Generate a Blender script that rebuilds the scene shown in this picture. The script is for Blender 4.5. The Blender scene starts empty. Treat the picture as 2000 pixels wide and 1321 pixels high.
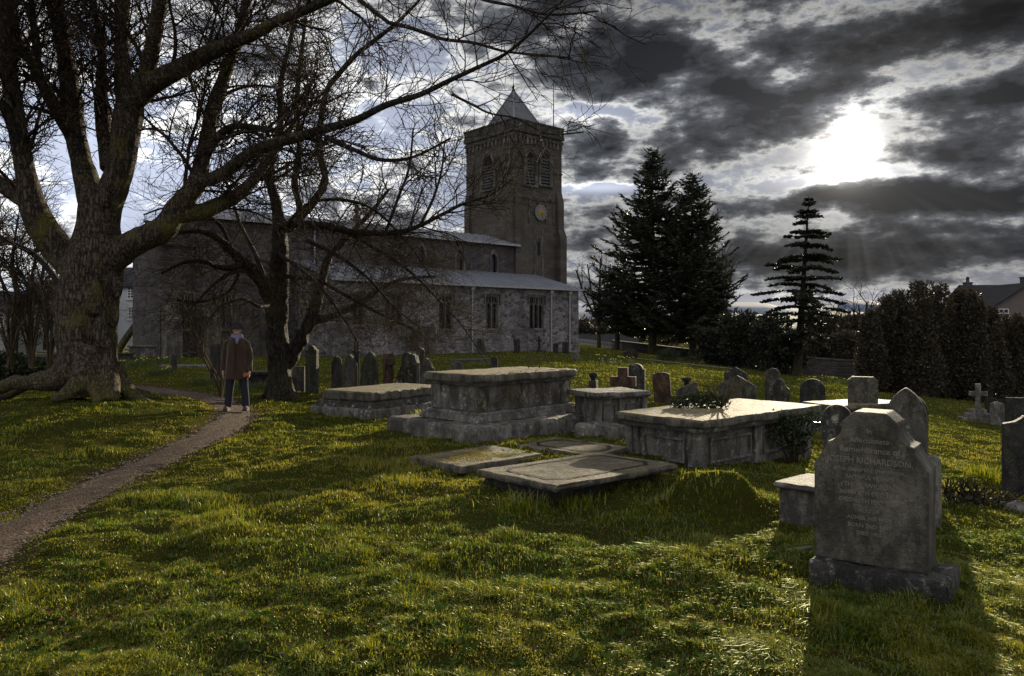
import bpy, bmesh, math, random
import numpy as np
from mathutils import Vector, Matrix
R = math.radians
F = 1500.0; HY = 640.0; EYE = 1.6          # focal length and horizon in photo pixels, eye height in metres
scene = bpy.context.scene
COL = scene.collection
rng = np.random.default_rng(7)
random.seed(7)

# ------------------------------------------------------------------ noise / terrain
def _hash(ix, iy, seed):
    n = (ix.astype(np.int64) * 374761393 + iy.astype(np.int64) * 668265263 + seed * 1442695041) & 0x7fffffff
    n = ((n ^ (n >> 13)) * 1274126177) & 0x7fffffff
    return ((n ^ (n >> 16)) & 0xffff) / 65535.0
def vnoise(x, y, seed=0):
    x = np.asarray(x, float); y = np.asarray(y, float)
    ix = np.floor(x); iy = np.floor(y); fx = x - ix; fy = y - iy
    fx = fx * fx * (3 - 2 * fx); fy = fy * fy * (3 - 2 * fy)
    a = _hash(ix, iy, seed); b = _hash(ix + 1, iy, seed); c = _hash(ix, iy + 1, seed); d = _hash(ix + 1, iy + 1, seed)
    return (a * (1 - fx) + b * fx) * (1 - fy) + (c * (1 - fx) + d * fx) * fy
def sstep(a, b, x):
    t = np.clip((np.asarray(x, float) - a) / (b - a), 0, 1); return t * t * (3 - 2 * t)
def gz0(X, Y):
    X = np.asarray(X, float); Y = np.asarray(Y, float)
    k = 0.9; sp = k * np.logaddexp(0, (X - 3) / k); sp2 = k * np.logaddexp(0, (X - 26) / k)
    z = -0.11 * (sp - sp2)
    z = z + 0.42 * np.exp(-(((X + 7.4) / 2.7) ** 2 + ((Y - 12.6) / 2.7) ** 2))          # bank under the old tree
    z = z + (0.23 + .13 * vnoise(X * 5.3 + 2, Y * 5.3, 8)) * np.exp(-((((X - 1.82) / 0.38) ** 2 + ((Y - 6.98) / 0.33) ** 2) ** 2.2))       # overgrown hummock
    z = z + 0.10 * np.exp(-(((X - .6) / 1.7) ** 2 + ((Y - 9.2) / 1.5) ** 2))
    z = z - 0.10 * np.exp(-(((X - 1.1) / 1.1) ** 2 + ((Y - 6.2) / 0.5) ** 2))
    z = z + 0.05 * (vnoise(X * .35 + 3, Y * .35, 5) - .5)
    return z
def gray(px, py):
    """where the sight line through a photo pixel meets the ground"""
    k = (px - 1000) / F; m = (py - HY) / F
    lo, hi = 1.5, 400.0
    Ys = np.geomspace(1.5, 400, 3000)
    d = EYE - m * Ys - gz0(k * Ys, Ys)
    i = np.argmax(d < 0) if np.any(d < 0) else len(Ys) - 1
    Y = Ys[i]
    return float(k * Y), float(Y), float(gz0(k * Y, Y))
def at(px, py, Y):
    return np.array([(px - 1000) / F * Y, Y, EYE - (py - HY) / F * Y])

PATH_PX = [(-160, 1145), (-10, 1048), (110, 985), (240, 922), (340, 878), (420, 843), (462, 812), (458, 795), (420, 778), (370, 768), (310, 760), (240, 753), (150, 748)]
PATH = np.array([gray(*p)[:2] for p in PATH_PX])
PATHW = np.array([.36, .33, .29, .28, .28, .29, .33, .38, .42, .46, .5, .55, .55])
def path_d(X, Y):
    X = np.asarray(X, float); Y = np.asarray(Y, float)
    best = np.full(X.shape, 1e9)
    for i in range(len(PATH) - 1):
        a, b = PATH[i], PATH[i + 1]; ab = b - a; L = ab @ ab
        t = np.clip(((X - a[0]) * ab[0] + (Y - a[1]) * ab[1]) / L, 0, 1)
        w = PATHW[i] * (1 - t) + PATHW[i + 1] * t
        d = np.hypot(X - a[0] - t * ab[0], Y - a[1] - t * ab[1]) / w
        best = np.minimum(best, d)
    return best
def gz(X, Y):
    X = np.asarray(X, float); Y = np.asarray(Y, float)
    z = gz0(X, Y)
    m = sstep(.8, 1.6, path_d(X, Y)); far = 1 - sstep(25, 60, Y)
    b = .05 * (vnoise(X * .8, Y * .8, 1) - .5) + .065 * (vnoise(X * 2.2, Y * 2.2, 2) - .5) + .048 * (vnoise(X * 4.7, Y * 4.7, 3) - .5) + .034 * (vnoise(X * 11, Y * 11, 4) - .5)
    return z + (b * m * (0.35 + .65 * far) - .035 * (1 - m))
def G(px, py):
    x, y, z = gray(px, py); return np.array([x, y, z])

# ------------------------------------------------------------------ mesh building
class MB:
    def __init__(self): self.v = []; self.f = []; self.n = 0
    def add(self, V, Fc):
        V = np.asarray(V, float); self.v.append(V); 
        for f in Fc: self.f.append(tuple(int(i) + self.n for i in f))
        self.n += len(V); return self
    def box(self, x0, x1, y0, y1, z0, z1, taper=0.0):
        t = taper
        V = [(x0, y0, z0), (x1, y0, z0), (x1, y1, z0), (x0, y1, z0), (x0 + t, y0 + t, z1), (x1 - t, y0 + t, z1), (x1 - t, y1 - t, z1), (x0 + t, y1 - t, z1)]
        return self.add(V, [(3, 2, 1, 0), (4, 5, 6, 7), (0, 1, 5, 4), (1, 2, 6, 5), (2, 3, 7, 6), (3, 0, 4, 7)])
    def prism(self, prof, y0, y1):
        """profile in x-z pushed from y0 (front) to y1"""
        n = len(prof)
        V = [(x, y0, z) for x, z in prof] + [(x, y1, z) for x, z in prof]
        Fc = [tuple(range(n)), tuple(range(2 * n - 1, n - 1, -1))] + [(i, i + n, (i + 1) % n + n, (i + 1) % n) for i in range(n)]
        return self.add(V, Fc)
    def ring(self, outer, inner, y0, y1):
        """open band between two profiles of equal length"""
        n = len(outer)
        V = [(x, y0, z) for x, z in outer] + [(x, y0, z) for x, z in inner] + [(x, y1, z) for x, z in outer] + [(x, y1, z) for x, z in inner]
        Fc = []
        for i in range(n - 1):
            Fc += [(i, i + 1, n + i + 1, n + i), (2 * n + i, 3 * n + i, 3 * n + i + 1, 2 * n + i + 1), (i, 2 * n + i, 2 * n + i + 1, i + 1), (n + i, n + i + 1, 3 * n + i + 1, 3 * n + i)]
        Fc += [(0, n, 3 * n, 2 * n), (n - 1, 3 * n - 1, 4 * n - 1, 2 * n - 1)]
        return self.add(V, Fc)
    def tube(self, P, Rr, k=8, cap=True):
        V, Fc = tube_arrays([np.asarray(P, float)], [np.asarray(Rr, float)], k)
        if cap:
            n = len(P); Fc = [tuple(f) for f in Fc] + [tuple(range(k - 1, -1, -1)), tuple(range((n - 1) * k, n * k))]
        return self.add(V, Fc)
    def lathe(self, prof, k=16, c=(0, 0, 0)):
        V = []; n = len(prof)
        for r, z in prof:
            for j in range(k):
                a = 2 * math.pi * j / k; V.append((c[0] + r * math.cos(a), c[1] + r * math.sin(a), c[2] + z))
        Fc = [(i * k + j, i * k + (j + 1) % k, (i + 1) * k + (j + 1) % k, (i + 1) * k + j) for i in range(n - 1) for j in range(k)]
        Fc += [tuple(range(k - 1, -1, -1)), tuple(range((n - 1) * k, n * k))]
        return self.add(V, Fc)
    def ell(self, c, r, k=14, m=9):
        prof = [(math.sin(math.pi * i / m), -math.cos(math.pi * i / m)) for i in range(m + 1)]
        prof[0] = (.02, -1); prof[-1] = (.02, 1)
        V = []
        for a, z in prof:
            for j in range(k):
                t = 2 * math.pi * j / k; V.append((c[0] + r[0] * a * math.cos(t), c[1] + r[1] * a * math.sin(t), c[2] + r[2] * z))
        n = len(prof)
        Fc = [(i * k + j, i * k + (j + 1) % k, (i + 1) * k + (j + 1) % k, (i + 1) * k + j) for i in range(n - 1) for j in range(k)]
        Fc += [tuple(range(k - 1, -1, -1)), tuple(range((n - 1) * k, n * k))]
        return self.add(V, Fc)
    def mesh(self, name):
        me = bpy.data.meshes.new(name)
        V = np.concatenate(self.v) if self.v else np.zeros((0, 3))
        me.from_pydata(V.tolist(), [], self.f); me.update(); return me
    def build(self, name, m, parent=None, smooth=False, bevel=0, recalc=True):
        me = self.mesh(name)
        if recalc or bevel:
            bm = bmesh.new(); bm.from_mesh(me)
            bmesh.ops.recalc_face_normals(bm, faces=bm.faces)
            if bevel:
                es = [e for e in bm.edges if len(e.link_faces) == 2 and e.calc_face_angle(0) > .5]
                bmesh.ops.bevel(bm, geom=es, offset=bevel, segments=2, affect='EDGES', profile=.6, clamp_overlap=True)
            bm.to_mesh(me); bm.free()
        return link(name, me, m, parent, smooth)
def link(name, me, m, parent=None, smooth=False):
    o = bpy.data.objects.new(name, me); COL.objects.link(o)
    if m is not None: me.materials.append(m)
    if smooth: me.polygons.foreach_set('use_smooth', np.ones(len(me.polygons), bool))
    if parent is not None: o.parent = parent
    return o
def np_mesh(name, V, faces, k):
    """fast mesh from arrays; faces (n,k)"""
    me = bpy.data.meshes.new(name); V = np.ascontiguousarray(V, np.float32); faces = np.ascontiguousarray(faces, np.int32)
    me.vertices.add(len(V)); me.vertices.foreach_set('co', V.ravel())
    nf = len(faces); me.loops.add(nf * k); me.loops.foreach_set('vertex_index', faces.ravel())
    me.polygons.add(nf); me.polygons.foreach_set('loop_start', np.arange(nf, dtype=np.int32) * k)
    me.update(calc_edges=True); return me
def tube_arrays(polys, rads, k):
    """all polylines of any length -> verts, quads"""
    Vs = []; Fs = []; off = 0
    groups = {}
    for i, p in enumerate(polys): groups.setdefault(len(p), []).append(i)
    ang = np.arange(k) * 2 * math.pi / k
    for n, idx in groups.items():
        P = np.stack([polys[i] for i in idx]); Rr = np.stack([rads[i] for i in idx])       # m,n,3
        T = np.gradient(P, axis=1); T /= np.linalg.norm(T, axis=2, keepdims=True) + 1e-9
        ref = np.where(np.abs(T[:, :1, 2:3]) > .9, np.array([1., 0, 0]), np.array([0, 0, 1.]))
        A = np.zeros_like(T); a = np.cross(T[:, 0], ref[:, 0]); a /= np.linalg.norm(a, axis=1, keepdims=True) + 1e-9
        for j in range(n):
            a = a - T[:, j] * np.sum(a * T[:, j], axis=1, keepdims=True); a /= np.linalg.norm(a, axis=1, keepdims=True) + 1e-9; A[:, j] = a
        B = np.cross(T, A)
        V = P[:, :, None] + Rr[:, :, None, None] * (A[:, :, None] * np.cos(ang)[None, None, :, None] + B[:, :, None] * np.sin(ang)[None, None, :, None])
        m = len(idx); base = (np.arange(m) * n * k)[:, None, None] + (np.arange(n - 1) * k)[None, :, None] + off
        j = np.arange(k)[None, None, :]; j2 = (np.arange(k) + 1) % k
        Q = np.stack([base + j, base + j2[None, None, :], base + k + j2[None, None, :], base + k + j], -1)
        Vs.append(V.reshape(-1, 3)); Fs.append(Q.reshape(-1, 4)); off += m * n * k
    return np.concatenate(Vs), np.concatenate(Fs)
def remeshed(mb, name, voxel, smooth_it=4):
    me = mb.mesh(name + '_raw')
    o = bpy.data.objects.new(name + '_tmp', me); COL.objects.link(o)
    md = o.modifiers.new('r', 'REMESH'); md.mode = 'VOXEL'; md.voxel_size = voxel; md.adaptivity = 0
    if smooth_it:
        s = o.modifiers.new('s', 'SMOOTH'); s.iterations = smooth_it; s.factor = .5
    dg = bpy.context.evaluated_depsgraph_get(); dg.update()
    out = bpy.data.meshes.new_from_object(o.evaluated_get(dg)); out.name = name
    bpy.data.objects.remove(o); return out

def roughen(o, vox=.03, amp=.007, chip=.016, freq=6., seed=1):
    """wear a clean block: rounded arrises, dips and chipped edges"""
    md = o.modifiers.new('r', 'REMESH'); md.mode = 'VOXEL'; md.voxel_size = vox
    dg = bpy.context.evaluated_depsgraph_get(); dg.update(); me = bpy.data.meshes.new_from_object(o.evaluated_get(dg)); o.modifiers.clear(); me.name = o.data.name; o.data = me
    n = len(me.vertices); V = np.empty(n * 3, np.float32); N_ = np.empty(n * 3, np.float32); me.vertices.foreach_get('co', V); me.vertices.foreach_get('normal', N_); V = V.reshape(-1, 3); N_ = N_.reshape(-1, 3)
    a = vnoise(V[:, 0] * freq + V[:, 2] * 3.1, V[:, 1] * freq + V[:, 2] * 5.3, seed); b = vnoise(V[:, 0] * freq * 3 + V[:, 2] * 9, V[:, 1] * freq * 3 - V[:, 2] * 7, seed + 1)
    edge = sstep(.80, .97, 1 - np.abs(N_).max(1) + .55) if False else 1 - sstep(.80, .97, np.abs(N_).max(1))
    c = sstep(.5, .8, vnoise(V[:, 0] * 4.1 + V[:, 2] * 2, V[:, 1] * 4.1 + V[:, 2] * 3, seed + 2))
    d = amp * (a - .5) * 2 + amp * .5 * (b - .5) * 2 - chip * edge * c
    V += N_ * d[:, None]; me.vertices.foreach_set('co', V.ravel()); me.update(); me.polygons.foreach_set('use_smooth', np.ones(len(me.polygons), bool)); return o
# ------------------------------------------------------------------ things
def thing(name, label, cat, loc=(0, 0, 0), rotz=0, group=None):
    o = bpy.data.objects.new(name, None); COL.objects.link(o); o.empty_display_size = .2
    o.location = [float(c) for c in loc]; o.rotation_euler = (0, 0, rotz)
    return tag(o, label, cat, group)
def tag(o, label, cat, group=None):
    o['label'] = label; o['category'] = cat
    if group: o['group'] = group
    return o
def structure(o): o['kind'] = 'structure'; return o

# ------------------------------------------------------------------ materials
class NT:
    def __init__(self, tree): self.t = tree
    def n(self, typ, **kw):
        nd = self.t.nodes.new(typ)
        for k, v in kw.items(): setattr(nd, k, v)
        return nd
    def put(self, sock, val):
        if val is None: return
        if hasattr(val, 'is_output'): self.t.links.new(val, sock)
        else:
            if hasattr(sock.default_value, '__len__') and not hasattr(val, '__len__'): val = [val] * len(sock.default_value)
            if hasattr(sock.default_value, '__len__') and len(sock.default_value) == 4 and len(val) == 3: val = (*val, 1)
            sock.default_value = val
    def m(self, op, a, b=None, c=None, clamp=False):
        nd = self.n('ShaderNodeMath', operation=op, use_clamp=clamp)
        for s, v in zip(nd.inputs, (a, b, c)): self.put(s, v)
        return nd.outputs[0]
    def mix(self, f, a, b, blend='MIX'):
        nd = self.n('ShaderNodeMix', data_type='RGBA', blend_type=blend)
        self.put(nd.inputs[0], f); self.put(nd.inputs[6], a); self.put(nd.inputs[7], b); return nd.outputs[2]
    def noise(self, vec, scale, detail=5, rough=.55, dist=0):
        nd = self.n('ShaderNodeTexNoise'); self.put(nd.inputs['Vector'], vec); nd.inputs['Scale'].default_value = scale
        nd.inputs['Detail'].default_value = detail; nd.inputs['Roughness'].default_value = rough; nd.inputs['Distortion'].default_value = dist
        return nd.outputs[0]
    def ramp(self, f, stops, interp='LINEAR'):
        nd = self.n('ShaderNodeValToRGB'); cr = nd.color_ramp; cr.interpolation = interp
        while len(cr.elements) < len(stops): cr.elements.new(.5)
        for e, (p, c) in zip(cr.elements, stops):
            e.position = p; e.color = (*c, 1) if hasattr(c, '__len__') else (c, c, c, 1)
        self.put(nd.inputs[0], f); return nd.outputs[0]
    def bump(self, h, strength, dist=.02):
        nd = self.n('ShaderNodeBump'); nd.inputs['Strength'].default_value = strength; nd.inputs['Distance'].default_value = dist
        self.put(nd.inputs['Height'], h); return nd.outputs[0]
    def scale(self, vec, s):
        nd = self.n('ShaderNodeMapping'); self.put(nd.inputs[0], vec); nd.inputs['Scale'].default_value = s; return nd.outputs[0]
def mat(name, spec=.3):
    m = bpy.data.materials.new(name); m.use_nodes = True; t = NT(m.node_tree)
    b = m.node_tree.nodes['Principled BSDF']; b.inputs['Specular IOR Level'].default_value = spec
    tc = t.n('ShaderNodeTexCoord').outputs['Object']
    return m, t, b, tc
def m_plain(name, col, rough=.7, var=.25, scale=8, metal=0, bump=.0, spec=.3):
    m, t, b, tc = mat(name, spec)
    n = t.noise(tc, scale)
    t.put(b.inputs['Base Color'], t.mix(n, [c * (1 - var) for c in col], [min(1, c * (1 + var)) for c in col]))
    b.inputs['Roughness'].default_value = rough; b.inputs['Metallic'].default_value = metal
    if bump: t.put(b.inputs['Normal'], t.bump(n, bump))
    return m
def m_stone(name, c1, c2, lichen=(.45, .45, .38), lich=.35, moss=(.12, .13, .03), mossy=.3, scale=4, rough=.75, lsz=16, topmoss_sun=0, topc=(.3, .26, .1)):
    """weathered gravestone: mottled, streaked, with pale lichen spots and moss"""
    m, t, b, tc = mat(name, .4)
    gn = t.n('ShaderNodeNewGeometry'); oi = t.n('ShaderNodeObjectInfo').outputs['Random']
    off = t.n('ShaderNodeVectorMath', operation='ADD'); t.put(off.inputs[0], tc)
    cx = t.n('ShaderNodeCombineXYZ'); t.put(cx.inputs[0], t.m('MULTIPLY', oi, 37.)); t.put(cx.inputs[1], t.m('MULTIPLY', oi, 11.)); t.put(off.inputs[1], cx.outputs[0])
    v = off.outputs[0]
    big = t.noise(v, scale * .6, 6, .6); fine = t.noise(v, scale * 11, 6, .7)
    streak = t.noise(t.scale(v, (9, 9, .9)), 2.0, 4, .6)
    c = t.mix(t.ramp(big, [(.35, 0.), (.65, 1.)]), c1, c2)
    c = t.mix(t.m('MULTIPLY', t.ramp(streak, [(.4, 0.), (.7, 1.)]), .6), c, [x * .4 for x in c1])
    c = t.mix(t.m('MULTIPLY', fine, .7), c, [x * .55 for x in c1])
    ms = t.ramp(t.noise(v, scale * .9, 6, .65), [(.5, 0.), (.64, 1.)])
    c = t.mix(t.m('MULTIPLY', ms, mossy), c, moss)
    vor = t.n('ShaderNodeTexVoronoi'); t.put(vor.inputs['Vector'], v); vor.inputs['Scale'].default_value = lsz; vor.inputs['Randomness'].default_value = 1
    spot = t.ramp(vor.outputs['Distance'], [(.22, 1.), (.38, 0.)])
    pres = t.ramp(t.noise(v, scale * 1.3, 3), [(.52, 0.), (.6, 1.)])
    lf = t.m('MULTIPLY', t.m('MULTIPLY', spot, pres), lich)
    lf2 = t.m('MULTIPLY', t.ramp(t.noise(v, scale * 4, 9, .78), [(.545, 0.), (.62, 1.)]), lich)
    c = t.mix(t.m('MAXIMUM', lf, lf2), c, lichen)
    stain = t.ramp(t.noise(t.scale(v, (1, 1, .45)), scale * 1.7, 9, .78), [(.43, 0.), (.56, 1.)])
    c = t.mix(t.m('MULTIPLY', stain, .9), c, [x * .17 for x in c1])
    pit = t.ramp(t.noise(v, scale * 22, 4, .7), [(.36, 1.), (.46, 0.)])
    c = t.mix(t.m('MULTIPLY', pit, .55), c, [x * .2 for x in c1])
    if topmoss_sun:
        up = t.n('ShaderNodeSeparateXYZ'); t.put(up.inputs[0], gn.outputs['Normal'])
        tm = t.m('MULTIPLY', t.ramp(up.outputs[2], [(.6, 0.), (.9, 1.)]), topmoss_sun)
        tm = t.m('MULTIPLY', tm, t.ramp(t.noise(v, scale * 1.2, 8, .7), [(.33, .25), (.6, 1.)]))
        c = t.mix(tm, c, topc)
    t.put(b.inputs['Base Color'], c); b.inputs['Roughness'].default_value = rough
    h = t.m('ADD', t.m('MULTIPLY', fine, .8), t.m('MULTIPLY', t.noise(v, scale * 4, 7, .7), 1.2))
    t.put(b.inputs['Normal'], t.bump(h, .8, .035))
    return m
def m_wall(name, c1, c2, mortar, bw, bh, msize=.02, warp=.06, rough=.85, bstr=.8, dark=.5):
    m, t, b, tc = mat(name, .25)
    s = t.n('ShaderNodeSeparateXYZ'); t.put(s.inputs[0], tc)
    cb = t.n('ShaderNodeCombineXYZ'); t.put(cb.inputs[0], t.m('ADD', s.outputs[0], s.outputs[1])); t.put(cb.inputs[1], s.outputs[2])
    wn = t.n('ShaderNodeTexNoise'); t.put(wn.inputs['Vector'], cb.outputs[0]); wn.inputs['Scale'].default_value = 2.6; wn.inputs['Detail'].default_value = 4
    wv = t.n('ShaderNodeVectorMath', operation='MULTIPLY_ADD'); t.put(wv.inputs[0], wn.outputs['Color']); wv.inputs[1].default_value = (warp * 2, warp * 2, 0); t.put(wv.inputs[2], cb.outputs[0])
    br = t.n('ShaderNodeTexBrick'); t.put(br.inputs['Vector'], wv.outputs[0])
    br.inputs['Color1'].default_value = (*c1, 1); br.inputs['Color2'].default_value = (*c2, 1); br.inputs['Mortar'].default_value = (*mortar, 1)
    br.inputs['Scale'].default_value = 1; br.inputs['Brick Width'].default_value = bw; br.inputs['Row Height'].default_value = bh; br.inputs['Mortar Size'].default_value = msize
    br.inputs['Mortar Smooth'].default_value = .6; br.offset = .5; br.squash = 1.3; br.squash_frequency = 3; br.inputs['Bias'].default_value = -.1
    f = t.noise(tc, 9, 8, .7); g = t.noise(tc, .45, 6, .65)
    c = t.mix(t.m('MULTIPLY', t.ramp(f, [(.35, 0.), (.7, 1.)]), .75), br.outputs['Color'], [x * .35 for x in c1])
    c = t.mix(t.m('MULTIPLY', t.ramp(g, [(.42, 0.), (.62, 1.)]), dark), c, [x * .4 for x in c1])
    t.put(b.inputs['Base Color'], c); b.inputs['Roughness'].default_value = rough
    h = t.m('ADD', t.m('MULTIPLY', br.outputs['Fac'], -1.), t.m('MULTIPLY', f, .9))
    t.put(b.inputs['Normal'], t.bump(h, bstr, .05))
    return m
def m_bark(name, c1, c2, moss=.5, rs=14):
    m, t, b, tc = mat(name, .3)
    v = t.scale(tc, (rs, rs, rs * .26))
    vo = t.n('ShaderNodeTexVoronoi', feature='DISTANCE_TO_EDGE'); wv = t.n('ShaderNodeVectorMath', operation='MULTIPLY_ADD'); nn_ = t.n('ShaderNodeTexNoise'); t.put(nn_.inputs['Vector'], tc); nn_.inputs['Scale'].default_value = 7; nn_.inputs['Detail'].default_value = 5
    t.put(wv.inputs[0], nn_.outputs['Color']); wv.inputs[1].default_value = (1.6, 1.6, 1.6); t.put(wv.inputs[2], v); t.put(vo.inputs['Vector'], wv.outputs[0]); vo.inputs['Scale'].default_value = .75
    crack = t.ramp(vo.outputs['Distance'], [(.0, 0.), (.16, 1.)]); n1 = t.m('MULTIPLY', t.noise(v, 1.0, 8, .65, .4), t.m('MULTIPLY_ADD', crack, .35, .68)); n2 = t.noise(tc, 1.3, 6, .6); n3 = t.noise(t.scale(tc, (3, 3, 26)), 1., 4, .6)
    c = t.mix(t.ramp(n1, [(.42, 0.), (.58, 1.)]), [x * .55 for x in c1], c2)
    c = t.mix(t.m('MULTIPLY', t.ramp(n3, [(.55, 0.), (.7, 1.)]), .35), c, [x * 1.8 for x in c2])
    ms = t.ramp(n2, [(.54, 0.), (.68, 1.)])
    sz = t.n('ShaderNodeSeparateXYZ'); t.put(sz.inputs[0], tc)
    ms = t.m('MAXIMUM', ms, t.m('MULTIPLY', t.ramp(t.m('MULTIPLY', sz.outputs[2], .5), [(.12, 1.), (.5, 0.)]), t.ramp(t.noise(tc, 3.5, 7, .7), [(.40, 0.), (.56, 1.)])))
    c = t.mix(t.m('MULTIPLY', ms, moss), c, (.15, .14, .02))
    t.put(b.inputs['Base Color'], c); b.inputs['Roughness'].default_value = .85
    t.put(b.inputs['Normal'], t.bump(t.m('ADD', n1, t.m('MULTIPLY', n3, .25)), 1.0, .09))
    return m
def m_leaf(name, c1, c2, trans=.25, rough=.55, nscale=1.0, spec=.35):
    m = bpy.data.materials.new(name); m.use_nodes = True; t = NT(m.node_tree); nt = m.node_tree
    b = nt.nodes['Principled BSDF']; b.inputs['Roughness'].default_value = rough; b.inputs['Specular IOR Level'].default_value = spec
    at_ = t.n('ShaderNodeAttribute', attribute_name='tint'); tc = t.n('ShaderNodeTexCoord').outputs['Object']
    n = t.noise(tc, nscale, 3)
    f = t.m('ADD', t.m('MULTIPLY', at_.outputs['Fac'], .7), t.m('MULTIPLY', t.m('SUBTRACT', n, .35), .9), clamp=True)
    c = t.mix(f, c1, c2); t.put(b.inputs['Base Color'], c)
    tr = t.n('ShaderNodeBsdfTranslucent'); t.put(tr.inputs[0], t.mix(.5, c, (1.0, .9, .25), 'MULTIPLY'))
    mx = t.n('ShaderNodeMixShader'); mx.inputs[0].default_value = trans
    nt.links.new(b.outputs[0], mx.inputs[1]); nt.links.new(tr.outputs[0], mx.inputs[2]); nt.links.new(mx.outputs[0], nt.nodes['Material Output'].inputs[0])
    return m

def m_blade(name, c1, c2, trans, rough, nscale, spec):
    """grass: matt blades that let the low sun shine through, a little gloss, some straw"""
    m = bpy.data.materials.new(name); m.use_nodes = True; t = NT(m.node_tree); nt = m.node_tree; nt.nodes.remove(nt.nodes['Principled BSDF'])
    a = t.n('ShaderNodeAttribute', attribute_name='tint').outputs['Fac']; tc = t.n('ShaderNodeTexCoord').outputs['Object']
    c = t.mix(t.m('MINIMUM', a, 1.), c1, c2); c = t.mix(t.ramp(t.m('SUBTRACT', a, 1.), [(.02, 0.), (.06, 1.)]), c, (.40, .33, .15))
    d = t.n('ShaderNodeBsdfDiffuse'); t.put(d.inputs[0], c); tr = t.n('ShaderNodeBsdfTranslucent'); t.put(tr.inputs[0], t.mix(1., c, (1.0, .95, .35), 'MULTIPLY'))
    g = t.n('ShaderNodeBsdfGlossy'); g.inputs['Roughness'].default_value = rough; g.inputs['Color'].default_value = (.8, .85, .6, 1)
    m1 = t.n('ShaderNodeMixShader'); m1.inputs[0].default_value = trans; m2 = t.n('ShaderNodeMixShader'); m2.inputs[0].default_value = spec
    nt.links.new(d.outputs[0], m1.inputs[1]); nt.links.new(tr.outputs[0], m1.inputs[2]); nt.links.new(m1.outputs[0], m2.inputs[1]); nt.links.new(g.outputs[0], m2.inputs[2]); nt.links.new(m2.outputs[0], nt.nodes['Material Output'].inputs[0])
    return m
M = {}
M['rubble_old'] = m_wall('rubble_stone', (.30, .27, .27), (.17, .155, .165), (.36, .34, .33), .42, .17, .022, .10, dark=.45)
M['rubble_dark'] = m_wall('dark_rubble_stone', (.22, .18, .165), (.12, .105, .105), (.2, .18, .17), .5, .22, .02, .08)
M['ashlar'] = m_wall('ashlar_stone', (.15, .128, .11), (.085, .074, .068), (.07, .065, .06), .75, .3, .014, .015, bstr=.5, dark=.6)
M['dressed'] = m_stone('dressed_stone', (.24, .21, .18), (.17, .15, .14), lich=.1, mossy=.15, scale=1.2)
M['dressed_dark'] = m_stone('weathered_dressed_stone', (.13, .11, .095), (.09, .08, .075), lich=.05, mossy=.15, scale=1.2)
M['lead'] = m_plain('lead_sheet', (.22, .23, .26), .38, .3, .8, 0.0, .1)
M['slate'] = m_wall('roof_slate', (.06, .056, .06), (.04, .038, .042), (.03, .03, .032), .3, .2, .012, .01, .9, .5, .3)
M['lead_pyr'] = m_wall('spire_lead', (.20, .205, .225), (.14, .145, .16), (.12, .12, .13), .9, .34, .02, .01, .4, .6, .35)
M['glass'] = m_plain('old_window_glass', (.012, .012, .018), .12, .4, 12)
M['dark'] = m_plain('recess_shade', (.012, .011, .012), .9)  # near-black colour painting the shade inside openings and cut grooves
M['louvre'] = m_plain('louvre_slate', (.06, .06, .065), .7)
M['wood_dark'] = m_plain('old_oak', (.03, .022, .018), .7, .4, 30, 0, .2)
M['pipe'] = m_plain('painted_pipe', (.34, .33, .34), .5)
M['iron'] = m_plain('black_iron', (.02, .02, .022), .5)
M['gold'] = m_plain('gilt', (.30, .22, .05), .5, .2, 8, .4)
M['clock'] = m_plain('clock_face', (.20, .19, .17), .5)
M['grave'] = m_stone('grave_sandstone', (.19, .165, .14), (.10, .092, .082), lich=.4, mossy=.35)
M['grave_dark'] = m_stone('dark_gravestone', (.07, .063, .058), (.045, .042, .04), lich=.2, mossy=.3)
M['grave_green'] = m_stone('algae_gravestone', (.12, .12, .075), (.08, .085, .05), lich=.2, mossy=.55, moss=(.10, .12, .035))
M['grave_red'] = m_stone('red_sandstone', (.20, .105, .07), (.13, .075, .055), lich=.2, mossy=.2)
M['grave_lichen'] = m_stone('lichen_gravestone', (.11, .10, .085), (.07, .065, .06), lich=.85, mossy=.3, lsz=9)
M['grave_pale'] = m_stone('pale_gravestone', (.42, .38, .33), (.28, .26, .23), lich=.5, mossy=.2)
M['tomb'] = m_stone('tomb_stone', (.33, .30, .27), (.16, .147, .13), lichen=(.55, .53, .49), lich=.75, mossy=.35, lsz=12, scale=3)
M['tomb_top'] = m_stone('tomb_top_stone', (.26, .23, .175), (.17, .15, .12), lichen=(.44, .4, .26), lich=.35, mossy=.2, topmoss_sun=.85, topc=(.27, .215, .10), rough=.7)  # top tint puts sunlit gold into the colour, along with yellowish lichen
M['ledger'] = m_stone('ledger_stone', (.23, .20, .16), (.14, .125, .10), lichen=(.5, .48, .4), lich=.35, mossy=.35, moss=(.2, .15, .03), topmoss_sun=.3, topc=(.26, .2, .07), scale=3)
M['main_stone'] = m_stone('headstone_face', (.22, .195, .158), (.12, .105, .088), lichen=(.30, .275, .22), lich=.45, mossy=.25, scale=1.7, lsz=40)
M['main_base'] = m_stone('headstone_base', (.11, .10, .09), (.07, .065, .06), lichen=(.5, .48, .45), lich=.9, mossy=.3, lsz=22, scale=4)
M['letter'] = m_plain('worn_lettering', (.25, .226, .187), .85, .6, 15)
M['bark'] = m_bark('old_bark', (.052, .038, .028), (.175, .13, .09), .7, 24)
M['bark2'] = m_bark('dark_bark', (.035, .028, .024), (.085, .068, .055), .3, 22)
M['twig'] = m_plain('twig_bark', (.038, .029, .022), .9, .5, 2, spec=.04)  # shade put into the colour: upper twigs kept dark as silhouettes
M['twig_pale'] = m_plain('pale_twig_bark', (.10, .078, .05), .9, .5, 3, spec=.04)
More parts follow.
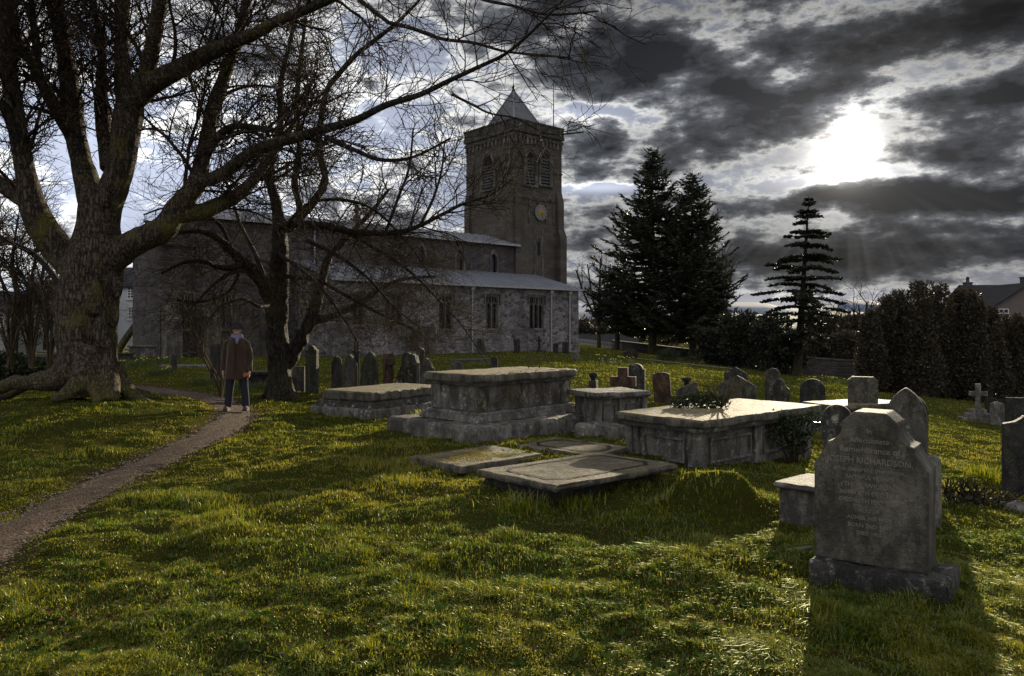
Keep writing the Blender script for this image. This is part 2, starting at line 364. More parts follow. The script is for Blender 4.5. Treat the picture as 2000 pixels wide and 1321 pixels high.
M['twig_mid'] = m_plain('brown_twig_bark', (.055, .043, .03), .9, .5, 3, spec=.04)
M['moss'] = m_plain('moss', (.13, .13, .02), .95, .6, 18, 0, .8)
M['moss_gold'] = m_plain('golden_moss', (.32, .24, .04), .95, .5, 30, 0, .8)
M['grass'] = m_blade('grass_blades', (.055, .12, .009), (.36, .325, .028), .60, .42, 1.4, .05)
M['reed'] = m_leaf('daffodil_leaves', (.05, .085, .03), (.11, .14, .06), .35)
M['conifer'] = m_leaf('conifer_needles', (.02, .024, .016), (.05, .053, .032), .08)
M['cedar'] = m_leaf('cedar_needles', (.022, .026, .018), (.05, .054, .034), .08)
M['yew'] = m_leaf('yew_needles', (.036, .031, .024), (.095, .075, .052), .14)
M['bush'] = m_leaf('laurel_leaves', (.02, .03, .012), (.07, .085, .03), .15, .35)
M['ivy'] = m_leaf('ivy_leaves', (.012, .022, .008), (.04, .055, .02), .12, .3)
M['white_wall'] = m_plain('white_render', (.62, .64, .70), .8, .08, 3)
M['cream_wall'] = m_plain('cream_render', (.30, .30, .28), .85, .2, 2)
M['pink_wall'] = m_plain('pink_render', (.17, .135, .13), .85, .15, 2)
M['white_paint'] = m_plain('white_paint', (.7, .7, .7), .5, .1)
M['daff'] = m_plain('daffodil_petals', (.75, .6, .08), .6)

def m_rubble(name, tones, mortar, sx, sz, dark=.45):
    """random rubble: irregular stones of many tones bedded in pale mortar"""
    m, t, b, tc = mat(name, .25); s = t.n('ShaderNodeSeparateXYZ'); t.put(s.inputs[0], tc)
    cb = t.n('ShaderNodeCombineXYZ'); t.put(cb.inputs[0], t.m('MULTIPLY', t.m('ADD', s.outputs[0], s.outputs[1]), sx)); t.put(cb.inputs[1], t.m('MULTIPLY', s.outputs[2], sz))
    v1 = t.n('ShaderNodeTexVoronoi'); v2 = t.n('ShaderNodeTexVoronoi', feature='DISTANCE_TO_EDGE')
    for v in (v1, v2): t.put(v.inputs['Vector'], cb.outputs[0]); v.inputs['Scale'].default_value = 1; v.inputs['Randomness'].default_value = .9
    cs = t.n('ShaderNodeSeparateColor'); t.put(cs.inputs[0], v1.outputs['Color'])
    c = t.ramp(cs.outputs[0], [(i / (len(tones) - 1), q) for i, q in enumerate(tones)], 'LINEAR')
    e = t.ramp(v2.outputs['Distance'], [(.03, 1.), (.10, 0.)]); c = t.mix(t.m('MULTIPLY', e, .75), c, mortar)
    f = t.noise(tc, 9, 8, .7); g = t.noise(t.scale(tc, (1, 1, .6)), .5, 6, .65)
    c = t.mix(t.m('MULTIPLY', t.ramp(f, [(.4, 0.), (.66, 1.)]), .6), c, [x * .3 for x in tones[1]])
    c = t.mix(t.m('MULTIPLY', t.ramp(g, [(.45, 0.), (.62, 1.)]), dark), c, [x * .4 for x in tones[1]])
    t.put(b.inputs['Base Color'], c); b.inputs['Roughness'].default_value = .9
    t.put(b.inputs['Normal'], t.bump(t.m('ADD', t.m('MULTIPLY', e, -.8), f), .9, .05)); return m
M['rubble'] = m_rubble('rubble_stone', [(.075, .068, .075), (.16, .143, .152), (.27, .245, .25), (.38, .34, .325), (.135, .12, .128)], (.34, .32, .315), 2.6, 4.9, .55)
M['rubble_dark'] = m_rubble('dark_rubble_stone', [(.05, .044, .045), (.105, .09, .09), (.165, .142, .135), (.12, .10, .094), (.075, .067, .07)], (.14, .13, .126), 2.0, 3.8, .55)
# ------------------------------------------------------------------ camera, sun, sky
SUN_AZ = math.atan2(655, F); SUN_EL = math.atan2(340, math.hypot(655, F))
cam = bpy.data.cameras.new('camera'); cam.sensor_width = 36; cam.lens = F / 2000 * 36; cam.clip_end = 12000; cam.clip_start = .05
cam.shift_y = -(660.5 - HY) / 2000
co = bpy.data.objects.new('camera', cam); COL.objects.link(co); co.location = (0, 0, EYE); co.rotation_euler = (R(90), 0, 0)
scene.camera = co
sl = bpy.data.lights.new('sun', 'SUN'); sl.energy = 5.0; sl.angle = R(.6); sl.color = (1, .86, .62)
so = bpy.data.objects.new('sun', sl); COL.objects.link(so)
sdir = Vector((math.sin(SUN_AZ) * math.cos(SUN_EL), math.cos(SUN_AZ) * math.cos(SUN_EL), math.sin(SUN_EL)))
so.rotation_euler = (-sdir).to_track_quat('-Z', 'Y').to_euler(); so.location = sdir * 60
scene.view_settings.view_transform = 'Standard'; scene.view_settings.look = 'None'; scene.view_settings.exposure = 0.6; scene.view_settings.gamma = 1
scene.cycles.max_bounces = 6; scene.cycles.transparent_max_bounces = 4; scene.cycles.use_denoising = True

def make_sky():
    w = bpy.data.worlds.new('World'); scene.world = w; w.use_nodes = True
    t = NT(w.node_tree); bg = w.node_tree.nodes['Background']; bg.inputs['Strength'].default_value = .1
    w.cycles.sampling_method = 'MANUAL'; w.cycles.sample_map_resolution = 1024
    sky = t.n('ShaderNodeTexSky', sky_type='NISHITA'); sky.sun_disc = False; sky.sun_elevation = SUN_EL; sky.sun_rotation = SUN_AZ; sky.dust_density = 2
    d = t.n('ShaderNodeTexCoord').outputs['Generated']
    s = t.n('ShaderNodeSeparateXYZ'); t.put(s.inputs[0], d)
    DEG = 180 / math.pi
    az = t.m('MULTIPLY', t.m('ARCTAN2', s.outputs[0], s.outputs[1]), DEG)
    el = t.m('MULTIPLY', t.m('ARCSINE', s.outputs[2]), DEG)
    # cloud coordinates: seen ever flatter towards the horizon
    def vec(ka, ke, oa=0.):
        c = t.n('ShaderNodeCombineXYZ'); t.put(c.inputs[0], t.m('MULTIPLY_ADD', az, ka, oa)); t.put(c.inputs[1], t.m('MULTIPLY', el, ke)); return c.outputs[0]
    wn = t.n('ShaderNodeTexNoise'); t.put(wn.inputs['Vector'], vec(.13, .26)); wn.inputs['Scale'].default_value = 1; wn.inputs['Detail'].default_value = 6; wn.inputs['Roughness'].default_value = .6
    ws = t.n('ShaderNodeSeparateXYZ'); t.put(ws.inputs[0], wn.outputs['Color'])
    az2 = t.m('ADD', az, t.m('MULTIPLY', t.m('SUBTRACT', ws.outputs[0], .5), 7.)); el2 = t.m('ADD', el, t.m('MULTIPLY', t.m('SUBTRACT', ws.outputs[1], .5), 3.6))
    def ae(px, py): return math.degrees(math.atan((px - 1000) / F)), math.degrees(math.atan((HY - py) / math.hypot(F, px - 1000)))
    def blob(px, py, rx, ry, amp, A=None, E=None, tilt=0):
        a, e = ae(px, py); a1, _ = ae(px + rx, py); _, e1 = ae(px, py - ry); sa = abs(a1 - a); se = abs(e1 - e)
        da = t.m('SUBTRACT', A, a); de = t.m('SUBTRACT', E, e)
        if tilt: de = t.m('MULTIPLY_ADD', da, tilt, de)
        u = t.m('MULTIPLY', da, 1 / sa); v = t.m('MULTIPLY', de, 1 / se)
        r2 = t.m('ADD', t.m('MULTIPLY', u, u), t.m('MULTIPLY', v, v))
        return t.m('MULTIPLY', t.m('EXPONENT', t.m('MULTIPLY', r2, -1.)), amp)
    def total(lst, A, E):
        o = None
        for L in lst:
            b = blob(*L[:5], A, E, L[5] if len(L) > 5 else 0); o = b if o is None else t.m('ADD', o, b)
        return o
    dense = [(1300, 95, 80, 55, .34), (1180, 150, 150, 60, .26), (1470, 195, 130, 60, .38, .25), (1370, 270, 110, 45, .36, .2), (1175, 275, 60, 36, .36),
             (1620, 100, 150, 34, .28, .1), (1700, 160, 90, 26, .25), (1850, 40, 260, 55, .34), (1900, 195, 120, 34, .36), (1900, 312, 130, 24, .34),
             (1750, 385, 260, 24, .42), (1930, 390, 200, 26, .34), (1480, 405, 110, 26, .2), (1900, 440, 260, 14, .2), (1700, 500, 420, 40, .24), (1160, 430, 90, 50, .10), (1480, 480, 120, 50, .10),
             (1000, 40, 120, 60, .22), (850, 30, 120, 40, .12),
             # breaks
             (1652, 285, 34, 60, -.20), (1690, 225, 60, 14, -.15), (1620, 352, 80, 10, -.2), (1560, 325, 60, 22, .10), (1760, 285, 70, 26, .13), (1560, 255, 50, 20, .08), (1520, 130, 90, 60, -.13), (1150, 220, 110, 22, -.25), (1180, 366, 90, 12, -.30),
             (1560, 300, 90, 60, -.14), (1440, 350, 90, 40, -.12), (1780, 240, 110, 26, -.12), (1750, 335, 90, 22, -.16), (600, 300, 420, 160, -.10), (150, 250, 260, 200, -.10), (1500, 590, 500, 22, -.22), (1120, 480, 70, 90, -.06)]
    blobs = total(dense, az2, el2)
    f1 = t.noise(vec(.085, .17, 3.1), 1.0, 11, .60, .1)
    f2 = t.noise(vec(.25, .55, 9.), 1.0, 10, .62, .0)
    f3 = t.noise(vec(.7, 1.6, 4.), 1.0, 9, .62, .0)
    den = t.m('ADD', t.m('ADD', t.m('MULTIPLY_ADD', f1, 1.15, -.11), t.m('ADD', t.m('MULTIPLY', t.m('SUBTRACT', f2, .5), .85), t.m('MULTIPLY', t.m('SUBTRACT', f3, .5), .29))), blobs)
    # lit from behind: thin edges bright, thick bodies dark
    fac = t.ramp(den, [(.31, 0.), (.44, 1.)])
    body = t.ramp(den, [(.34, (2.2, 2.4, 2.8)), (.43, (3.7, 3.7, 3.6)), (.485, (2.3, 2.3, 2.35)), (.54, (.95, 1.0, 1.1)), (.63, (.40, .43, .50)), (.82, (.12, .13, .155))], 'LINEAR')
    sv = t.n('ShaderNodeVectorMath', operation='DOT_PRODUCT'); t.put(sv.inputs[0], d); sv.inputs[1].default_value = tuple(sdir)
    ang = t.m('MULTIPLY', t.m('ARCCOSINE', t.m('MINIMUM', sv.outputs['Value'], .999999)), DEG)
    def gauss(a, wd, amp): return t.m('MULTIPLY', t.m('EXPONENT', t.m('MULTIPLY', t.m('POWER', t.m('MULTIPLY', a, 1 / wd), 2.), -1.)), amp)
    clear = t.mix(.96, t.mix(1.0, sky.outputs[0], (.17, .175, .2), 'MULTIPLY'), (1.35, 1.5, 1.9))
    col = t.mix(fac, clear, body)
    lum = total([(480, 280, 480, 300, 2.0), (60, 330, 320, 330, 1.0), (1440, 160, 200, 110, .3), (1180, 366, 100, 12, 2.2), (1150, 225, 120, 26, .9), (1480, 590, 220, 24, .7), (1640, 345, 200, 26, 1.0), (1620, 215, 170, 40, 1.0)], az, el)
    dk = total([(1500, 240, 600, 300, .14), (1300, 480, 260, 70, .25), (1950, 20, 380, 90, .7), (1300, 10, 300, 60, .45), (1750, 500, 480, 60, .5), (1160, 440, 120, 50, .25), (60, 0, 200, 90, .3)], az, el)
    back = t.m('MULTIPLY', t.ramp(t.m('ABSOLUTE', t.m('MULTIPLY', az, 1 / 180.)), [(.25, 0.), (.5, 1.)]), 1.0)  # unseen sky behind the camera, brightened to light the camera-facing sides
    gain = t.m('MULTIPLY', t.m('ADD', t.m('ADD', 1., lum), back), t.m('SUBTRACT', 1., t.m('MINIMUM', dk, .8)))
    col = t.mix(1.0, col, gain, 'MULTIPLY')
    dn = t.m('ADD', den, t.m('MULTIPLY', t.m('SUBTRACT', f3, .5), .5))
    thin = t.ramp(dn, [(.36, 1.), (.50, .25), (.62, .03), (.8, .0)])
    g1 = t.m('MULTIPLY', gauss(ang, 1.9, 11.), thin); g2 = t.m('MULTIPLY', gauss(ang, 5.0, 2.4), t.m('ADD', thin, .04)); g3 = t.m('ADD', gauss(ang, 11., .22), t.m('MULTIPLY', t.m('EXPONENT', t.m('MULTIPLY', ang, -1 / .62)), 34.))
    glow = t.m('ADD', t.m('ADD', g1, g2), g3)
    # faint shafts under the sun
    sa = t.m('ARCTAN2', t.m('SUBTRACT', az, math.degrees(SUN_AZ)), t.m('SUBTRACT', math.degrees(SUN_EL) + .01, el))
    ray = t.n('ShaderNodeTexNoise', noise_dimensions='1D'); t.put(ray.inputs['W'], t.m('MULTIPLY', sa, 1.7)); ray.inputs['Detail'].default_value = 1
    rr = t.m('MULTIPLY', t.ramp(ray.outputs[0], [(.40, 0.), (.75, 1.)]), t.m('MULTIPLY', gauss(t.m('SUBTRACT', ang, 8.), 4.0, .2), t.ramp(t.m('MULTIPLY', el, 1 / 20.), [(.25, 1.), (.5, 0.)])))
    glow = t.m('ADD', glow, rr)
    col = t.mix(1.0, col, t.mix(1.0, (1.0, .94, .83), glow, 'MULTIPLY'), 'ADD')
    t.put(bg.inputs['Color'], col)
make_sky()

# ------------------------------------------------------------------ ground, path, grass
def make_ground():
    a1 = np.linspace(R(-47), R(47), 560); a2 = np.linspace(R(47), R(313), 46)[1:-1]
    A = np.concatenate([a1, a2]); na = len(A)
    r = np.concatenate([np.geomspace(.4, 2.6, 14)[:-1], np.geomspace(2.6, 28, 340)[:-1], np.geomspace(28, 130, 70)[:-1], np.geomspace(130, 5000, 26)])
    rr, aa = np.meshgrid(r, A, indexing='ij'); X = rr * np.sin(aa); Y = rr * np.cos(aa)
    Z = np.where(rr < 160, gz(X, Y), gz0(np.clip(X, -60, 60), Y))
    V = np.stack([X, Y, Z], -1).reshape(-1, 3); nr = len(r)
    i, j = np.meshgrid(np.arange(nr - 1), np.arange(na), indexing='ij'); j2 = (j + 1) % na
    Q = np.stack([i * na + j, (i + 1) * na + j, (i + 1) * na + j2, i * na + j2], -1).reshape(-1, 4)
    # centre closed with quads folded to one point
    c = len(V); V = np.vstack([V, [[0, 0, float(gz(0., 0.))]]])
    me = np_mesh('ground', V, Q, 4)
    bm = bmesh.new(); bm.from_mesh(me); bm.verts.ensure_lookup_table()
    for q in range(na): bm.faces.new((bm.verts[c], bm.verts[q], bm.verts[(q + 1) % na]))
    bm.normal_update(); bmesh.ops.recalc_face_normals(bm, faces=bm.faces[:]); bm.to_mesh(me); bm.free()
    m, t, b, tc = mat('lawn', .05)
    n1 = t.noise(tc, .55, 6, .6); n2 = t.noise(tc, 4.5, 6, .7); n3 = t.noise(tc, 60, 5, .7)
    c = t.mix(t.ramp(n1, [(.35, 0.), (.65, 1.)]), (.035, .055, .008), (.075, .078, .014))
    c = t.mix(t.ramp(n2, [(.42, 0.), (.66, 1.)]), c, (.045, .05, .014))
    c = t.mix(t.m('MULTIPLY', t.ramp(n3, [(.4, 0.), (.7, 1.)]), .6), c, (.11, .105, .02))
    bare = t.ramp(t.noise(tc, .9, 7, .7), [(.60, 0.), (.70, 1.)])
    c = t.mix(t.m('MULTIPLY', bare, .8), c, (.085, .058, .034)); c = t.mix(t.m('MULTIPLY', t.ramp(t.noise(tc, 14, 4, .7), [(.5, 0.), (.62, 1.)]), .5), c, (.10, .07, .035))
    wn_ = t.n('ShaderNodeAttribute', attribute_name='worn'); c = t.mix(t.m('MULTIPLY', wn_.outputs['Fac'], .85), c, t.mix(n3, (.05, .035, .023), (.12, .085, .06)))
    df = t.n('ShaderNodeBsdfDiffuse'); t.put(df.inputs[0], c); t.put(df.inputs['Normal'], t.bump(t.m('ADD', n3, n2), 1., .05)); m.node_tree.links.new(df.outputs[0], m.node_tree.nodes['Material Output'].inputs[0])
    wa = me.attributes.new('worn', 'FLOAT', 'POINT'); wv = 1 - sstep(.7, 1.7, path_d(V[:, 0], V[:, 1]) + .8 * (vnoise(V[:, 0] * 3, V[:, 1] * 3, 46) - .5)); wa.data.foreach_set('value', wv.astype(np.float32))
    o = link('ground', me, m, None, True); return structure(o)
make_ground()
def make_path():
    P = []
    for i in range(len(PATH) - 1):
        for q in range(14): P.append((*(PATH[i] + (PATH[i + 1] - PATH[i]) * q / 14), PATHW[i] + (PATHW[i + 1] - PATHW[i]) * q / 14))
    P = np.array(P); xy = P[:, :2].copy()
    for _ in range(12): xy[1:-1] = (xy[:-2] + 2 * xy[1:-1] + xy[2:]) / 4
    T = np.gradient(xy, axis=0); T /= np.linalg.norm(T, axis=1, keepdims=True); Nn = np.stack([-T[:, 1], T[:, 0]], 1)
    ks = np.linspace(-1, 1, 19); n = len(xy)
    s = np.cumsum(np.r_[0, np.linalg.norm(np.diff(xy, axis=0), axis=1)])
    wl = P[:, 2] * (.95 + .4 * (vnoise(s * 1.6, s * 0, 11) - .5)); wr = P[:, 2] * (.95 + .4 * (vnoise(s * 1.6, s * 0, 13) - .5))
    W = np.where(ks[None] < 0, wr[:, None], wl[:, None]) * ks[None]
    X = xy[:, 0:1] + Nn[:, 0:1] * W; Y = xy[:, 1:2] + Nn[:, 1:2] * W
    Z = gz(X, Y) + .010 + .010 * (1 - ks[None] ** 2) - .034 * np.abs(ks[None]) ** 5 + .016 * (vnoise(X * 9, Y * 9, 21) - .5) + .010 * (vnoise(X * 23, Y * 23, 22) - .5)
    i, j = np.meshgrid(np.arange(n - 1), np.arange(18), indexing='ij'); k = 19
    Q = np.stack([i * k + j, i * k + j + 1, (i + 1) * k + j + 1, (i + 1) * k + j], -1).reshape(-1, 4)
    me = np_mesh('path', np.stack([X, Y, Z], -1).reshape(-1, 3), Q[:, ::-1], 4)
    m, t, b, tc = mat('trodden_earth', .25)
    n1 = t.noise(tc, 2.2, 6, .6); n2 = t.noise(tc, 45, 8, .75); vo = t.n('ShaderNodeTexVoronoi'); t.put(vo.inputs['Vector'], tc); vo.inputs['Scale'].default_value = 42
    c = t.mix(n1, (.085, .048, .027), (.15, .093, .058)); c = t.mix(t.ramp(n2, [(.4, 0.), (.65, 1.)]), c, (.05, .03, .018))
    c = t.mix(t.m('MULTIPLY', t.ramp(t.noise(tc, 120, 2), [(.62, 0.), (.68, 1.)]), .7), c, (.34, .31, .28))
    t.put(b.inputs['Base Color'], c); b.inputs['Roughness'].default_value = .85
    t.put(b.inputs['Normal'], t.bump(t.m('ADD', n2, t.m('MULTIPLY', vo.outputs['Distance'], .8)), 1., .03))
    return structure(link('path', me, m, None, True))
make_path()

def blade_mesh(name, X, Y, Z, H, Wd, az, lean, tint, m, bend=1.0):
    """curved grass blades, each five points"""
    n = len(X); dx, dy = np.cos(az), np.sin(az); px, py = -dy, dx
    V = np.zeros((n, 5, 3)); o = np.stack([X, Y, Z], -1); D = np.stack([dx, dy, dx * 0], -1); Pp = np.stack([px, py, px * 0], -1); U = np.array([0, 0, 1.])
    hw = (Wd / 2)[:, None]
    V[:, 0] = o - Pp * hw; V[:, 1] = o + Pp * hw
    mid = o + D * (lean * H * .3)[:, None] + U * (H * .62)[:, None]
    V[:, 2] = mid - Pp * hw * .75; V[:, 3] = mid + Pp * hw * .75
    V[:, 4] = o + D * (lean * H * bend)[:, None] + U * (H * (1 - .25 * np.abs(lean)))[:, None]
    me = bpy.data.meshes.new(name); me.vertices.add(n * 5); me.vertices.foreach_set('co', V.astype(np.float32).ravel())
    b = (np.arange(n) * 5)[:, None]
    L = (b + np.array([[0, 1, 3, 2, 2, 3, 4]])).astype(np.int32)
    me.loops.add(n * 7); me.loops.foreach_set('vertex_index', L.ravel())
    st = np.stack([np.arange(n) * 7, np.arange(n) * 7 + 4], -1).astype(np.int32)
    me.polygons.add(n * 2); me.polygons.foreach_set('loop_start', st.ravel()); me.update(calc_edges=True)
    at_ = me.attributes.new('tint', 'FLOAT', 'POINT'); at_.data.foreach_set('value', np.repeat(tint, 5).astype(np.float32))
    return me
def make_grass(n):
    inv = rng.uniform(1 / 75, 1 / 2.9, n) ** 1.0; Y = 1 / inv; u = rng.uniform(-.92, .92, n)
    X = u * Y
    pd = path_d(X, Y)
    clump = vnoise(X * 3.2, Y * 3.2, 31) * .6 + vnoise(X * 9, Y * 9, 32) * .4; patch = vnoise(X * .8, Y * .8, 33)
    bare = vnoise(X * 1.3 + 7, Y * 1.3, 35) * .6 + vnoise(X * 4, Y * 4, 36) * .4
    dense_ = vnoise(X * 1.5 + 40, Y * 1.5, 90); keep = (pd > .50 + .9 * (vnoise(X * 5, Y * 5, 34) - .5) + .8 * rng.random(n) ** 1.5) & (rng.random(n) < .22 + 1.0 * clump) & ((bare < .62) | (rng.random(n) < .28))
    near_path = sstep(1.0, 2.2, pd)
    X, Y, clump, patch, near_path = X[keep], Y[keep], clump[keep], patch[keep], near_path[keep]; n = len(X)
    tuft = vnoise(X * 1.7, Y * 1.7, 38)
    H = (.012 + .046 * clump ** 2 + .044 * sstep(.6, .9, tuft)) * rng.uniform(.4, 1.6, n) * (.4 + .6 * near_path)
    long_ = np.exp(-(((X - 1.79) / .5) ** 2 + ((Y - 6.8) / .45) ** 2)); H *= 1 - .45 * long_
    rim = np.exp(-(((X - 2.2) / .8) ** 2 + ((Y - 4.6) / .4) ** 2)); H *= 1 + .7 * rim
    Wd = np.maximum(.0034 + .0036 * rng.random(n), Y * .0006) * 1.15; H = np.maximum(H, Y * .0016 * rng.uniform(.6, 1.3, n))
    az = rng.uniform(0, 2 * math.pi, n); lean = rng.uniform(.1, 1.6, n)
    Z = gz(X, Y) - .004
    tint = np.clip(-.1 + .6 * patch + .5 * vnoise(X * 4, Y * 4, 47) + .9 * (rng.random(n) - .5) + (1 - near_path) * .3, 0, 1); tint = np.where(rng.random(n) < .05 + .10 * (patch > .62), 1.5, tint)
    me = blade_mesh('grass', X, Y, Z, H, Wd, az, lean, tint, M['grass'])
    o = link('grass', me, M['grass']); o['kind'] = 'stuff'; o['label'] = 'short tufted lawn grass between the graves'; return o
make_grass(1080000)

def litter(n):
    """fallen leaves, bits of twig and daisies scattered on the lawn and path"""
    inv = rng.uniform(1 / 22, 1 / 3., n); Y = 1 / inv; X = rng.uniform(-.75, .75, n) * Y; pd = path_d(X, Y)
    k = (rng.random(n) < .25) | (pd < 2.2) | (vnoise(X * .9, Y * .9, 77) > .58); X, Y = X[k], Y[k]; n = len(X)
    a = rng.uniform(0, 6.28, n); L = rng.uniform(.018, .05, n); W = L * rng.uniform(.3, .7, n); Z = gz(X, Y) + .014 + .02 * rng.random(n); e = rng.normal(0, .3, n)
    dx, dy = np.cos(a), np.sin(a); C = np.stack([X, Y, Z], -1); D = np.stack([dx, dy, e], -1) * L[:, None] / 2; P = np.stack([-dy, dx, rng.normal(0, .3, n)], -1) * W[:, None] / 2
    V = np.stack([C - D, C + P, C + D, C - P], 1).reshape(-1, 3); me = np_mesh('leaf_litter', V, np.arange(4 * n).reshape(-1, 4), 4)
    at_ = me.attributes.new('tint', 'FLOAT', 'POINT'); at_.data.foreach_set('value', np.repeat(rng.random(n), 4).astype(np.float32))
    o = link('leaf_litter', me, m_blade('dead_leaf', (.04, .022, .011), (.17, .105, .05), .15, .8, 1., .0)); o['kind'] = 'stuff'; o['label'] = 'dead leaves scattered over lawn and path'
litter(5200)

def pebbles(n):
    """grit and small stones trodden into the path"""
    t = rng.uniform(0, len(PATH) - 3.01, n) ** 1.0; i = t.astype(int); f = (t - i)[:, None]; P = PATH[i] * (1 - f) + PATH[i + 1] * f; w = PATHW[i][:, None] * 1.1
    P = P + rng.uniform(-1, 1, (n, 2)) * w; s_ = rng.uniform(.006, .02, n) * np.where(rng.random(n) < .06, 1.9, 1.0); Z = gz(P[:, 0], P[:, 1]) + .012
    O = np.array([[1, 0, 0], [0, 1, 0], [-1, 0, 0], [0, -1, 0], [0, 0, .7], [0, 0, -.7]]); V = np.stack([P[:, 0], P[:, 1], Z], -1)[:, None] + O[None] * s_[:, None, None] * rng.uniform(.6, 1.3, (n, 6, 1))
    Fc = np.array([[0, 1, 4], [1, 2, 4], [2, 3, 4], [3, 0, 4], [1, 0, 5], [2, 1, 5], [3, 2, 5], [0, 3, 5]]); Q = (np.arange(n) * 6)[:, None, None] + Fc[None]
    o = link('path_grit', np_mesh('path_grit', V.reshape(-1, 3), Q.reshape(-1, 3), 3), m_plain('grit', (.20, .165, .135), .9, .6, 9, spec=.1)); o['kind'] = 'stuff'; o['label'] = 'grit and small stones on the trodden path'
pebbles(2600)
def weeds(n):
    """flat rosettes of broad dark leaves among the grass"""
    inv = rng.uniform(1 / 13, 1 / 3.1, n); Y = 1 / inv; X = rng.uniform(-.72, .72, n) * Y; k = (path_d(X, Y) > 1.4) & (vnoise(X * 1.2 + 5, Y * 1.2, 97) > .45); X, Y = X[k], Y[k]
    C = []; D = []; L = []
    for x, y in zip(X, Y):
        z = float(gz(x, y)); m = rng.integers(5, 9)
        for q in range(m): a = rng.uniform(0, 6.28); C.append((x, y, z + .012)); D.append((math.cos(a), math.sin(a), rng.uniform(.15, .6))); L.append(rng.uniform(.03, .075))
    C = np.array(C); D = np.array(D); L = np.array(L); D /= np.linalg.norm(D, axis=1, keepdims=True); A = np.cross(D, [0, 0, 1.]); A /= np.linalg.norm(A, axis=1, keepdims=True)
    V = np.stack([C, C + D * L[:, None] * .5 + A * L[:, None] * .2, C + D * L[:, None], C + D * L[:, None] * .5 - A * L[:, None] * .2], 1).reshape(-1, 3); me = np_mesh('weeds', V, np.arange(len(V)).reshape(-1, 4), 4)
    at_ = me.attributes.new('tint', 'FLOAT', 'POINT'); at_.data.foreach_set('value', np.repeat(rng.random(len(C)), 4).astype(np.float32))
    o = link('weeds', me, m_blade('weed_leaf', (.03, .06, .012), (.08, .12, .03), .35, .6, 2., .0)); o['kind'] = 'stuff'; o['label'] = 'broad-leaved weeds among the lawn grass'
weeds(900)
# ------------------------------------------------------------------ church
TH = R(41); P0 = np.array([4.77, 55.0]); GB = float(gz0(4.77, 55.)) - .15
d1 = np.array([math.cos(TH), math.sin(TH)]); d2 = np.array([-math.sin(TH), math.cos(TH)])
def u_of(px, v=0.):
    k = (px - 1000) / F; b = P0 + v * d2
    return (k * b[1] - b[0]) / (d1[0] - k * d1[1])
def z_of(px, py, v=0.):
    Y = P0[1] + v * d2[1] + u_of(px, v) * d1[1]; return EYE - (py - HY) / F * Y - GB
def arch(w, hs, n=9, k=1.0, x=0, z=0):
    """pointed arch outline (open at the foot): jambs and two arcs of radius k*w"""
    r = k * w; pts = [(x - w / 2, z)]
    c = w / 2 - (w - r) - r + 0
    # right-hand arc centre lies at -w/2 + ... so the arcs meet on the axis
    cxL = w / 2 - r; am = math.acos(max(-1, min(1, (0 - cxL) / r)))
    left = [(-(cxL + r * math.cos(a)), hs + r * math.sin(a)) for a in np.linspace(0, am, n)]
    right = [(-p[0], p[1]) for p in left[::-1]][1:]
    return pts + [(x + a, z + b) for a, b in left] + [(x + a, z + b) for a, b in right] + [(x + w / 2, z)]
def wall_face(mb, a0, a1, z0, z1, openings, depth=.3, y=0.0):
    """front face in the x-z plane at y, with real rectangular openings and reveals"""
    xs = sorted({a0, a1, *[o[0] for o in openings], *[o[1] for o in openings]}); zs = sorted({z0, z1, *[o[2] for o in openings], *[o[3] for o in openings]})
    for i in range(len(xs) - 1):
        for j in range(len(zs) - 1):
            cx, cz = (xs[i] + xs[i + 1]) / 2, (zs[j] + zs[j + 1]) / 2
            if any(o[0] < cx < o[1] and o[2] < cz < o[3] for o in openings): continue
            mb.add([(xs[i], y, zs[j]), (xs[i + 1], y, zs[j]), (xs[i + 1], y, zs[j + 1]), (xs[i], y, zs[j + 1])], [(0, 1, 2, 3)])
    for (p, q, r, s) in openings:
        mb.add([(p, y, r), (p, y + depth, r), (p, y + depth, s), (p, y, s)], [(0, 1, 2, 3)])
        mb.add([(q, y, r), (q, y, s), (q, y + depth, s), (q, y + depth, r)], [(0, 1, 2, 3)])
        mb.add([(p, y, s), (p, y + depth, s), (q, y + depth, s), (q, y, s)], [(0, 1, 2, 3)])
        mb.add([(p, y, r), (q, y, r), (q, y + depth, r), (p, y + depth, r)], [(0, 1, 2, 3)])
church = thing('church', 'old grey stone parish church with a square clock tower behind the bare trees', 'church', (P0[0], P0[1], GB), TH)
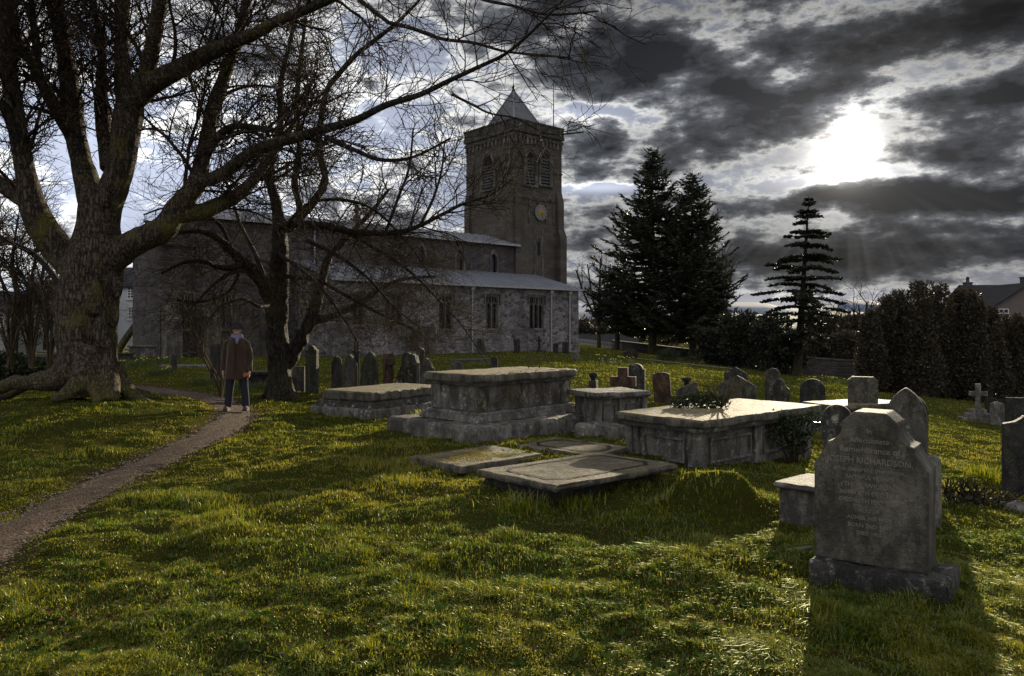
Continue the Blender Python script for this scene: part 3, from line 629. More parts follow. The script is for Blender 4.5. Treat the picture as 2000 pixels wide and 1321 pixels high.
def gothic_window(parent, a0, a1, z0, z1, y, lights, name='window'):
    """square-headed traceried window: stone frame with mullions, dark panes set back"""
    f = MB(); w = a1 - a0; t = .09; lw = (w - t * (lights + 1)) / lights
    f.box(a0, a1, y + .08, y + .2, z0 - .1, z0); f.box(a0 - .12, a1 + .12, y - .06, y + .06, z0 - .2, z0 - .1)
    for i in range(lights + 1): f.box(a0 + i * (lw + t), a0 + i * (lw + t) + t, y + .06, y + .2, z0, z1)
    zt = z0 + (z1 - z0) * .62
    for i in range(lights):
        x = a0 + t + i * (lw + t); c = x + lw / 2
        ar = arch(lw, lw * .1, 5, 1.0, c, zt)
        sq = [(x, zt)] + [(px, z1 if False else zt + lw * 1.05) for px, pz in ar[1:-1]] + [(x + lw, zt)]
        f.ring(sq, ar, y + .09, y + .18)
        # small upper tracery lights
        f.box(c - .03, c + .03, y + .09, y + .18, zt + lw * 1.05, z1 - .06)
    f.box(a0, a1, y + .05, y + .2, z1 - .06, z1)
    # hood mould
    f.box(a0 - .16, a1 + .16, y - .10, y - .004, z1 + .08, z1 + .18); f.box(a0 - .16, a0 - .06, y - .10, y - .004, z1 - .5, z1 + .08); f.box(a1 + .06, a1 + .16, y - .10, y - .004, z1 - .5, z1 + .08)
    o = f.build(name, M['dressed'], parent)
    g = MB(); g.box(a0, a1, y + .21, y + .26, z0, z1); g.build('pane', M['glass'], o)
    return o
AV = 4.5                       # depth of the aisle
zE = z_of(1130, 567)           # aisle eaves
zT = z_of(1048, 539, AV)       # aisle roof against the clerestory
zN = z_of(1008, 480, AV)       # nave eaves
uA = u_of(650); uC = u_of(316, AV)
wins = []
for (xa, xb, ya, yb, nl) in [(857, 885, 578, 642, 2), (949, 973, 579, 642, 2), (1034, 1062, 580, 641, 3), (752, 786, 574, 636, 3), (688, 710, 575, 634, 2)]:
    a0, a1 = u_of(xa), u_of(xb); wins.append((a0, a1, z_of((xa + xb) / 2, yb), z_of((xa + xb) / 2, ya), nl))
b = MB(); wall_face(b, uA, 0, -.3, zE, [w[:4] for w in wins])
b.add([(0, 0, -.3), (0, AV + 3, -.3), (0, AV + 3, zE), (0, AV, zT), (0, 0, zE)], [(0, 1, 2, 3, 4)])
b.add([(uA, 0, -.3), (uA, 0, zE), (uA, AV, zT), (uA, AV, -.3)], [(0, 1, 2, 3)])
b.box(uA - .06, .06, -.09, -.003, -.3, .55); b.build('aisle_wall', M['rubble'], church, recalc=False)
for w in wins: gothic_window(church, w[0], w[1], w[2], w[3], 0.0, w[4])
# little pointed doorway
dx0, dx1 = u_of(798), u_of(816); dw = dx1 - dx0; dc = (dx0 + dx1) / 2; dzb = z_of(807, 692); dh = z_of(807, 648) - dzb
f = MB(); f.ring(arch(dw + .34, dh * .62, 9, 1.0, dc, dzb), arch(dw, dh * .62, 9, 1.0, dc, dzb), -.07, -.003); do = f.build('door_arch', M['dressed'], church)
f = MB(); f.prism(arch(dw, dh * .62, 9, 1.0, dc, dzb), -.03, -.004)
for i in range(5): f.box(dc - dw / 2 + dw * (i + .5) / 5 - .012, dc - dw / 2 + dw * (i + .5) / 5 + .012, -.042, -.03, dzb + .03, dzb + dh * .6)
f.build('door', M['wood_dark'], do)
# buttress beside the door and drainpipes
f = MB(); bu = u_of(835); f.box(bu - .28, bu + .28, -.55, -.005, -.3, 2.0, .04); f.prism([(bu - .26, 2.0), (bu + .26, 2.0), (bu + .26, 2.02), (bu - .26, 2.02)], -.5, -.005); f.build('buttress', M['dressed'], church)
for px in (921, 1075, 1111):
    u = u_of(px); f = MB(); f.tube([(u, -.10, zE - .12), (u, -.10, .1), (u, -.22, -.02)], [.055] * 3, 8); f.box(u - .14, u + .14, -.2, -.02, zE - .32, zE - .1)
    for zz in (zE * .3, zE * .65): f.box(u - .09, u + .09, -.14, -.01, zz, zz + .05)
    f.build('drainpipe', M['pipe'], church)
def lean_roof(name, a0, a1, v0, z0, v1, z1, step, m, parent, th=.09, roll=.035):
    f = MB(); f.add([(a0, v0, z0), (a1, v0, z0), (a1, v1, z1), (a0, v1, z1), (a0, v0, z0 - th), (a1, v0, z0 - th), (a1, v1, z1 - th), (a0, v1, z1 - th)], [(0, 1, 2, 3), (7, 6, 5, 4), (0, 4, 5, 1), (1, 5, 6, 2), (2, 6, 7, 3), (3, 7, 4, 0)])
    for u in np.arange(a0 + .15, a1 - .1, step): f.tube([(u, v0 - .01, z0 + .02), (u, v1 - .02, z1 + .02)], [roll, roll], 6)
    return f.build(name, m, parent)
ar_ = lean_roof('aisle_roof', uA - .2, .15, -.22, zE + .06, AV - .004, zT + .06, .62, M['lead'], church)
f = MB(); f.box(uA - .2, .15, -.34, -.225, zE - .08, zE + .04); f.build('gutter', M['pipe'], ar_)
# clerestory, nave and chancel walls
cw = []
uR = u_of(1008, AV)
for (xa, xb, ya, yb) in [(958, 970, 492, 533), (890, 905, 486, 530), (815, 830, 478, 524)]:
    cw.append((u_of(xa, AV), u_of(xb, AV), z_of((xa + xb) / 2, yb, AV), z_of((xa + xb) / 2, ya, AV)))
uN = u_of(384, AV); zH = z_of(330, 478, AV); EV = 5.4; zr = zN + .95
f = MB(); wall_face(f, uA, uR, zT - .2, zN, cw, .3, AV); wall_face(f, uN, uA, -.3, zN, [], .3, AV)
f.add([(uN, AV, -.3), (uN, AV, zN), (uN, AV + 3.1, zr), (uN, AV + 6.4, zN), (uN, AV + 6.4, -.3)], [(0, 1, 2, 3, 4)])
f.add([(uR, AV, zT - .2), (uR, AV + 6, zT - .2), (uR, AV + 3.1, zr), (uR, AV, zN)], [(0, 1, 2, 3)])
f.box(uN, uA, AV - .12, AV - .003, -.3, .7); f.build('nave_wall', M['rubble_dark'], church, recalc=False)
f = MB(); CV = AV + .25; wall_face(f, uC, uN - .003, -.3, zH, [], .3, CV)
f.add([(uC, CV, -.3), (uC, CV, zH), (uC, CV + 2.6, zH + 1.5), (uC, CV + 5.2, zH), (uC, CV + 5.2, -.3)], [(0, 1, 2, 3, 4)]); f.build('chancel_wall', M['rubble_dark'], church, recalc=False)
lean_roof('chancel_roof', uC - .1, uN - .004, CV - .25, zH + .04, CV + 2.6, zH + 1.56, .7, M['slate'], church)
for w in cw:
    c = (w[0] + w[1]) / 2; g = MB(); ww = w[1] - w[0]
    ring_o = arch(ww + .22, (w[3] - w[2]) * .72, 7, 1.0, c, w[2] - .05); ring_i = arch(ww - .06, (w[3] - w[2]) * .66, 7, 1.0, c, w[2] - .05)
    g.ring(ring_o, ring_i, AV - .06, AV + .12); o = g.build('clerestory_window', M['dressed'], church)
    g = MB(); g.box(w[0], w[1], AV + .14, AV + .2, w[2], w[3]); g.build('pane', M['glass'], o)
for (xa, xb, ya, yb, nl) in [(345, 372, 575, 640, 2), (425, 452, 575, 640, 2), (575, 600, 570, 636, 2)]:
    a0, a1 = u_of(xa, AV), u_of(xb, AV); gothic_window(church, a0, a1, z_of(xa, yb, AV), z_of(xa, ya, AV), AV - .22, nl)
for uu in (u_of(330, AV), u_of(405, AV), u_of(520, AV)):
    f = MB(); f.box(uu - .4, uu + .4, AV - 1.0, AV - .005, -.3, 2.4, .02); f.add([(uu - .38, AV - .98, 2.4), (uu + .38, AV - .98, 2.4), (uu + .38, AV - .005, 3.3), (uu - .38, AV - .005, 3.3)], [(0, 1, 2, 3)])
    f.add([(uu - .38, AV - .98, 2.4), (uu - .38, AV - .005, 3.3), (uu - .38, AV - .005, 2.4)], [(0, 1, 2)]); f.add([(uu + .38, AV - .98, 2.4), (uu + .38, AV - .005, 2.4), (uu + .38, AV - .005, 3.3)], [(0, 1, 2)])
    f.build('buttress', M['dressed'], church)
u = u_of(613, AV); f = MB(); f.tube([(u, AV - .1, zN - .2), (u, AV - .1, 3.0), (u + .15, AV - .14, 2.5), (u + .15, AV - .14, 0)], [.06] * 4, 8); f.build('drainpipe', M['pipe'], church)
nr = lean_roof('nave_roof', uN - .1, uR + .15, AV - .3, zN + .06, AV + 3.1, zr + .06, .7, M['lead'], church)
f = MB(); f.add([(uN - .1, AV + 3.1, zr + .06), (uR + .15, AV + 3.1, zr + .06), (uR + .15, AV + 6.5, zN), (uN - .1, AV + 6.5, zN)], [(0, 1, 2, 3)]); f.build('far_slope', M['lead'], nr)
f = MB(); f.box(uN - .1, uR + .1, AV - .42, AV - .305, zN - .1, zN + .03); f.build('gutter', M['pipe'], nr)
# gable end of the nave rising through the roof, with its cross
ug = u_of(697, AV + 3.1); gv = AV + 3.1
def zgp(py): return z_of(697, py, AV + 3.1)
f = MB(); base = zgp(447); apx = zgp(424); hw = 2.3
f.add([(ug - .2, gv - hw, base - .8), (ug - .2, gv + hw, base - .8), (ug - .2, gv, apx), (ug + .2, gv - hw, base - .8), (ug + .2, gv + hw, base - .8), (ug + .2, gv, apx)], [(0, 2, 1), (3, 4, 5), (0, 3, 5, 2), (1, 2, 5, 4), (0, 1, 4, 3)])
gab = f.build('gable_coping', M['dressed_dark'], church)
f = MB(); ct = zgp(401); f.box(ug - .09, ug + .09, gv - .09, gv + .09, apx - .1, ct); cm = apx + (ct - apx) * .62
f.box(ug - .08, ug + .08, gv - .34, gv + .34, cm - .09, cm + .09); f.box(ug - .2, ug + .2, gv - .2, gv + .2, apx - .12, apx + .14, .06); f.build('gable_cross', M['dressed_dark'], gab)

# tower: its front corner stands at px 1005
tu = u_of(1004, AV); tw = u_of(1097, AV) - tu; tq = 5.8; V0 = AV
def zt(py): return z_of(1004, py, AV)
tower = church
zc = zt(262)
f = MB(); f.box(tu, tu + tw, V0, V0 + tq, 0, zt(255)); f.build('tower_wall', M['ashlar'], church)
for (za, zb, e) in [(zt(264), zt(258), .10), (zt(386), zt(382), .08), (zt(326), zt(323), .05)]: f = MB(); f.box(tu - e, tu + tw + e, V0 - e, V0 + tq + e, za, zb); f.build('string_course', M['dressed_dark'], church)
f = MB(); zp0, zp1 = zt(255), zt(233)
f.box(tu - .16, tu + tw + .16, V0 - .16, V0 + tq + .16, zp0 + .003, zp0 + .22)
e = .12
f.box(tu - e, tu + tw + e, V0 - e, V0 + .25, zp0 + .22, zp1); f.box(tu - e, tu + .25, V0 + .25, V0 + tq + e, zp0 + .22, zp1)
f.box(tu + tw - .25, tu + tw + e, V0 + .25, V0 + tq + e, zp0 + .22, zp1); f.box(tu + .25, tu + tw - .25, V0 + tq - .2, V0 + tq + e, zp0 + .22, zp1)
f.box(tu - .17, tu + tw + .17, V0 - .17, V0 + .30, zp1 + .002, zp1 + .12); f.box(tu - .17, tu + .30, V0 + .302, V0 + tq + .17, zp1 + .002, zp1 + .12)
f.box(tu + .25, tu + tw - .25, V0 + .25, V0 + tq - .2, zp0 + .2, zp0 + .3)
f.build('parapet', M['dressed_dark'], church)
f = MB(); zb0, zb1 = zt(276), zt(264)
n = 13
for i in range(n):
    x = tu + .1 + (tw - .2) * i / (n - 1); f.box(x - .09, x + .09, V0 - .10, V0 - .003, zb0, zb1 - .003)
    y = V0 + .1 + (tq - .2) * i / (n - 1); f.box(tu - .10, tu - .003, y - .09, y + .09, zb0, zb1 - .003)
f.build('corbel_table', M['dressed'], church)
def xf_left(mb):     # turn parts built for the front (x along u, y = depth) onto the tower's left face
    for i in range(len(mb.v)):
        V = mb.v[i].copy(); mb.v[i] = np.stack([tu + V[:, 1], V0 + tq / 2 - V[:, 0], V[:, 2]], -1)
    return mb
def belfry(c, w, zb, hs, face):
    """two-light louvred window: flat dark opening with two moulded orders"""
    def put(mb): 
        if face == 'left': return xf_left(mb)
        for i in range(len(mb.v)): mb.v[i] = mb.v[i] + np.array([c, V0, 0])
        return mb
    cc = c if face == 'left' else 0
    f = MB(); f.ring(arch(w + .50, hs, 9, 1.0, cc, zb), arch(w + .22, hs, 9, 1.0, cc, zb), -.16, -.003); f.ring(arch(w + .218, hs, 9, 1.0, cc, zb), arch(w, hs, 9, 1.0, cc, zb), -.09, -.003)
    f.box(cc - w / 2 - .25, cc + w / 2 + .25, -.2, -.003, zb - .14, zb - .003)
    for sx in (-1, 1): f.tube([(cc + sx * (w / 2 + .06), -.11, zb), (cc + sx * (w / 2 + .06), -.11, zb + hs)], [.05, .05], 8); f.box(cc + sx * (w / 2 + .06) - .09, cc + sx * (w / 2 + .06) + .09, -.2, -.02, zb + hs - .02, zb + hs + .1)
    o = put(f).build('belfry_window', M['dressed'], church)
    f = MB(); f.prism(arch(w - .004, hs, 9, 1.0, cc, zb), -.02, -.004); put(f).build('opening', M['dark'], o)  # flat dark panel paints the shade of a deep recess
    f = MB(); nz = 8
    for i in range(nz):
        zz = zb + .15 + (hs + w * .25) * i / nz; f.add([(cc - w / 2 + .02, -.075, zz), (cc + w / 2 - .02, -.075, zz), (cc + w / 2 - .02, -.024, zz + .16), (cc - w / 2 + .02, -.024, zz + .16)], [(0, 1, 2, 3)])
    put(f).build('louvre', M['louvre'], o)
for px in (1035, 1064): 
    c = u_of(px, AV); belfry(c, .92, z_of(px, 362, AV), (z_of(px, 318, AV) - z_of(px, 362, AV)), 'front')
belfry(0.0, 1.35, zt(360), zt(322) - zt(360), 'left')
# blind arches, clock, slit window
for px, w in ((1042, .9), (1073, .75)):
    c = u_of(px, AV); zb = z_of(px, 437, AV); f = MB(); hs = z_of(px, 405, AV) - zb
    f.ring(arch(w + .2, hs, 8, 1.0, c, zb), arch(w, hs, 8, 1.0, c, zb), V0 - .08, V0 - .003); f.build('blind_arch', M['dressed'], church)
c = u_of(1054, AV); zc_ = z_of(1054, 416, AV); rad = .60
ck = MB(); ck.lathe([(rad, 0), (rad, .08), (rad - .07, .09), (.02, .09)], 32)
V = ck.v[0]; ck.v[0] = np.stack([V[:, 0] + c, V0 - .004 - V[:, 2] - .08, V[:, 1] + zc_], -1)
clk = ck.build('clock', M['clock'], church)
for i in range(12):
    f = MB(); a = i * math.pi / 6; ca, sa_ = math.sin(a), math.cos(a); r0, r1, h = .40, .54, .028
    f.add([(c + r0 * ca - h * sa_, V0 - .18, zc_ + r0 * sa_ + h * ca), (c + r0 * ca + h * sa_, V0 - .18, zc_ + r0 * sa_ - h * ca), (c + r1 * ca + h * sa_, V0 - .18, zc_ + r1 * sa_ - h * ca), (c + r1 * ca - h * sa_, V0 - .18, zc_ + r1 * sa_ + h * ca)], [(0, 1, 2, 3)]); f.build('hour_mark', M['iron'], clk)
f = MB(); g2 = MB(); g2.lathe([(.25, 0), (.25, .02), (.02, .03)], 20); V = g2.v[0]; f.add(np.stack([V[:, 0] + c, V0 - .178 - V[:, 2], V[:, 1] + zc_], -1), g2.f); f.build('gilt_centre', M['gold'], clk)
for a, L, nm in ((R(155), .48, 'minute_hand'), (R(100), .32, 'hour_hand')):
    f = MB(); f.tube([(c, V0 - .22, zc_), (c + L * math.sin(a), V0 - .22, zc_ + L * math.cos(a))], [.03, .012], 6); f.build(nm, M['gold'], clk)
c = u_of(1052, AV); zb = z_of(1052, 500, AV); hs = z_of(1052, 474, AV) - zb
f = MB(); f.ring(arch(.62, hs, 7, 1.0, c, zb), arch(.44, hs, 7, 1.0, c, zb), V0 - .08, V0 - .003); o = f.build('slit_window', M['dressed'], church)
f = MB(); f.prism(arch(.2, hs * .9, 7, 1.0, c, zb + .05), V0 - .03, V0 - .004); f.build('opening', M['dark'], o)  # flat dark arch painted as the shaded depth of the slit
f = MB(); f.box(c - .5, c - .335, V0 - .05, V0 - .003, 5.2, zt(442)); f.build('quoin_strip', M['dressed'], church); f = MB(); f.box(c + .335, c + .5, V0 - .05, V0 - .003, 5.2, zt(442)); f.build('quoin_strip', M['dressed'], church)
# tower buttresses, two stages with sloped offsets
def tbut(x0, x1, y0, y1, z0, z1, ox=0, oy=0):
    f = MB(); f.box(x0, x1, y0, y1, 0, z0)
    f.add([(x0, y0, z0), (x1, y0, z0), (x1, y1, z0), (x0, y1, z0), (x0 + max(0, ox), y0 + max(0, oy), z1), (x1 + min(0, ox), y0 + max(0, oy), z1), (x1 + min(0, ox), y1, z1), (x0 + max(0, ox), y1, z1)], [(0, 1, 5, 4), (1, 2, 6, 5), (2, 3, 7, 6), (3, 0, 4, 7), (4, 5, 6, 7)])
    f.build('tower_buttress', M['ashlar'], church)
zu0, zu1 = zt(385), zt(362); zl0, zl1 = zt(455), zt(440)
tbut(tu + tw - .62, tu + tw - .02, V0 - .28, V0 - .003, zu0, zu1, 0, .24); tbut(tu + tw + .003, tu + tw + .24, V0 + .05, V0 + .7, zu0, zu1, -.2, 0)
tbut(tu + tw - .66, tu + tw + .02, V0 - .55, V0 - .283, zl0, zl1, 0, .24); tbut(tu + tw + .243, tu + tw + .48, V0 + .03, V0 + .74, zl0, zl1, -.2, 0)
tbut(tu + .02, tu + .6, V0 - .2, V0 - .003, zu0, zu1, 0, .16); tbut(tu - .22, tu - .003, V0 + .02, V0 + .6, zu0, zu1, .18, 0)
tbut(tu - .22, tu - .003, V0 + tq - .6, V0 + tq - .02, zu0, zu1, .18, 0); tbut(tu - .45, tu - .224, V0 + tq - .62, V0 + tq, zl0, zl1, .2, 0)
# pyramid roof
f = MB(); cx, cy = tu + tw / 2, V0 + tq / 2; pb = zp0 + .3; ap = EYE - (176 - HY) / F * (P0[1] + cx * d1[1] + cy * d2[1]) - GB
hx, hy = tw * .34, tq * .34
hb = zp1 - .2
f.add([(cx - hx, cy - hy, hb), (cx + hx, cy - hy, hb), (cx + hx, cy + hy, hb), (cx - hx, cy + hy, hb), (cx, cy, ap)], [(0, 1, 4), (1, 2, 4), (2, 3, 4), (3, 0, 4), (3, 2, 1, 0)])
pr = f.build('pyramid_roof', M['lead_pyr'], church)
for sx, sy in ((-1, -1), (1, -1), (1, 1), (-1, 1)): f = MB(); f.tube([(cx + sx * hx, cy + sy * hy, hb + .02), (cx, cy, ap + .02)], [.07, .05], 6); f.build('hip_roll', M['lead'], pr)
f = MB(); f.lathe([(.16, -.1), (.1, .1), (.14, .22), (.05, .34), (.028, .5), (.02, 1.5)], 10, (cx, cy, ap)); f.build('finial', M['iron'], pr)
fu, fv = tu + tw - .4, V0 + .5; f = MB(); zf = zp1; f.tube([(fu, fv, zf - .8), (fu, fv, zf + 3.9)], [.045, .025], 8); f.ell((fu, fv, zf + 3.95), (.06, .06, .06), 8, 6)
f.tube([(fu - .03, fv - .03, zf + 2.6), (fu - .9, fv, zf - .05)], [.008, .008], 4); f.build('flagpole', M['iron'], church)
# ------------------------------------------------------------------ headstones
def hs_profile(kind, w, h):
    a = w / 2
    def arc(cx, cz, r, t0, t1, n=9): return [(cx + r * math.cos(R(t)), cz + r * math.sin(R(t))) for t in np.linspace(t0, t1, n)]
    if kind == 'round': top = arc(0, h - a, a, 0, 180, 17)
    elif kind == 'segment':                       # shallow curved top
        s = .16 * w; r = (a * a + s * s) / (2 * s); t = math.degrees(math.asin(a / r)); top = arc(0, h - r, r, 90 - t, 90 + t, 13)
    elif kind == 'gothic':
        p = arch(w, h - w * .866, 9); top = p[1:-1][::-1]
    elif kind == 'peak': top = [(a, h - w * .28), (0, h), (-a, h - w * .28)]
    elif kind == 'peak_low': top = [(a, h - w * .14), (0, h), (-a, h - w * .14)]
    elif kind == 'flat': top = [(a, h), (-a, h)]
    elif kind == 'clipped': top = [(a, h - w * .12), (a * .72, h), (-a * .72, h), (-a, h - w * .12)]
    elif kind == 'shoulder':                      # round head between square shoulders with a scroll
        r = a * .62; zs = h - r
        top = [(a, zs - .02)] + [(a * .86, zs + .012), (a * .74, zs - .008)] + arc(0, zs, r, 0, 180, 13) + [(-a * .74, zs - .008), (-a * .86, zs + .012), (-a, zs - .02)]
    elif kind == 'ogee':                          # hollow shoulders sweeping up to a rounded head
        r = a * .45; zs = h - r
        R_ = [(a, h - a * 1.05), (a * .9, h - a * 1.0), (a * .72, h - a * .85), (a * .58, h - a * .6)] + [p for p in arc(0, zs, r, 30, 90, 6)]
        top = R_ + [(-x, z) for x, z in R_[::-1][1:]]
    elif kind == 'shoulder_square':
        r = a * .8; zs = h - r * .75; top = [(a, zs), (a * .8, zs)] + [(x, zs + (z) * .75) for x, z in arc(0, 0, r, 0, 180, 13)] + [(-a * .8, zs), (-a, zs)]
    elif kind == 'one_slope': top = [(a, h * .97), (a * .75, h), (-a, h * .72)]
    elif kind == 'half_ogee': top = [(a, h), (-a * .1, h), (-a * .2, h - a * .12), (-a * .5, h - a * .32), (-a * .85, h - a * .40), (-a, h - a * .44)]
    elif kind == 'ragged': top = [(a, h * .78), (a * .84, h * .96), (a * .55, h), (a * .2, h * .97), (-a * .1, h * .9), (-a * .35, h * .74), (-a * .7, h * .5), (-a, h * .32)]
    return [(-a, 0), (a, 0)] + top
HN = 0
def headstone(px0, px1, ptop, pbase, kind, m, label, t=.10, rot=-32, tilt=0, lean=0, Y=None, group='old upright gravestones', inscription=True, z0=None, sink=.12):
    """stand a stone on the ground under the given photo outline"""
    global HN; HN += 1
    pxc = (px0 + px1) / 2
    if Y is None: p = G(pxc, pbase)
    else:
        X = (pxc - 1000) / F * Y; p = np.array([X, Y, float(gz0(X, Y)) if z0 is None else z0])
    Yc = p[1]; k = (pxc - 1000) / F; a = R(rot)
    Wm = (px1 - px0) / F * Yc; cw = abs(math.cos(a) - k * math.sin(a)); ct = abs(-math.sin(a) - k * math.cos(a))
    w = max(.12, (Wm - t * ct) / cw); h = EYE - (ptop - HY) / F * Yc - p[2]
    prof = hs_profile(kind, w, h + sink); prof = [(x, z - sink) for x, z in prof]
    f = MB(); f.prism(prof, -t / 2, t / 2)
    o = f.build('headstone', m, None, bevel=min(.012, t * .12))
    o.location = p; o.rotation_euler = (R(lean), R(tilt), a); tag(o, label, 'gravestone', group)
    if False:                    # sunk panel of cut lines
        g = MB(); nl = max(3, int(h * .55 / .055)); rs = np.random.default_rng(HN)
        for i in range(nl):
            ww = w * rs.uniform(.22, .36); zz = h * .68 - i * .055
            for x in np.arange(-ww, ww, .03):
                if rs.random() < .75: g.box(x, x + .018, -t / 2 - .0015, -t / 2 + .001, zz, zz + .02)
        g.build('inscription', M['grave_dark'], o)
    return o
def cross_stone(px0, px1, ptop, pbase, m, label, rot=-32, Y=None, steps=0, arm=.66, bw=.3, t=.12, cat='cross', group=None, sink=.05):
    pxc = (px0 + px1) / 2
    if Y is None: p = G(pxc, pbase)
    else:
        X = (pxc - 1000) / F * Y; p = np.array([X, Y, float(gz0(X, Y))])
    Yc = p[1]; h = EYE - (ptop - HY) / F * Yc - p[2]; W = (px1 - px0) / F * Yc
    r = thing('stone_cross', label, cat, p, R(rot), group)
    sb = .0
    if steps:
        for i in range(steps):
            f = MB(); e = W * (.95 - .27 * i); f.box(-e, e, -e * .75, e * .75, sb - (.08 if i == 0 else 0), sb + h * .11); f.build('step', m, r, bevel=.01); sb += h * .11 + .002
    f = MB(); b = W * bw / 2; zc = sb + (h - sb) * arm; th = t / 2
    f.box(-b, b, -th, th, sb - sink if not steps else sb, h, 0.0); f.build('shaft', m, r, bevel=.008)
    for q0, q1 in ((-W / 2, -b - .0005), (b + .0005, W / 2)): f2 = MB(); f2.box(q0, q1, -th, th, zc - b, zc + b); f2.build('arm', m, r, bevel=.008)
    return r

S = headstone
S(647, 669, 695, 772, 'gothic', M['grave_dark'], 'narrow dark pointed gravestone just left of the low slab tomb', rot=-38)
S(669, 699, 692, 762, 'gothic', M['grave'], 'broad gothic-arched gravestone with a moulded edge, second stone behind the low slab tomb')
S(701, 736, 686, 764, 'gothic', M['grave_green'], 'tall pointed gravestone leaning to the right behind the low slab tomb', tilt=7)
S(724, 740, 703, 760, 'ogee', M['grave'], 'small scroll-shouldered gravestone with a sunlit edge, right beside the leaning pointed stone', rot=-45)
S(770, 820, 691, 762, 'ragged', M['grave_lichen'], 'broad lichen-spotted gravestone with a ragged sloping left side', rot=-25, t=.16)
S(784, 806, 688, 752, 'round', M['grave_dark'], 'dark rounded gravestone standing behind the broad ragged one', rot=-25)
S(812, 830, 679, 748, 'round', M['grave_dark'], 'slim dark round-topped gravestone in front of the small church door')
S(818, 849, 700, 757, 'ogee', M['grave'], 'scroll-shouldered gravestone with a bright right edge, left of the tall chest tomb', rot=-38)
S(596, 623, 675, 770, 'shoulder', M['grave_green'], 'tall greenish gravestone with square shoulders right of the forked tree', rot=-20, t=.12)
S(568, 598, 716, 768, 'flat', M['grave'], 'squat flat-topped gravestone against the forked tree trunk', rot=-18)
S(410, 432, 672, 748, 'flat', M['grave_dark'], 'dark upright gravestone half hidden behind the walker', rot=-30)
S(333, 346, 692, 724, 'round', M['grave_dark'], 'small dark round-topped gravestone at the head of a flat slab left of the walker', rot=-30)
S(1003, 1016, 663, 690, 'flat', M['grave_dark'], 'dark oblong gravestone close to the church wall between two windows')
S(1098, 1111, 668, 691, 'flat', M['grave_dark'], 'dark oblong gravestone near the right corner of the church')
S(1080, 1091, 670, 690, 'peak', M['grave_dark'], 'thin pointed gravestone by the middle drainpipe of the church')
S(1117, 1130, 691, 706, 'segment', M['grave'], 'little grey gravestone on the lawn off the church corner', rot=-20)
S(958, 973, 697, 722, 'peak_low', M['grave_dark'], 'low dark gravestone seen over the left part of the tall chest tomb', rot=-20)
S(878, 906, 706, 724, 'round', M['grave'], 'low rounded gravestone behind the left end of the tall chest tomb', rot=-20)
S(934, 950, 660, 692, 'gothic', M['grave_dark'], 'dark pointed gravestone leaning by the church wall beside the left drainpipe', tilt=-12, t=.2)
S(1222, 1261, 710, 782, 'shoulder_square', M['grave_lichen'], 'tall weathered gravestone with rounded head and light streaks behind the panelled table tomb', rot=-22, t=.13)
S(1278, 1313, 727, 786, 'segment', M['grave_red'], 'brownish gravestone leaning left on the open lawn', rot=-18, tilt=-5, t=.1)
S(1320, 1363, 746, 792, 'one_slope', M['grave'], 'squat gravestone with a sloping left shoulder on the open lawn', rot=-18, t=.1)
S(1414, 1460, 717, 778, 'peak', M['grave_lichen'], 'gabled gravestone behind the twiggy shrub on the wide slab tomb', rot=-30, t=.14)
S(1402, 1478, 733, 792, 'peak', M['grave'], 'wide gabled gravestone right behind the twiggy shrub', rot=-30, t=.14)
S(1494, 1524, 719, 785, 'round', M['grave'], 'round-topped gravestone behind the bare stems of the shrub', rot=-30)
S(1503, 1543, 740, 792, 'ogee', M['grave_lichen'], 'scroll-shouldered gravestone at the right of the shrub stems', rot=-30)
S(1562, 1612, 740, 794, 'round', M['grave_dark'], 'wide dark semicircular-topped gravestone on the lawn by the cedar', rot=-22, t=.1)
S(1655, 1715, 736, 816, 'clipped', M['grave'], 'tall broad gravestone with a faceted top behind the inscribed headstone', rot=-20, t=.16, Y=13.5)
S(1727, 1812, 757, 900, 'gothic', M['grave'], 'large gothic-arched gravestone directly behind the inscribed headstone', rot=-30, t=.13, Y=7.6)
S(1772, 1813, 775, 880, 'gothic', M['grave_dark'], 'dark pointed gravestone edging out behind the large gothic one', rot=-30, t=.1, Y=8.6)
S(1606, 1664, 790, 905, 'round', M['grave_lichen'], 'round gravestone blotched with pale lichen between tomb and inscribed headstone', rot=-24, t=.1, Y=7.9)
S(1813, 1832, 889, 960, 'round', M['grave_pale'], 'small pale footstone peeping past the right edge of the inscribed headstone', rot=-24, t=.09, Y=6.6)
S(1933, 1963, 785, 832, 'segment', M['grave_pale'], 'small light gravestone with rounded top right of the stone cross', rot=-14, t=.1)
S(1963, 2024, 777, 838, 'flat', M['grave_dark'], 'dark flat-topped gravestone at the right edge behind the tall shouldered one', rot=-20, t=.1)
S(1955, 2050, 812, 968, 'half_ogee', M['grave_dark'], 'tall dark gravestone with a hollow left shoulder at the right edge', rot=-20, t=.12)
cross_stone(689, 704, 669, 762, M['grave_dark'], 'slim dark stone cross among the gothic gravestones', rot=-25, arm=.80, bw=.42)
cross_stone(1047, 1059, 657, 688, M['grave_dark'], 'small dark cross on a base under the last church window', rot=-25, steps=1, arm=.7)
cross_stone(745, 772, 690, 762, M['grave_red'], 'reddish thick-armed stone cross left of the ragged lichen-spotted gravestone', rot=-60, arm=.78, bw=.5, t=.22)
cross_stone(1192, 1242, 718, 790, M['grave_red'], 'reddish stone cross with a broad head over the panelled table tomb', rot=-14, arm=.62, bw=.38, t=.16)
cross_stone(1894, 1926, 750, 824, M['grave_pale'], 'pale stone cross on a stepped base on the sunlit lawn', rot=-14, steps=3, arm=.62, bw=.27, t=.1)
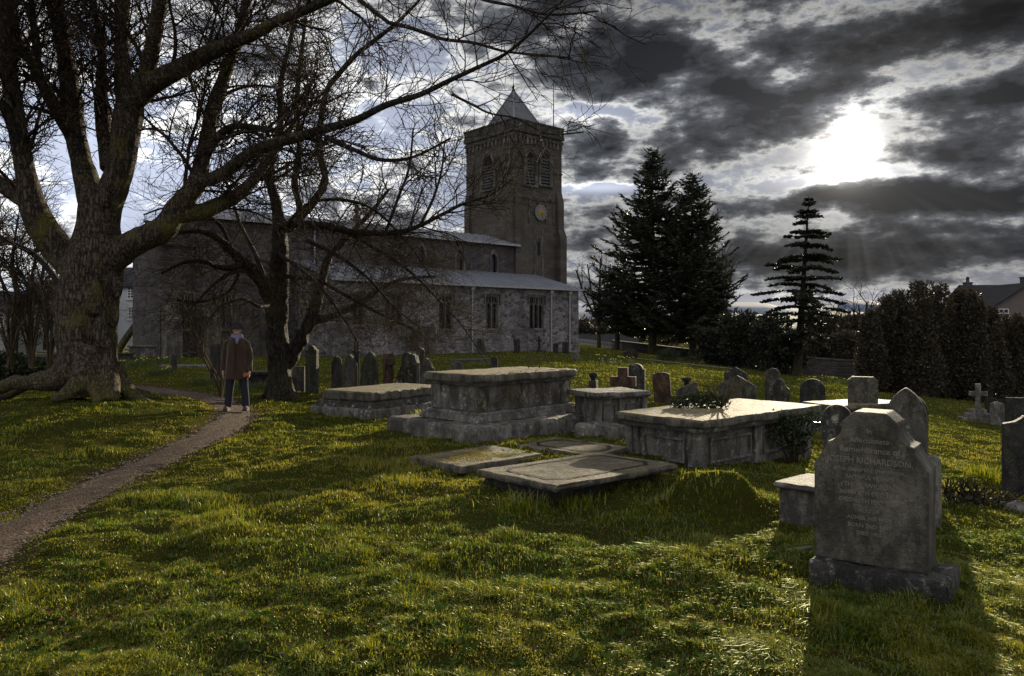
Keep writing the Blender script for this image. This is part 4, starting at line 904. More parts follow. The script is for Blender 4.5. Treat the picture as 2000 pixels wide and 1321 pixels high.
# urn stones
def urn_stone(px0, px1, ptop, pbase, label):
    p = G((px0 + px1) / 2, pbase); w = (px1 - px0) / F * p[1]; h = EYE - (ptop - HY) / F * p[1] - p[2]
    r = thing('urn_pedestal', label, 'urn', p, R(-20)); f = MB(); f.box(-w / 2, w / 2, -w / 2, w / 2, -.08, h * .62, w * .06); f.build('pedestal', M['grave_dark'], r, bevel=.008)
    f = MB(); f.lathe([(w * .3, 0), (w * .25, h * .05), (w * .42, h * .16), (w * .52, h * .27), (w * .48, h * .38), (w * .38, h * .36)], 16, (0, 0, h * .622)); f.build('urn', M['grave_dark'], r, True); return r
urn_stone(1150, 1167, 728, 768, 'dark stone urn on a small pedestal behind the panelled table tomb')
p = G(1341, 781); r = thing('stone_vase', 'small dark stone vase on a column behind the squat sloping gravestone', 'vase', p, 0)
hv = EYE - (736 - HY) / F * p[1] - p[2]; f = MB(); f.lathe([(.16, -.05), (.13, .05), (.07, .08), (.06, hv * .72), (.1, hv * .76)], 12); f.build('column', M['grave_dark'], r, True)
f = MB(); f.lathe([(.05, 0), (.10, hv * .06), (.125, hv * .14), (.12, hv * .22), (.09, hv * .2)], 14, (0, 0, hv * .762)); f.build('bowl', M['grave_dark'], r, True)

# ------------------------------------------------------------------ chest tombs, slabs
def obox(f, cx, cy, hx, hy, z0, z1, taper=0): return f.box(cx - hx, cx + hx, cy - hy, cy + hy, z0, z1, taper)
def frame_from(front, right, left):
    """centre, heading and half sizes of a slab from three plan corners"""
    front, right, left = map(np.array, (front, right, left)); a = right - front; ang = math.atan2(a[1], a[0]); L = np.linalg.norm(a)
    b = left - front; Wd = abs(b @ np.array([-math.sin(ang), math.cos(ang)])); c = front + a / 2 + np.array([-math.sin(ang), math.cos(ang)]) * Wd / 2
    return c, ang, L / 2, Wd / 2
def pl(px, py, z):
    Y = (EYE - z) * F / (py - HY); return ((px - 1000) / F * Y, Y)
# tall chest tomb on a plinth
zt1 = .93; c, ang, hx, hy = frame_from(pl(936, 733, zt1), pl(1129, 721, zt1), pl(846, 725, zt1))
g0 = float(gz0(c[0], c[1])) - .02
T1 = thing('chest_tomb', 'tall weathered chest tomb on a broad lichened plinth, overgrown with bare ivy stems', 'tomb', (c[0], c[1], g0), ang)
f = MB(); obox(f, 0, 0, hx + .42, hy + .38, -.25, .26, .02); roughen(f.build('plinth', M['tomb'], T1, bevel=.03), .03, .014, .03, 5, 3)
f = MB(); obox(f, 0, 0, hx + .04, hy + .04, .262, .36, .03); obox(f, 0, 0, hx - .02, hy - .02, .362, .40, .03); f.build('base_moulding', M['tomb'], T1, bevel=.01)
f = MB(); obox(f, 0, 0, hx - .12, hy - .12, .40, zt1 - g0 - .17)
for sx in (-1, 1):
    for sy in (-1, 1): obox(f, sx * (hx - .2), sy * (hy - .2), .11, .11, .402, zt1 - g0 - .17)
f.build('chest', M['tomb'], T1, bevel=.012)
f = MB(); obox(f, 0, 0, hx - .06, hy - .06, zt1 - g0 - .17, zt1 - g0 - .125, -.05); f.build('cornice', M['tomb'], T1)
f = MB(); obox(f, 0, 0, hx, hy, zt1 - g0 - .122, zt1 - g0); roughen(f.build('top_slab', M['tomb_top'], T1, bevel=.01), .025, .006, .03, 5, 4)
def ivy_stems(parent, n, face, z0, z1, a0, a1, name='ivy_stems', m=None, seed=3, arms=.4):
    rs = np.random.default_rng(seed); P = []; Rr = []
    for i in range(n):
        x = rs.uniform(a0, a1); z = rs.uniform(z0, z0 + (z1 - z0) * .5); pts = []; d = rs.normal(0, .6)
        for q in range(8):
            pts.append((x, face - .012 - .02 * rs.random(), z)); x += .05 * d + rs.normal(0, .035); z += (z1 - z0) * rs.uniform(.04, .16); d += rs.normal(0, .4)
            z = min(z, z1 + .03)
        P.append(np.array(pts)); Rr.append(np.linspace(.009, .003, 8))
    V, Q = tube_arrays(P, Rr, 4); return link(name, np_mesh(name, V, Q, 4), m or M['twig_pale'], parent)
ivy_stems(T1, 46, -hy + .10, .30, zt1 - g0 - .02, -hx, hx)
st2 = [np.array([(rx, ry, zt1 - g0 + .01), (rx + .03, ry, zt1 - g0 + .12), (rx - .02 + sx * .1, ry + .02, zt1 - g0 + .24), (rx + sx * .22, ry, zt1 - g0 + .36)]) for rx, ry, sx in [(hx - .25, 0, 1), (hx - .3, .1, -.6), (hx - .35, -.1, .3), (hx - .2, -.15, -.2), (hx - .5, 0, .8)]]
V, Q = tube_arrays(st2, [np.array([.009, .008, .006, .003])] * 5, 5); link('bare_shoots', np_mesh('bare_shoots', V, Q, 4), M['twig_pale'], T1)
# low slab tomb
zt2 = .46; c, ang, hx, hy = frame_from(pl(725, 767, zt2), pl(872, 752, zt2), pl(669, 756, zt2))
hx = 1.05; hy = min(hy, .62); dxy = np.array([math.cos(ang), math.sin(ang)]); nxy = np.array([-dxy[1], dxy[0]]); c = np.array(pl(725, 767, zt2)) + dxy * hx + nxy * hy
g0 = float(gz0(c[0], c[1]))
T2 = thing('slab_tomb', 'low slab tomb with a thick sunlit top on a lichened step', 'tomb', (c[0], c[1], g0), ang)
f = MB(); obox(f, 0, 0, hx + .14, hy + .14, -.2, .16, .0); roughen(f.build('base', M['tomb'], T2, bevel=.02), .03, .012, .03, 5, 5)
f = MB(); obox(f, 0, 0, hx + .10, hy + .10, .162, .27, .06); f.build('moulding', M['grave_lichen'], T2, bevel=.01)
f = MB(); obox(f, 0, 0, hx, hy, .272, zt2 - g0); roughen(f.build('top_slab', M['tomb_top'], T2, bevel=.01), .025, .005, .025, 5, 6)
# wide slab tomb on the right
zt3 = .57; c, ang, hx, hy = frame_from(pl(1373, 823, zt3), pl(1606, 791, zt3), pl(1229, 801, zt3)); g0 = float(gz0(c[0], c[1])) - .06
T3 = thing('chest_tomb', 'wide chest tomb with a bright flat top and panelled pale sides, shrub growing on it', 'tomb', (c[0], c[1], g0), ang)
f = MB(); obox(f, 0, 0, hx, hy, zt3 - g0 - .10, zt3 - g0); T3top = roughen(f.build('top_slab', M['tomb_top'], T3, bevel=.008), .022, .005, .028, 5, 7)
f = MB(); obox(f, 0, 0, hx - .05, hy - .05, zt3 - g0 - .15, zt3 - g0 - .102, -.03); f.build('cornice', M['tomb'], T3)
f = MB(); obox(f, 0, 0, hx - .16, hy - .16, -.2, zt3 - g0 - .15); f.build('chest', M['tomb'], T3)
for sx in (-1, -.02, 1):
    for sy in (-1, 1): f = MB(); obox(f, sx * (hx - .17), sy * (hy - .155), .085, .045, -.2, zt3 - g0 - .152); f.build('pilaster', M['tomb'], T3, bevel=.008)
for sx in (-1, 1): 
    for yy in (-.5, .5): f = MB(); obox(f, sx * (hx - .155), yy * (hy - .1) * 1.6, .045, .07, -.2, zt3 - g0 - .153); f.build('pilaster', M['tomb'], T3, bevel=.008)
f = MB(); yf = -hy + .145
for (a, b_) in ((-hx + .34, -.16), (.10, hx - .34)):
    z0, z1 = .12, zt3 - g0 - .24
    for (p, q, r_, s_) in ((a, b_, z0, z0 + .025), (a, b_, z1 - .025, z1), (a, a + .025, z0 + .026, z1 - .026), (b_ - .025, b_, z0 + .026, z1 - .026)): f.box(p, q, yf - .02, yf + .012, r_, s_)
xf_ = -hx + .145
for (a, b_) in ((-hy + .34, hy - .34),):
    z0, z1 = .12, zt3 - g0 - .24
    for (p, q, r_, s_) in ((a, b_, z0, z0 + .025), (a, b_, z1 - .025, z1), (a, a + .025, z0 + .026, z1 - .026), (b_ - .025, b_, z0 + .026, z1 - .026)): f.box(xf_ - .02, xf_ + .012, p, q, r_, s_)
f.build('panel_moulding', M['tomb'], T3)
T3info = (c, ang, hx, hy, g0, zt3)
# panelled table tomb behind
zt4 = .62; c, ang, hx, hy = frame_from(pl(1136, 770, zt4), pl(1250, 760, zt4), pl(1098, 763, zt4)); ang = R(24); hx = .62; hy = .45
c = np.array(pl(1189, 762, zt4)); g0 = float(gz0(c[0], c[1]))
Ye = c[1]; hx = (1252 - 1120) / F * Ye / 2 / math.cos(ang) * .88
T4 = thing('table_tomb', 'grey table tomb with two incised panels behind the tall chest tomb on its right', 'tomb', (c[0], c[1], g0), ang)
f = MB(); obox(f, 0, 0, hx, hy, zt4 - g0 - .09, zt4 - g0); roughen(f.build('top_slab', M['tomb'], T4, bevel=.01), .022, .006, .03, 5, 8)
f = MB(); obox(f, 0, 0, hx - .1, hy - .1, -.2, zt4 - g0 - .092); f.build('chest', M['tomb'], T4)
f = MB()
for sx in (-1, 0, 1): obox(f, sx * (hx - .1), -hy + .09, .05, .035, -.2, zt4 - g0 - .094)
for (a, b_) in ((-hx + .2, -.1), (.1, hx - .2)):
    for (p, q, r_, s_) in ((a, b_, .08, .1), (a, b_, zt4 - g0 - .2, zt4 - g0 - .18), (a, a + .02, .101, zt4 - g0 - .201), (b_ - .02, b_, .101, zt4 - g0 - .201)): f.box(p, q, -hy + .082, -hy + .11, r_, s_)
f.build('panel_moulding', M['tomb'], T4)
f = MB(); obox(f, 0, 0, hx + .1, hy + .1, -.2, .07); f.build('step', M['tomb'], T4, bevel=.02)
# broken step block
p = G(1180, 858); f = MB(); f.box(-.34, .34, -.25, .25, -.15, .20, .03); o = roughen(f.build('stone_block', M['tomb'], None, bevel=.04), .025, .03, .05, 4, 9); o.location = (p[0], p[1] + .2, p[2]); o.rotation_euler = (0, 0, R(-38)); tag(o, 'rough stone block beside the right end of the tall chest tomb plinth', 'stone block')
# ledger slabs lying in the grass
def ledger(front, right, left, z, th, label, tilt=(0, 0), panel=.14, m='ledger', moss=False, ins=True):
    c, ang, hx, hy = frame_from(pl(*front, z), pl(*right, z), pl(*left, z)); r = thing('ledger_slab', label, 'grave slab', (c[0], c[1], z - th), ang); r.rotation_euler = (R(tilt[0]), R(tilt[1]), ang)
    f = MB(); obox(f, 0, 0, hx, hy, 0, th); roughen(f.build('slab', M[m], r, bevel=.006), .018, .004, .03, 6, int(z * 1000))
    k = .22 * hy
    def pg(d): 
        ax, ay = hx - d, hy - d; return [(-ax, -ay + k), (-ax + k, -ay), (ax - k, -ay), (ax, -ay + k), (ax, ay - k), (ax - k, ay), (-ax + k, ay), (-ax, ay - k)]
    if ins:
        a, b_ = pg(panel), pg(panel + .03); n = 8; V = [(x, y, th + .0065) for x, y in a] + [(x, y, th + .0065) for x, y in b_]
        f = MB(); f.add(V, [(i, (i + 1) % n, n + (i + 1) % n, n + i) for i in range(n)]); f.build('incised_border_shade', M['dark'], r, recalc=False)  # flat dark band painted as the shade in a cut border
    if moss:
        rs = np.random.default_rng(5); f = MB()
        for i in range(900):
            x = rs.normal(-.1, .42) * hx; y = rs.uniform(-.75, .75) * hy
            if abs(x) < hx * .93 and vnoise(x * 5, y * 5, 44) > .4: s = rs.uniform(.006, .018); f.ell((x, y, th), (s, s, s * .5), 6, 4)
        f.build('moss', M['moss_gold'], r, True)['kind'] = 'stuff'
    return r
ledger((900, 912), (1062, 886), (820, 888), .11, .09, 'flat gravestone slab crusted with golden moss, left of the three lying slabs', moss=True, ins=False)
ledger((1164, 889), (1236, 874), (1040, 862), .13, .07, 'small flat slab with an incised clipped panel, furthest of the three lying slabs', tilt=(0, -1.5), panel=.12)
L3 = ledger((1086, 952), (1326, 908), (988, 907), .20, .065, 'large flat slab with an incised clipped panel, raised over a dark gap at the front', tilt=(-1.0, 0), panel=.16)
c, ang, hx, hy = frame_from(pl(1086, 952, .20), pl(1326, 908, .20), pl(988, 907, .20))
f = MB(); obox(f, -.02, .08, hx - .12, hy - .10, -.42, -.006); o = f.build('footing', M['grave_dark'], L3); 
p = pl(1000, 934, .12); f = MB(); f.box(-.42, .42, -.2, .2, 0, .05); o = f.build('broken_slab', M['ledger'], None, bevel=.008); o.location = (p[0] + .3, p[1] + .15, .075); o.rotation_euler = (R(-2), R(3), R(28)); tag(o, 'thin broken slab sticking out under the large raised slab', 'broken slab')
# slab tomb lit from behind at the right
zt5 = .50; 
def simple_tomb(cx, cy, ang, hx, hy, z, h, label, top='tomb_top', body='tomb', ov=.08, th=.09, name='table_tomb'):
    g0 = float(gz0(cx, cy)); r = thing(name, label, 'tomb', (cx, cy, g0), ang); zz = z - g0
    f = MB(); obox(f, 0, 0, hx, hy, zz - th, zz); roughen(f.build('top_slab', M[top], r, bevel=.008), .02, .005, .025, 5, 14)
    f = MB(); obox(f, 0, 0, hx - ov, hy - ov, -.2, zz - th - .002); f.build('chest', M[body], r, bevel=.008); return r
p = pl(1672, 785, .28); simple_tomb(p[0], p[1], R(25), .85, .45, .28, .4, 'low tomb with a sunlit flat top behind the wide slab tomb on the right')
p = pl(1585, 938, .30); T6 = simple_tomb(p[0], p[1], R(40), .30, .20, .30, .3, 'small lichened table tomb tucked beside the inscribed headstone', top='tomb', th=.05, ov=.05)
p = G(292, 697); simple_tomb(p[0], p[1], TH - R(30), 1.0, .5, p[2] + .62, .6, 'chest tomb near the far left end of the church')
p = G(240, 702); simple_tomb(p[0], p[1], TH - R(30), .5, .3, p[2] + .32, .3, 'low dark tomb on the grass before the white house', body='grave_dark', top='grave_dark')
p = G(505, 752); simple_tomb(p[0], p[1], R(20), .40, .26, p[2] + .38, .4, 'dark low chest tomb between the walker and the forked tree', body='grave_dark', top='grave_dark')
p = G(16, 710); simple_tomb(p[0], p[1], R(10), 1.0, .5, p[2] + .42, .4, 'grey table tomb at the far left edge beyond the mossy roots', body='grave_dark', top='tomb')
p = G(55, 705); f = MB(); f.box(-.9, .9, -.45, .45, -.05, .13); o = f.build('ledger_slab', M['tomb'], None, bevel=.02); o.location = p; o.rotation_euler = (0, 0, R(-8)); tag(o, 'flat grey slab lying right of the far left table tomb', 'grave slab')
p = G(362, 717); f = MB(); f.box(-.95, .95, -.42, .42, -.05, .08); o = f.build('ledger_slab', M['tomb'], None, bevel=.015); o.location = p; o.rotation_euler = (0, 0, R(12)); tag(o, 'flat pale slab on the grass left of the walker with a small headstone', 'grave slab')
p = G(925, 708); f = MB(); f.box(-1.0, 1.0, -.4, .4, -.05, .16); o = f.build('ledger_slab', M['grave'], None, bevel=.02); o.location = p; o.rotation_euler = (0, 0, R(30)); tag(o, 'long low grave slab on the lawn beyond the tall chest tomb', 'grave slab')
p = G(1572, 1082); f = MB(); f.box(-.14, .10, -.03, .03, -.04, .045); o = f.build('kerb_stone', M['grave_pale'], None, bevel=.008); o.location = p + np.array([0, 0, .0]); o.rotation_euler = (0, 0, R(22)); tag(o, 'thin pale kerb stone in the grass left of the inscribed headstone', 'kerb stone')
# loose stones at the right
rs = np.random.default_rng(9)
for i, (px, py, s, lb) in enumerate([(1985, 1000, .10, 'rounded pale stone lying at the right edge'), (1950, 992, .07, 'small grey stone left of the pale one at the right edge'), (1905, 985, .055, 'little grey stone at the foot of the dead hedge stumps')]):
    p = G(px, py); f = MB(); f.ell((0, 0, s * .4), (s * 1.3, s, s * .7), 10, 7); 
    for v in f.v: v += rs.normal(0, s * .07, v.shape)
    o = f.build('stone', M['grave_pale'], None, True); o.location = p; tag(o, lb, 'stone')

# ------------------------------------------------------------------ the inscribed headstone
zb = .13; A = np.array(pl(1814, 1125, zb)); B = np.array(pl(1590, 1087, zb)); dvec = A - B; ang = math.atan2(dvec[1], dvec[0]); w = np.linalg.norm(dvec); tk = .28
nv = np.array([-math.sin(ang), math.cos(ang)]); c = (A + B) / 2 + nv * tk / 2
MS = thing('inscribed_headstone', 'large stepped-shoulder headstone with worn lettering on a lichened plinth in the foreground', 'gravestone', (c[0], c[1], 0), ang)
h = 1.075; a = w / 2
rp = [(a, zb), (a, .735), (a - .075, .845), (a - .075, .875), (a - .11, .885), (a - .155, .93), (a - .165, .965), (a - .165, 1.01), (a - .235, h)]
prof = rp + [(-x, z) for x, z in rp[::-1]]
f = MB(); f.prism(prof, -tk / 2, tk / 2); stone = roughen(f.build('stone', M['main_stone'], MS, bevel=.008), .0085, .0012, .012, 6, 12)
f = MB(); f.box(-a - .02, a + .13, -tk / 2 - .11, tk / 2 + .09, -.22, zb - .002, .012); roughen(f.build('plinth', M['main_base'], MS, bevel=.02), .012, .010, .02, 8, 13)
def text_obj(body, size, x, z, parent, name='lettering', spacing=1.0, ext=.002):
    cu = bpy.data.curves.new(name, 'FONT'); cu.body = body; cu.size = size; cu.align_x = 'CENTER'; cu.extrude = ext; cu.resolution_u = 2; cu.space_character = spacing
    o = bpy.data.objects.new(name + '_t', cu); COL.objects.link(o); dg = bpy.context.evaluated_depsgraph_get(); dg.update()
    me = bpy.data.meshes.new_from_object(o.evaluated_get(dg)); me.name = name; bpy.data.objects.remove(o)
    me.transform(Matrix.Translation((x, -tk / 2 - .0016, z)) @ Matrix.Rotation(R(90), 4, 'X')); me.materials.clear()
    return link(name, me, M['letter'], parent)
for body, size, z in [('In', .042, .945), ('Affectionate', .046, .885), ('Remembrance of', .050, .825), ('JOSEPH RICHARDSON,', .052, .757), ('who departed therefrom,', .040, .705), ('FAITHFUL FRIEND', .034, .658), ('(THOS. WILSON,)', .042, .607), ('BORN 8TH DEC 1819,', .036, .560), ('DIED 20TH MAY 1889.', .036, .513), ('ALSO OF', .030, .455), ('AGNES, HIS WIFE', .034, .408), ('BORN 2ND 1847', .034, .360), ('DIED 1905', .032, .315)]:
    o = text_obj(body, size, .0, z, stone)
    # keep every line inside the face
    xs = [v.co.x for v in o.data.vertices]; ww = max(xs) - min(xs)
    lim = w - .09 if z < .73 else w - .16 - max(0, (z - .8)) * 1.4
    if ww > lim: o.data.transform(Matrix.Scale(lim / ww, 4, (1, 0, 0)))
# ------------------------------------------------------------------ bare trees
def px_poly(pts, Y0, sub=5):
    """(px, py, width px, depth offset) control points -> smooth world polyline and radii"""
    C = []; Rr = []
    for p in pts:
        Y = Y0 + (p[3] if len(p) > 3 else 0); C.append(at(p[0], p[1], Y)); Rr.append(p[2] / F * Y / 2)
    C = np.array(C); Rr = np.array(Rr); n = len(C); out = []; ro = []
    for i in range(n - 1):
        p0, p1, p2, p3 = C[max(i - 1, 0)], C[i], C[i + 1], C[min(i + 2, n - 1)]
        for q in range(sub):
            t = q / sub; out.append(.5 * ((2 * p1) + (-p0 + p2) * t + (2 * p0 - 5 * p1 + 4 * p2 - p3) * t * t + (-p0 + 3 * p1 - 3 * p2 + p3) * t ** 3)); ro.append(Rr[i] * (1 - t) + Rr[i + 1] * t)
    out.append(C[-1]); ro.append(Rr[-1]); return np.array(out), np.array(ro)
def unit(v): return v / (np.linalg.norm(v) + 1e-9)
def grow(P, Rr, lvl, spec, out, rs, start=.2, stop=1.0):
    """side shoots along a limb, recursively"""
    s = spec[lvl]; seg = np.linalg.norm(np.diff(P, axis=0), axis=1); cs = np.r_[0, np.cumsum(seg)]; L = cs[-1]
    pos = start * L + rs.uniform(0, s['sp']); side = 1
    while pos < L * stop:
        i = min(np.searchsorted(cs, pos) - 1, len(P) - 2); i = max(i, 0); f = (pos - cs[i]) / (seg[i] + 1e-9)
        b = P[i] * (1 - f) + P[i + 1] * f; r0 = Rr[i] * (1 - f) + Rr[i + 1] * f; T = unit(P[i + 1] - P[i])
        pr = rs.normal(size=3); pr[1] *= s.get('flat', 1.0); pr = unit(pr - T * (pr @ T)); an = R(rs.uniform(*s['ang']))
        d = unit(T * math.cos(an) + pr * math.sin(an) + np.array([0, 0, s['up']]) + np.array(s.get('pull', (0, 0, 0))))
        ln = rs.uniform(*s['len']) * (1 - .45 * pos / L); n = s['n']; r1 = min(r0 * .75, s['r'] * rs.uniform(.7, 1.25)); st = ln / (n - 1)
        pts = [b]; dd = d.copy(); droop = s.get('droop', 0)
        for q in range(n - 1):
            dd = unit(dd + rs.normal(0, s['wob'], 3) + np.array([0, 0, droop * st])); pts.append(pts[-1] + dd * st)
        C = np.array(pts); Rc = np.linspace(r1, max(r1 * .35, s['rt']), n)
        if len(C) and C[:, 2].min() > s.get('zmin', .6): 
            out.append((lvl, C, Rc))
            if lvl + 1 < len(spec): grow(C, Rc, lvl + 1, spec, out, rs, s.get('cstart', .12))
        pos += s['sp'] * rs.uniform(.5, 1.5)
def twig_obj(name, items, m, parent, k=3):
    V, Q = tube_arrays([c for _, c, _ in items], [r for _, _, r in items], k); return link(name, np_mesh(name, V, Q, 4), m, parent, True)

# --- the old tree on the left
YT = 13.4
trunk = [(178, 775, 124), (176, 745, 116), (174, 700, 106), (171, 640, 104), (172, 590, 102), (178, 540, 104), (188, 495, 96), (194, 440, 74), (196, 395, 72), (198, 372, 60)]
limbs = {
 'A': [(165, 545, 60, 0), (122, 498, 62, .0), (88, 452, 58, -.1), (64, 400, 52, -.2), (50, 330, 44, -.3), (34, 240, 40, -.4), (20, 150, 36, -.4), (12, 60, 33, -.5), (2, -40, 30, -.6), (-10, -140, 20, -.6)],
 'A2': [(60, 400, 34, -.1), (20, 372, 34, .3), (-30, 340, 30, .6), (-90, 300, 22, .9)],
 'A3': [(46, 320, 20, -.3), (10, 215, 18, -.7), (-30, 190, 14, -.9)],
 'B': [(190, 420, 62, 0), (160, 320, 46, .3), (146, 260, 42, .4), (137, 190, 42, .5), (128, 100, 38, .6), (108, 10, 35, .7), (92, -80, 26, .8), (85, -170, 14, .8)],
 'B2': [(150, 280, 34, .4), (104, 205, 32, .1), (66, 130, 26, -.2), (38, 82, 20, -.4), (20, 10, 14, -.6), (5, -70, 8, -.8)],
 'B3': [(72, 135, 16, -.2), (70, 80, 15, .2), (62, 20, 13, .4), (60, -60, 8, .5)],
 'C': [(196, 430, 70, 0), (228, 350, 56, .0), (240, 300, 56, 0), (250, 230, 60, 0), (262, 165, 50, -.1)],
 'C1': [(246, 230, 40, 0), (240, 150, 34, .2), (238, 70, 32, .4), (240, 0, 32, .5), (244, -90, 22, .6), (240, -170, 10, .7)],
 'C2': [(256, 200, 44, -.1), (284, 150, 36, -.3), (300, 80, 34, -.6), (314, 0, 33, -.9), (326, -80, 22, -1.1), (330, -170, 10, -1.2)],
 'C3': [(258, 200, 46, -.1), (304, 160, 42, -.4), (366, 125, 40, -.7), (432, 92, 33, -1.0), (500, 64, 27, -1.2), (540, 42, 24, -1.4), (590, 22, 20, -1.6), (640, 2, 16, -1.8), (720, -30, 10, -2.0)],
 'C4': [(214, 330, 40, .1), (206, 270, 32, .35), (200, 215, 27, .5), (198, 150, 23, .6), (196, 70, 20, .7), (180, 0, 18, .8), (172, -80, 10, .9)],
 'D': [(196, 520, 66, 0), (262, 474, 56, -.2), (318, 447, 50, -.4), (346, 405, 42, -.4), (383, 360, 36, -.4), (398, 300, 28, -.3), (414, 222, 26, -.2), (440, 145, 24, -.1), (466, 68, 20, 0), (482, 0, 16, .1), (500, -80, 8, .2)],
 'D2': [(383, 358, 26, -.4), (432, 342, 24, -.8), (463, 318, 22, -1.0), (508, 290, 22, -1.3), (576, 269, 20, -1.6), (635, 252, 17, -1.9), (694, 235, 15, -2.2), (753, 206, 13, -2.5), (820, 185, 11, -2.8), (883, 155, 9.5, -3.1), (946, 126, 8, -3.4), (988, 105, 7, -3.6), (1030, 71, 6, -3.8), (1072, 29, 5, -4.0), (1106, -5, 4, -4.1)],
 'D3': [(340, 420, 34, -.4), (400, 412, 30, -.2), (455, 386, 26, .0), (484, 365, 22, .2), (513, 328, 18, .4), (540, 290, 14, .5), (580, 230, 9, .6), (610, 160, 6, .7)],
 'D4': [(400, 310, 17, -.3), (442, 252, 14, -.8), (505, 250, 11, -1.2), (560, 262, 8, -1.5), (640, 280, 6, -1.8)],
 'E': [(635, 269, 11, -1.9), (694, 294, 9, -2.0), (736, 311, 8, -2.1), (778, 313, 7, -2.2), (820, 302, 5, -2.3), (880, 270, 4, -2.4)],
 'F': [(760, 45, 8, -2.5), (803, 55, 8, -2.6), (862, 76, 7, -2.8), (925, 84, 6, -3.0), (988, 101, 5, -3.2), (1060, 108, 4, -3.3), (1114, 113, 3.4, -3.4)],
 'F2': [(690, -10, 9, -2.0), (760, 45, 8, -2.5)],
 'F3': [(883, 185, 5.5, -3.0), (925, 206, 5, -3.1), (958, 222, 4, -3.2), (1010, 232, 3.4, -3.2), (1070, 262, 3.2, -3.3), (1140, 258, 3, -3.3)],
 'F4': [(900, -20, 7, -3.2), (946, 0, 6.5, -3.3), (1009, 13, 5.5, -3.5), (1072, 29, 5, -3.7), (1169, 22, 3.4, -3.9)],
 'H': [(120, 560, 14, .6), (70, 500, 11, 1.2), (10, 470, 9, 1.5), (-60, 440, 6, 2)],
}
def make_old_tree():
    base = np.array([*G(178, 768)]); r = thing('old_tree', 'huge old bare tree with a gnarled forking trunk and mossy roots, left of the path', 'tree', base)
    mb = MB(); polys = {}
    P, Rr = px_poly([(a, b_, c) for a, b_, c in trunk], YT); Rr[:6] *= np.linspace(1.12, 1.0, 6); mb.tube(P, Rr, 28)
    for n, pts in limbs.items():
        P, Rr = px_poly(pts, YT); polys[n] = (P, Rr)
    for n in ('A', 'A2', 'B', 'B2', 'C', 'C1', 'C2', 'C3', 'C4', 'D', 'D2', 'D3'):
        P, Rr = polys[n]; nn = int((Rr > .075).sum()); nn = max(nn, 4); mb.tube(P[:nn + 1], Rr[:nn + 1] * .90, 14)
    # root flares and surface roots
    rts = [[(150, 716, 56, -.2), (122, 744, 46, -.5), (66, 750, 32, -.6), (0, 745, 26, -.5), (-80, 735, 20, -.2)], [(150, 700, 60, .1), (108, 735, 36, .5), (40, 738, 24, .9), (-30, 730, 14, 1.2)],
           [(172, 690, 56, -.35), (160, 740, 46, -.72), (128, 770, 34, -.95), (100, 782, 20, -1.2)], [(205, 715, 60, -.3), (214, 755, 44, -.5), (216, 785, 24, -.7)],
           [(222, 715, 46, -.1), (242, 755, 32, -.2), (272, 780, 18, -.3), (300, 796, 10, -.4)], [(182, 725, 40, -.45), (186, 765, 30, -.75), (190, 790, 16, -.95)], [(225, 735, 30, .3), (256, 765, 22, .4), (290, 775, 12, .4)]]
    for pts in rts:
        P, Rr = px_poly(pts, YT); zg = gz0(P[:, 0], P[:, 1]); P[:, 2] = np.maximum(P[:, 2], zg - Rr * .4) if False else np.minimum(P[:, 2], zg + np.linspace(.8, .02, len(P)) + Rr * .2)
        mb.tube(P, Rr, 10)
    # burrs and ribs so that the bole is not round
    rs = np.random.default_rng(4)
    for px, py, w, dy in [(118, 600, 34, -.30), (122, 640, 36, -.30), (140, 700, 40, -.42), (196, 650, 40, -.46), (182, 580, 44, -.46), (210, 690, 40, -.42), (222, 620, 26, -.15), (160, 520, 50, -.4), (150, 660, 36, -.5), (228, 560, 24, -.1), (205, 380, 30, -.3)]:
        Y = YT + dy; c = at(px, py, Y); q = w / F * Y / 2; mb.ell(c, (q * .62, q * .5, q * 1.7), 12, 8)
    me = remeshed(mb, 'trunk', .032, 5)
    V = np.empty(len(me.vertices) * 3, np.float32); me.vertices.foreach_get('co', V); V = V.reshape(-1, 3); N_ = np.empty(len(V) * 3, np.float32); me.vertices.foreach_get('normal', N_); N_ = N_.reshape(-1, 3)
    a = np.arctan2(V[:, 0] - base[0], V[:, 1] - base[1] - .1); low = np.exp(-np.maximum(V[:, 2] - .9, 0) / 1.3)
    d = (vnoise(a * 3.2 + V[:, 2] * .25, V[:, 2] * .5, 51) - .5) * .17 * low + (vnoise(a * 9, V[:, 2] * .9, 52) - .5) * .055 + (vnoise(V[:, 0] * 14, V[:, 2] * 5, 53) - .5) * .02
    V += N_ * d[:, None]; me.vertices.foreach_set('co', V.ravel()); me.update()
    o = link('trunk', me, M['bark'], r, True); o.matrix_parent_inverse = Matrix.Translation(-base)
    out = []
    for n, (P, Rr) in polys.items():
        nn = int((Rr > .075).sum())
        if n in ('A', 'A2', 'B', 'B2', 'C', 'C1', 'C2', 'C3', 'C4', 'D', 'D2', 'D3'): s0 = max(nn - 2, 0) if nn >= 4 else 3
        else: s0 = 0
        if len(P) - s0 >= 2: out.append((0, P[s0:], Rr[s0:]))
    th = [(0, P, Rr) for P, Rr in [(x[1], x[2]) for x in out]]
    for q in out: bo = twig_obj('bough', [q], M['bark2'], r, 9); bo.matrix_parent_inverse = Matrix.Translation(-base)
    rs = np.random.default_rng(21); tw = []
    sub_ = dict(sp=.62, len=(1.3, 3.4), ang=(28, 68), up=.16, n=10, r=.036, rt=.010, wob=.12, droop=-.03, cstart=.08, zmin=2.0)
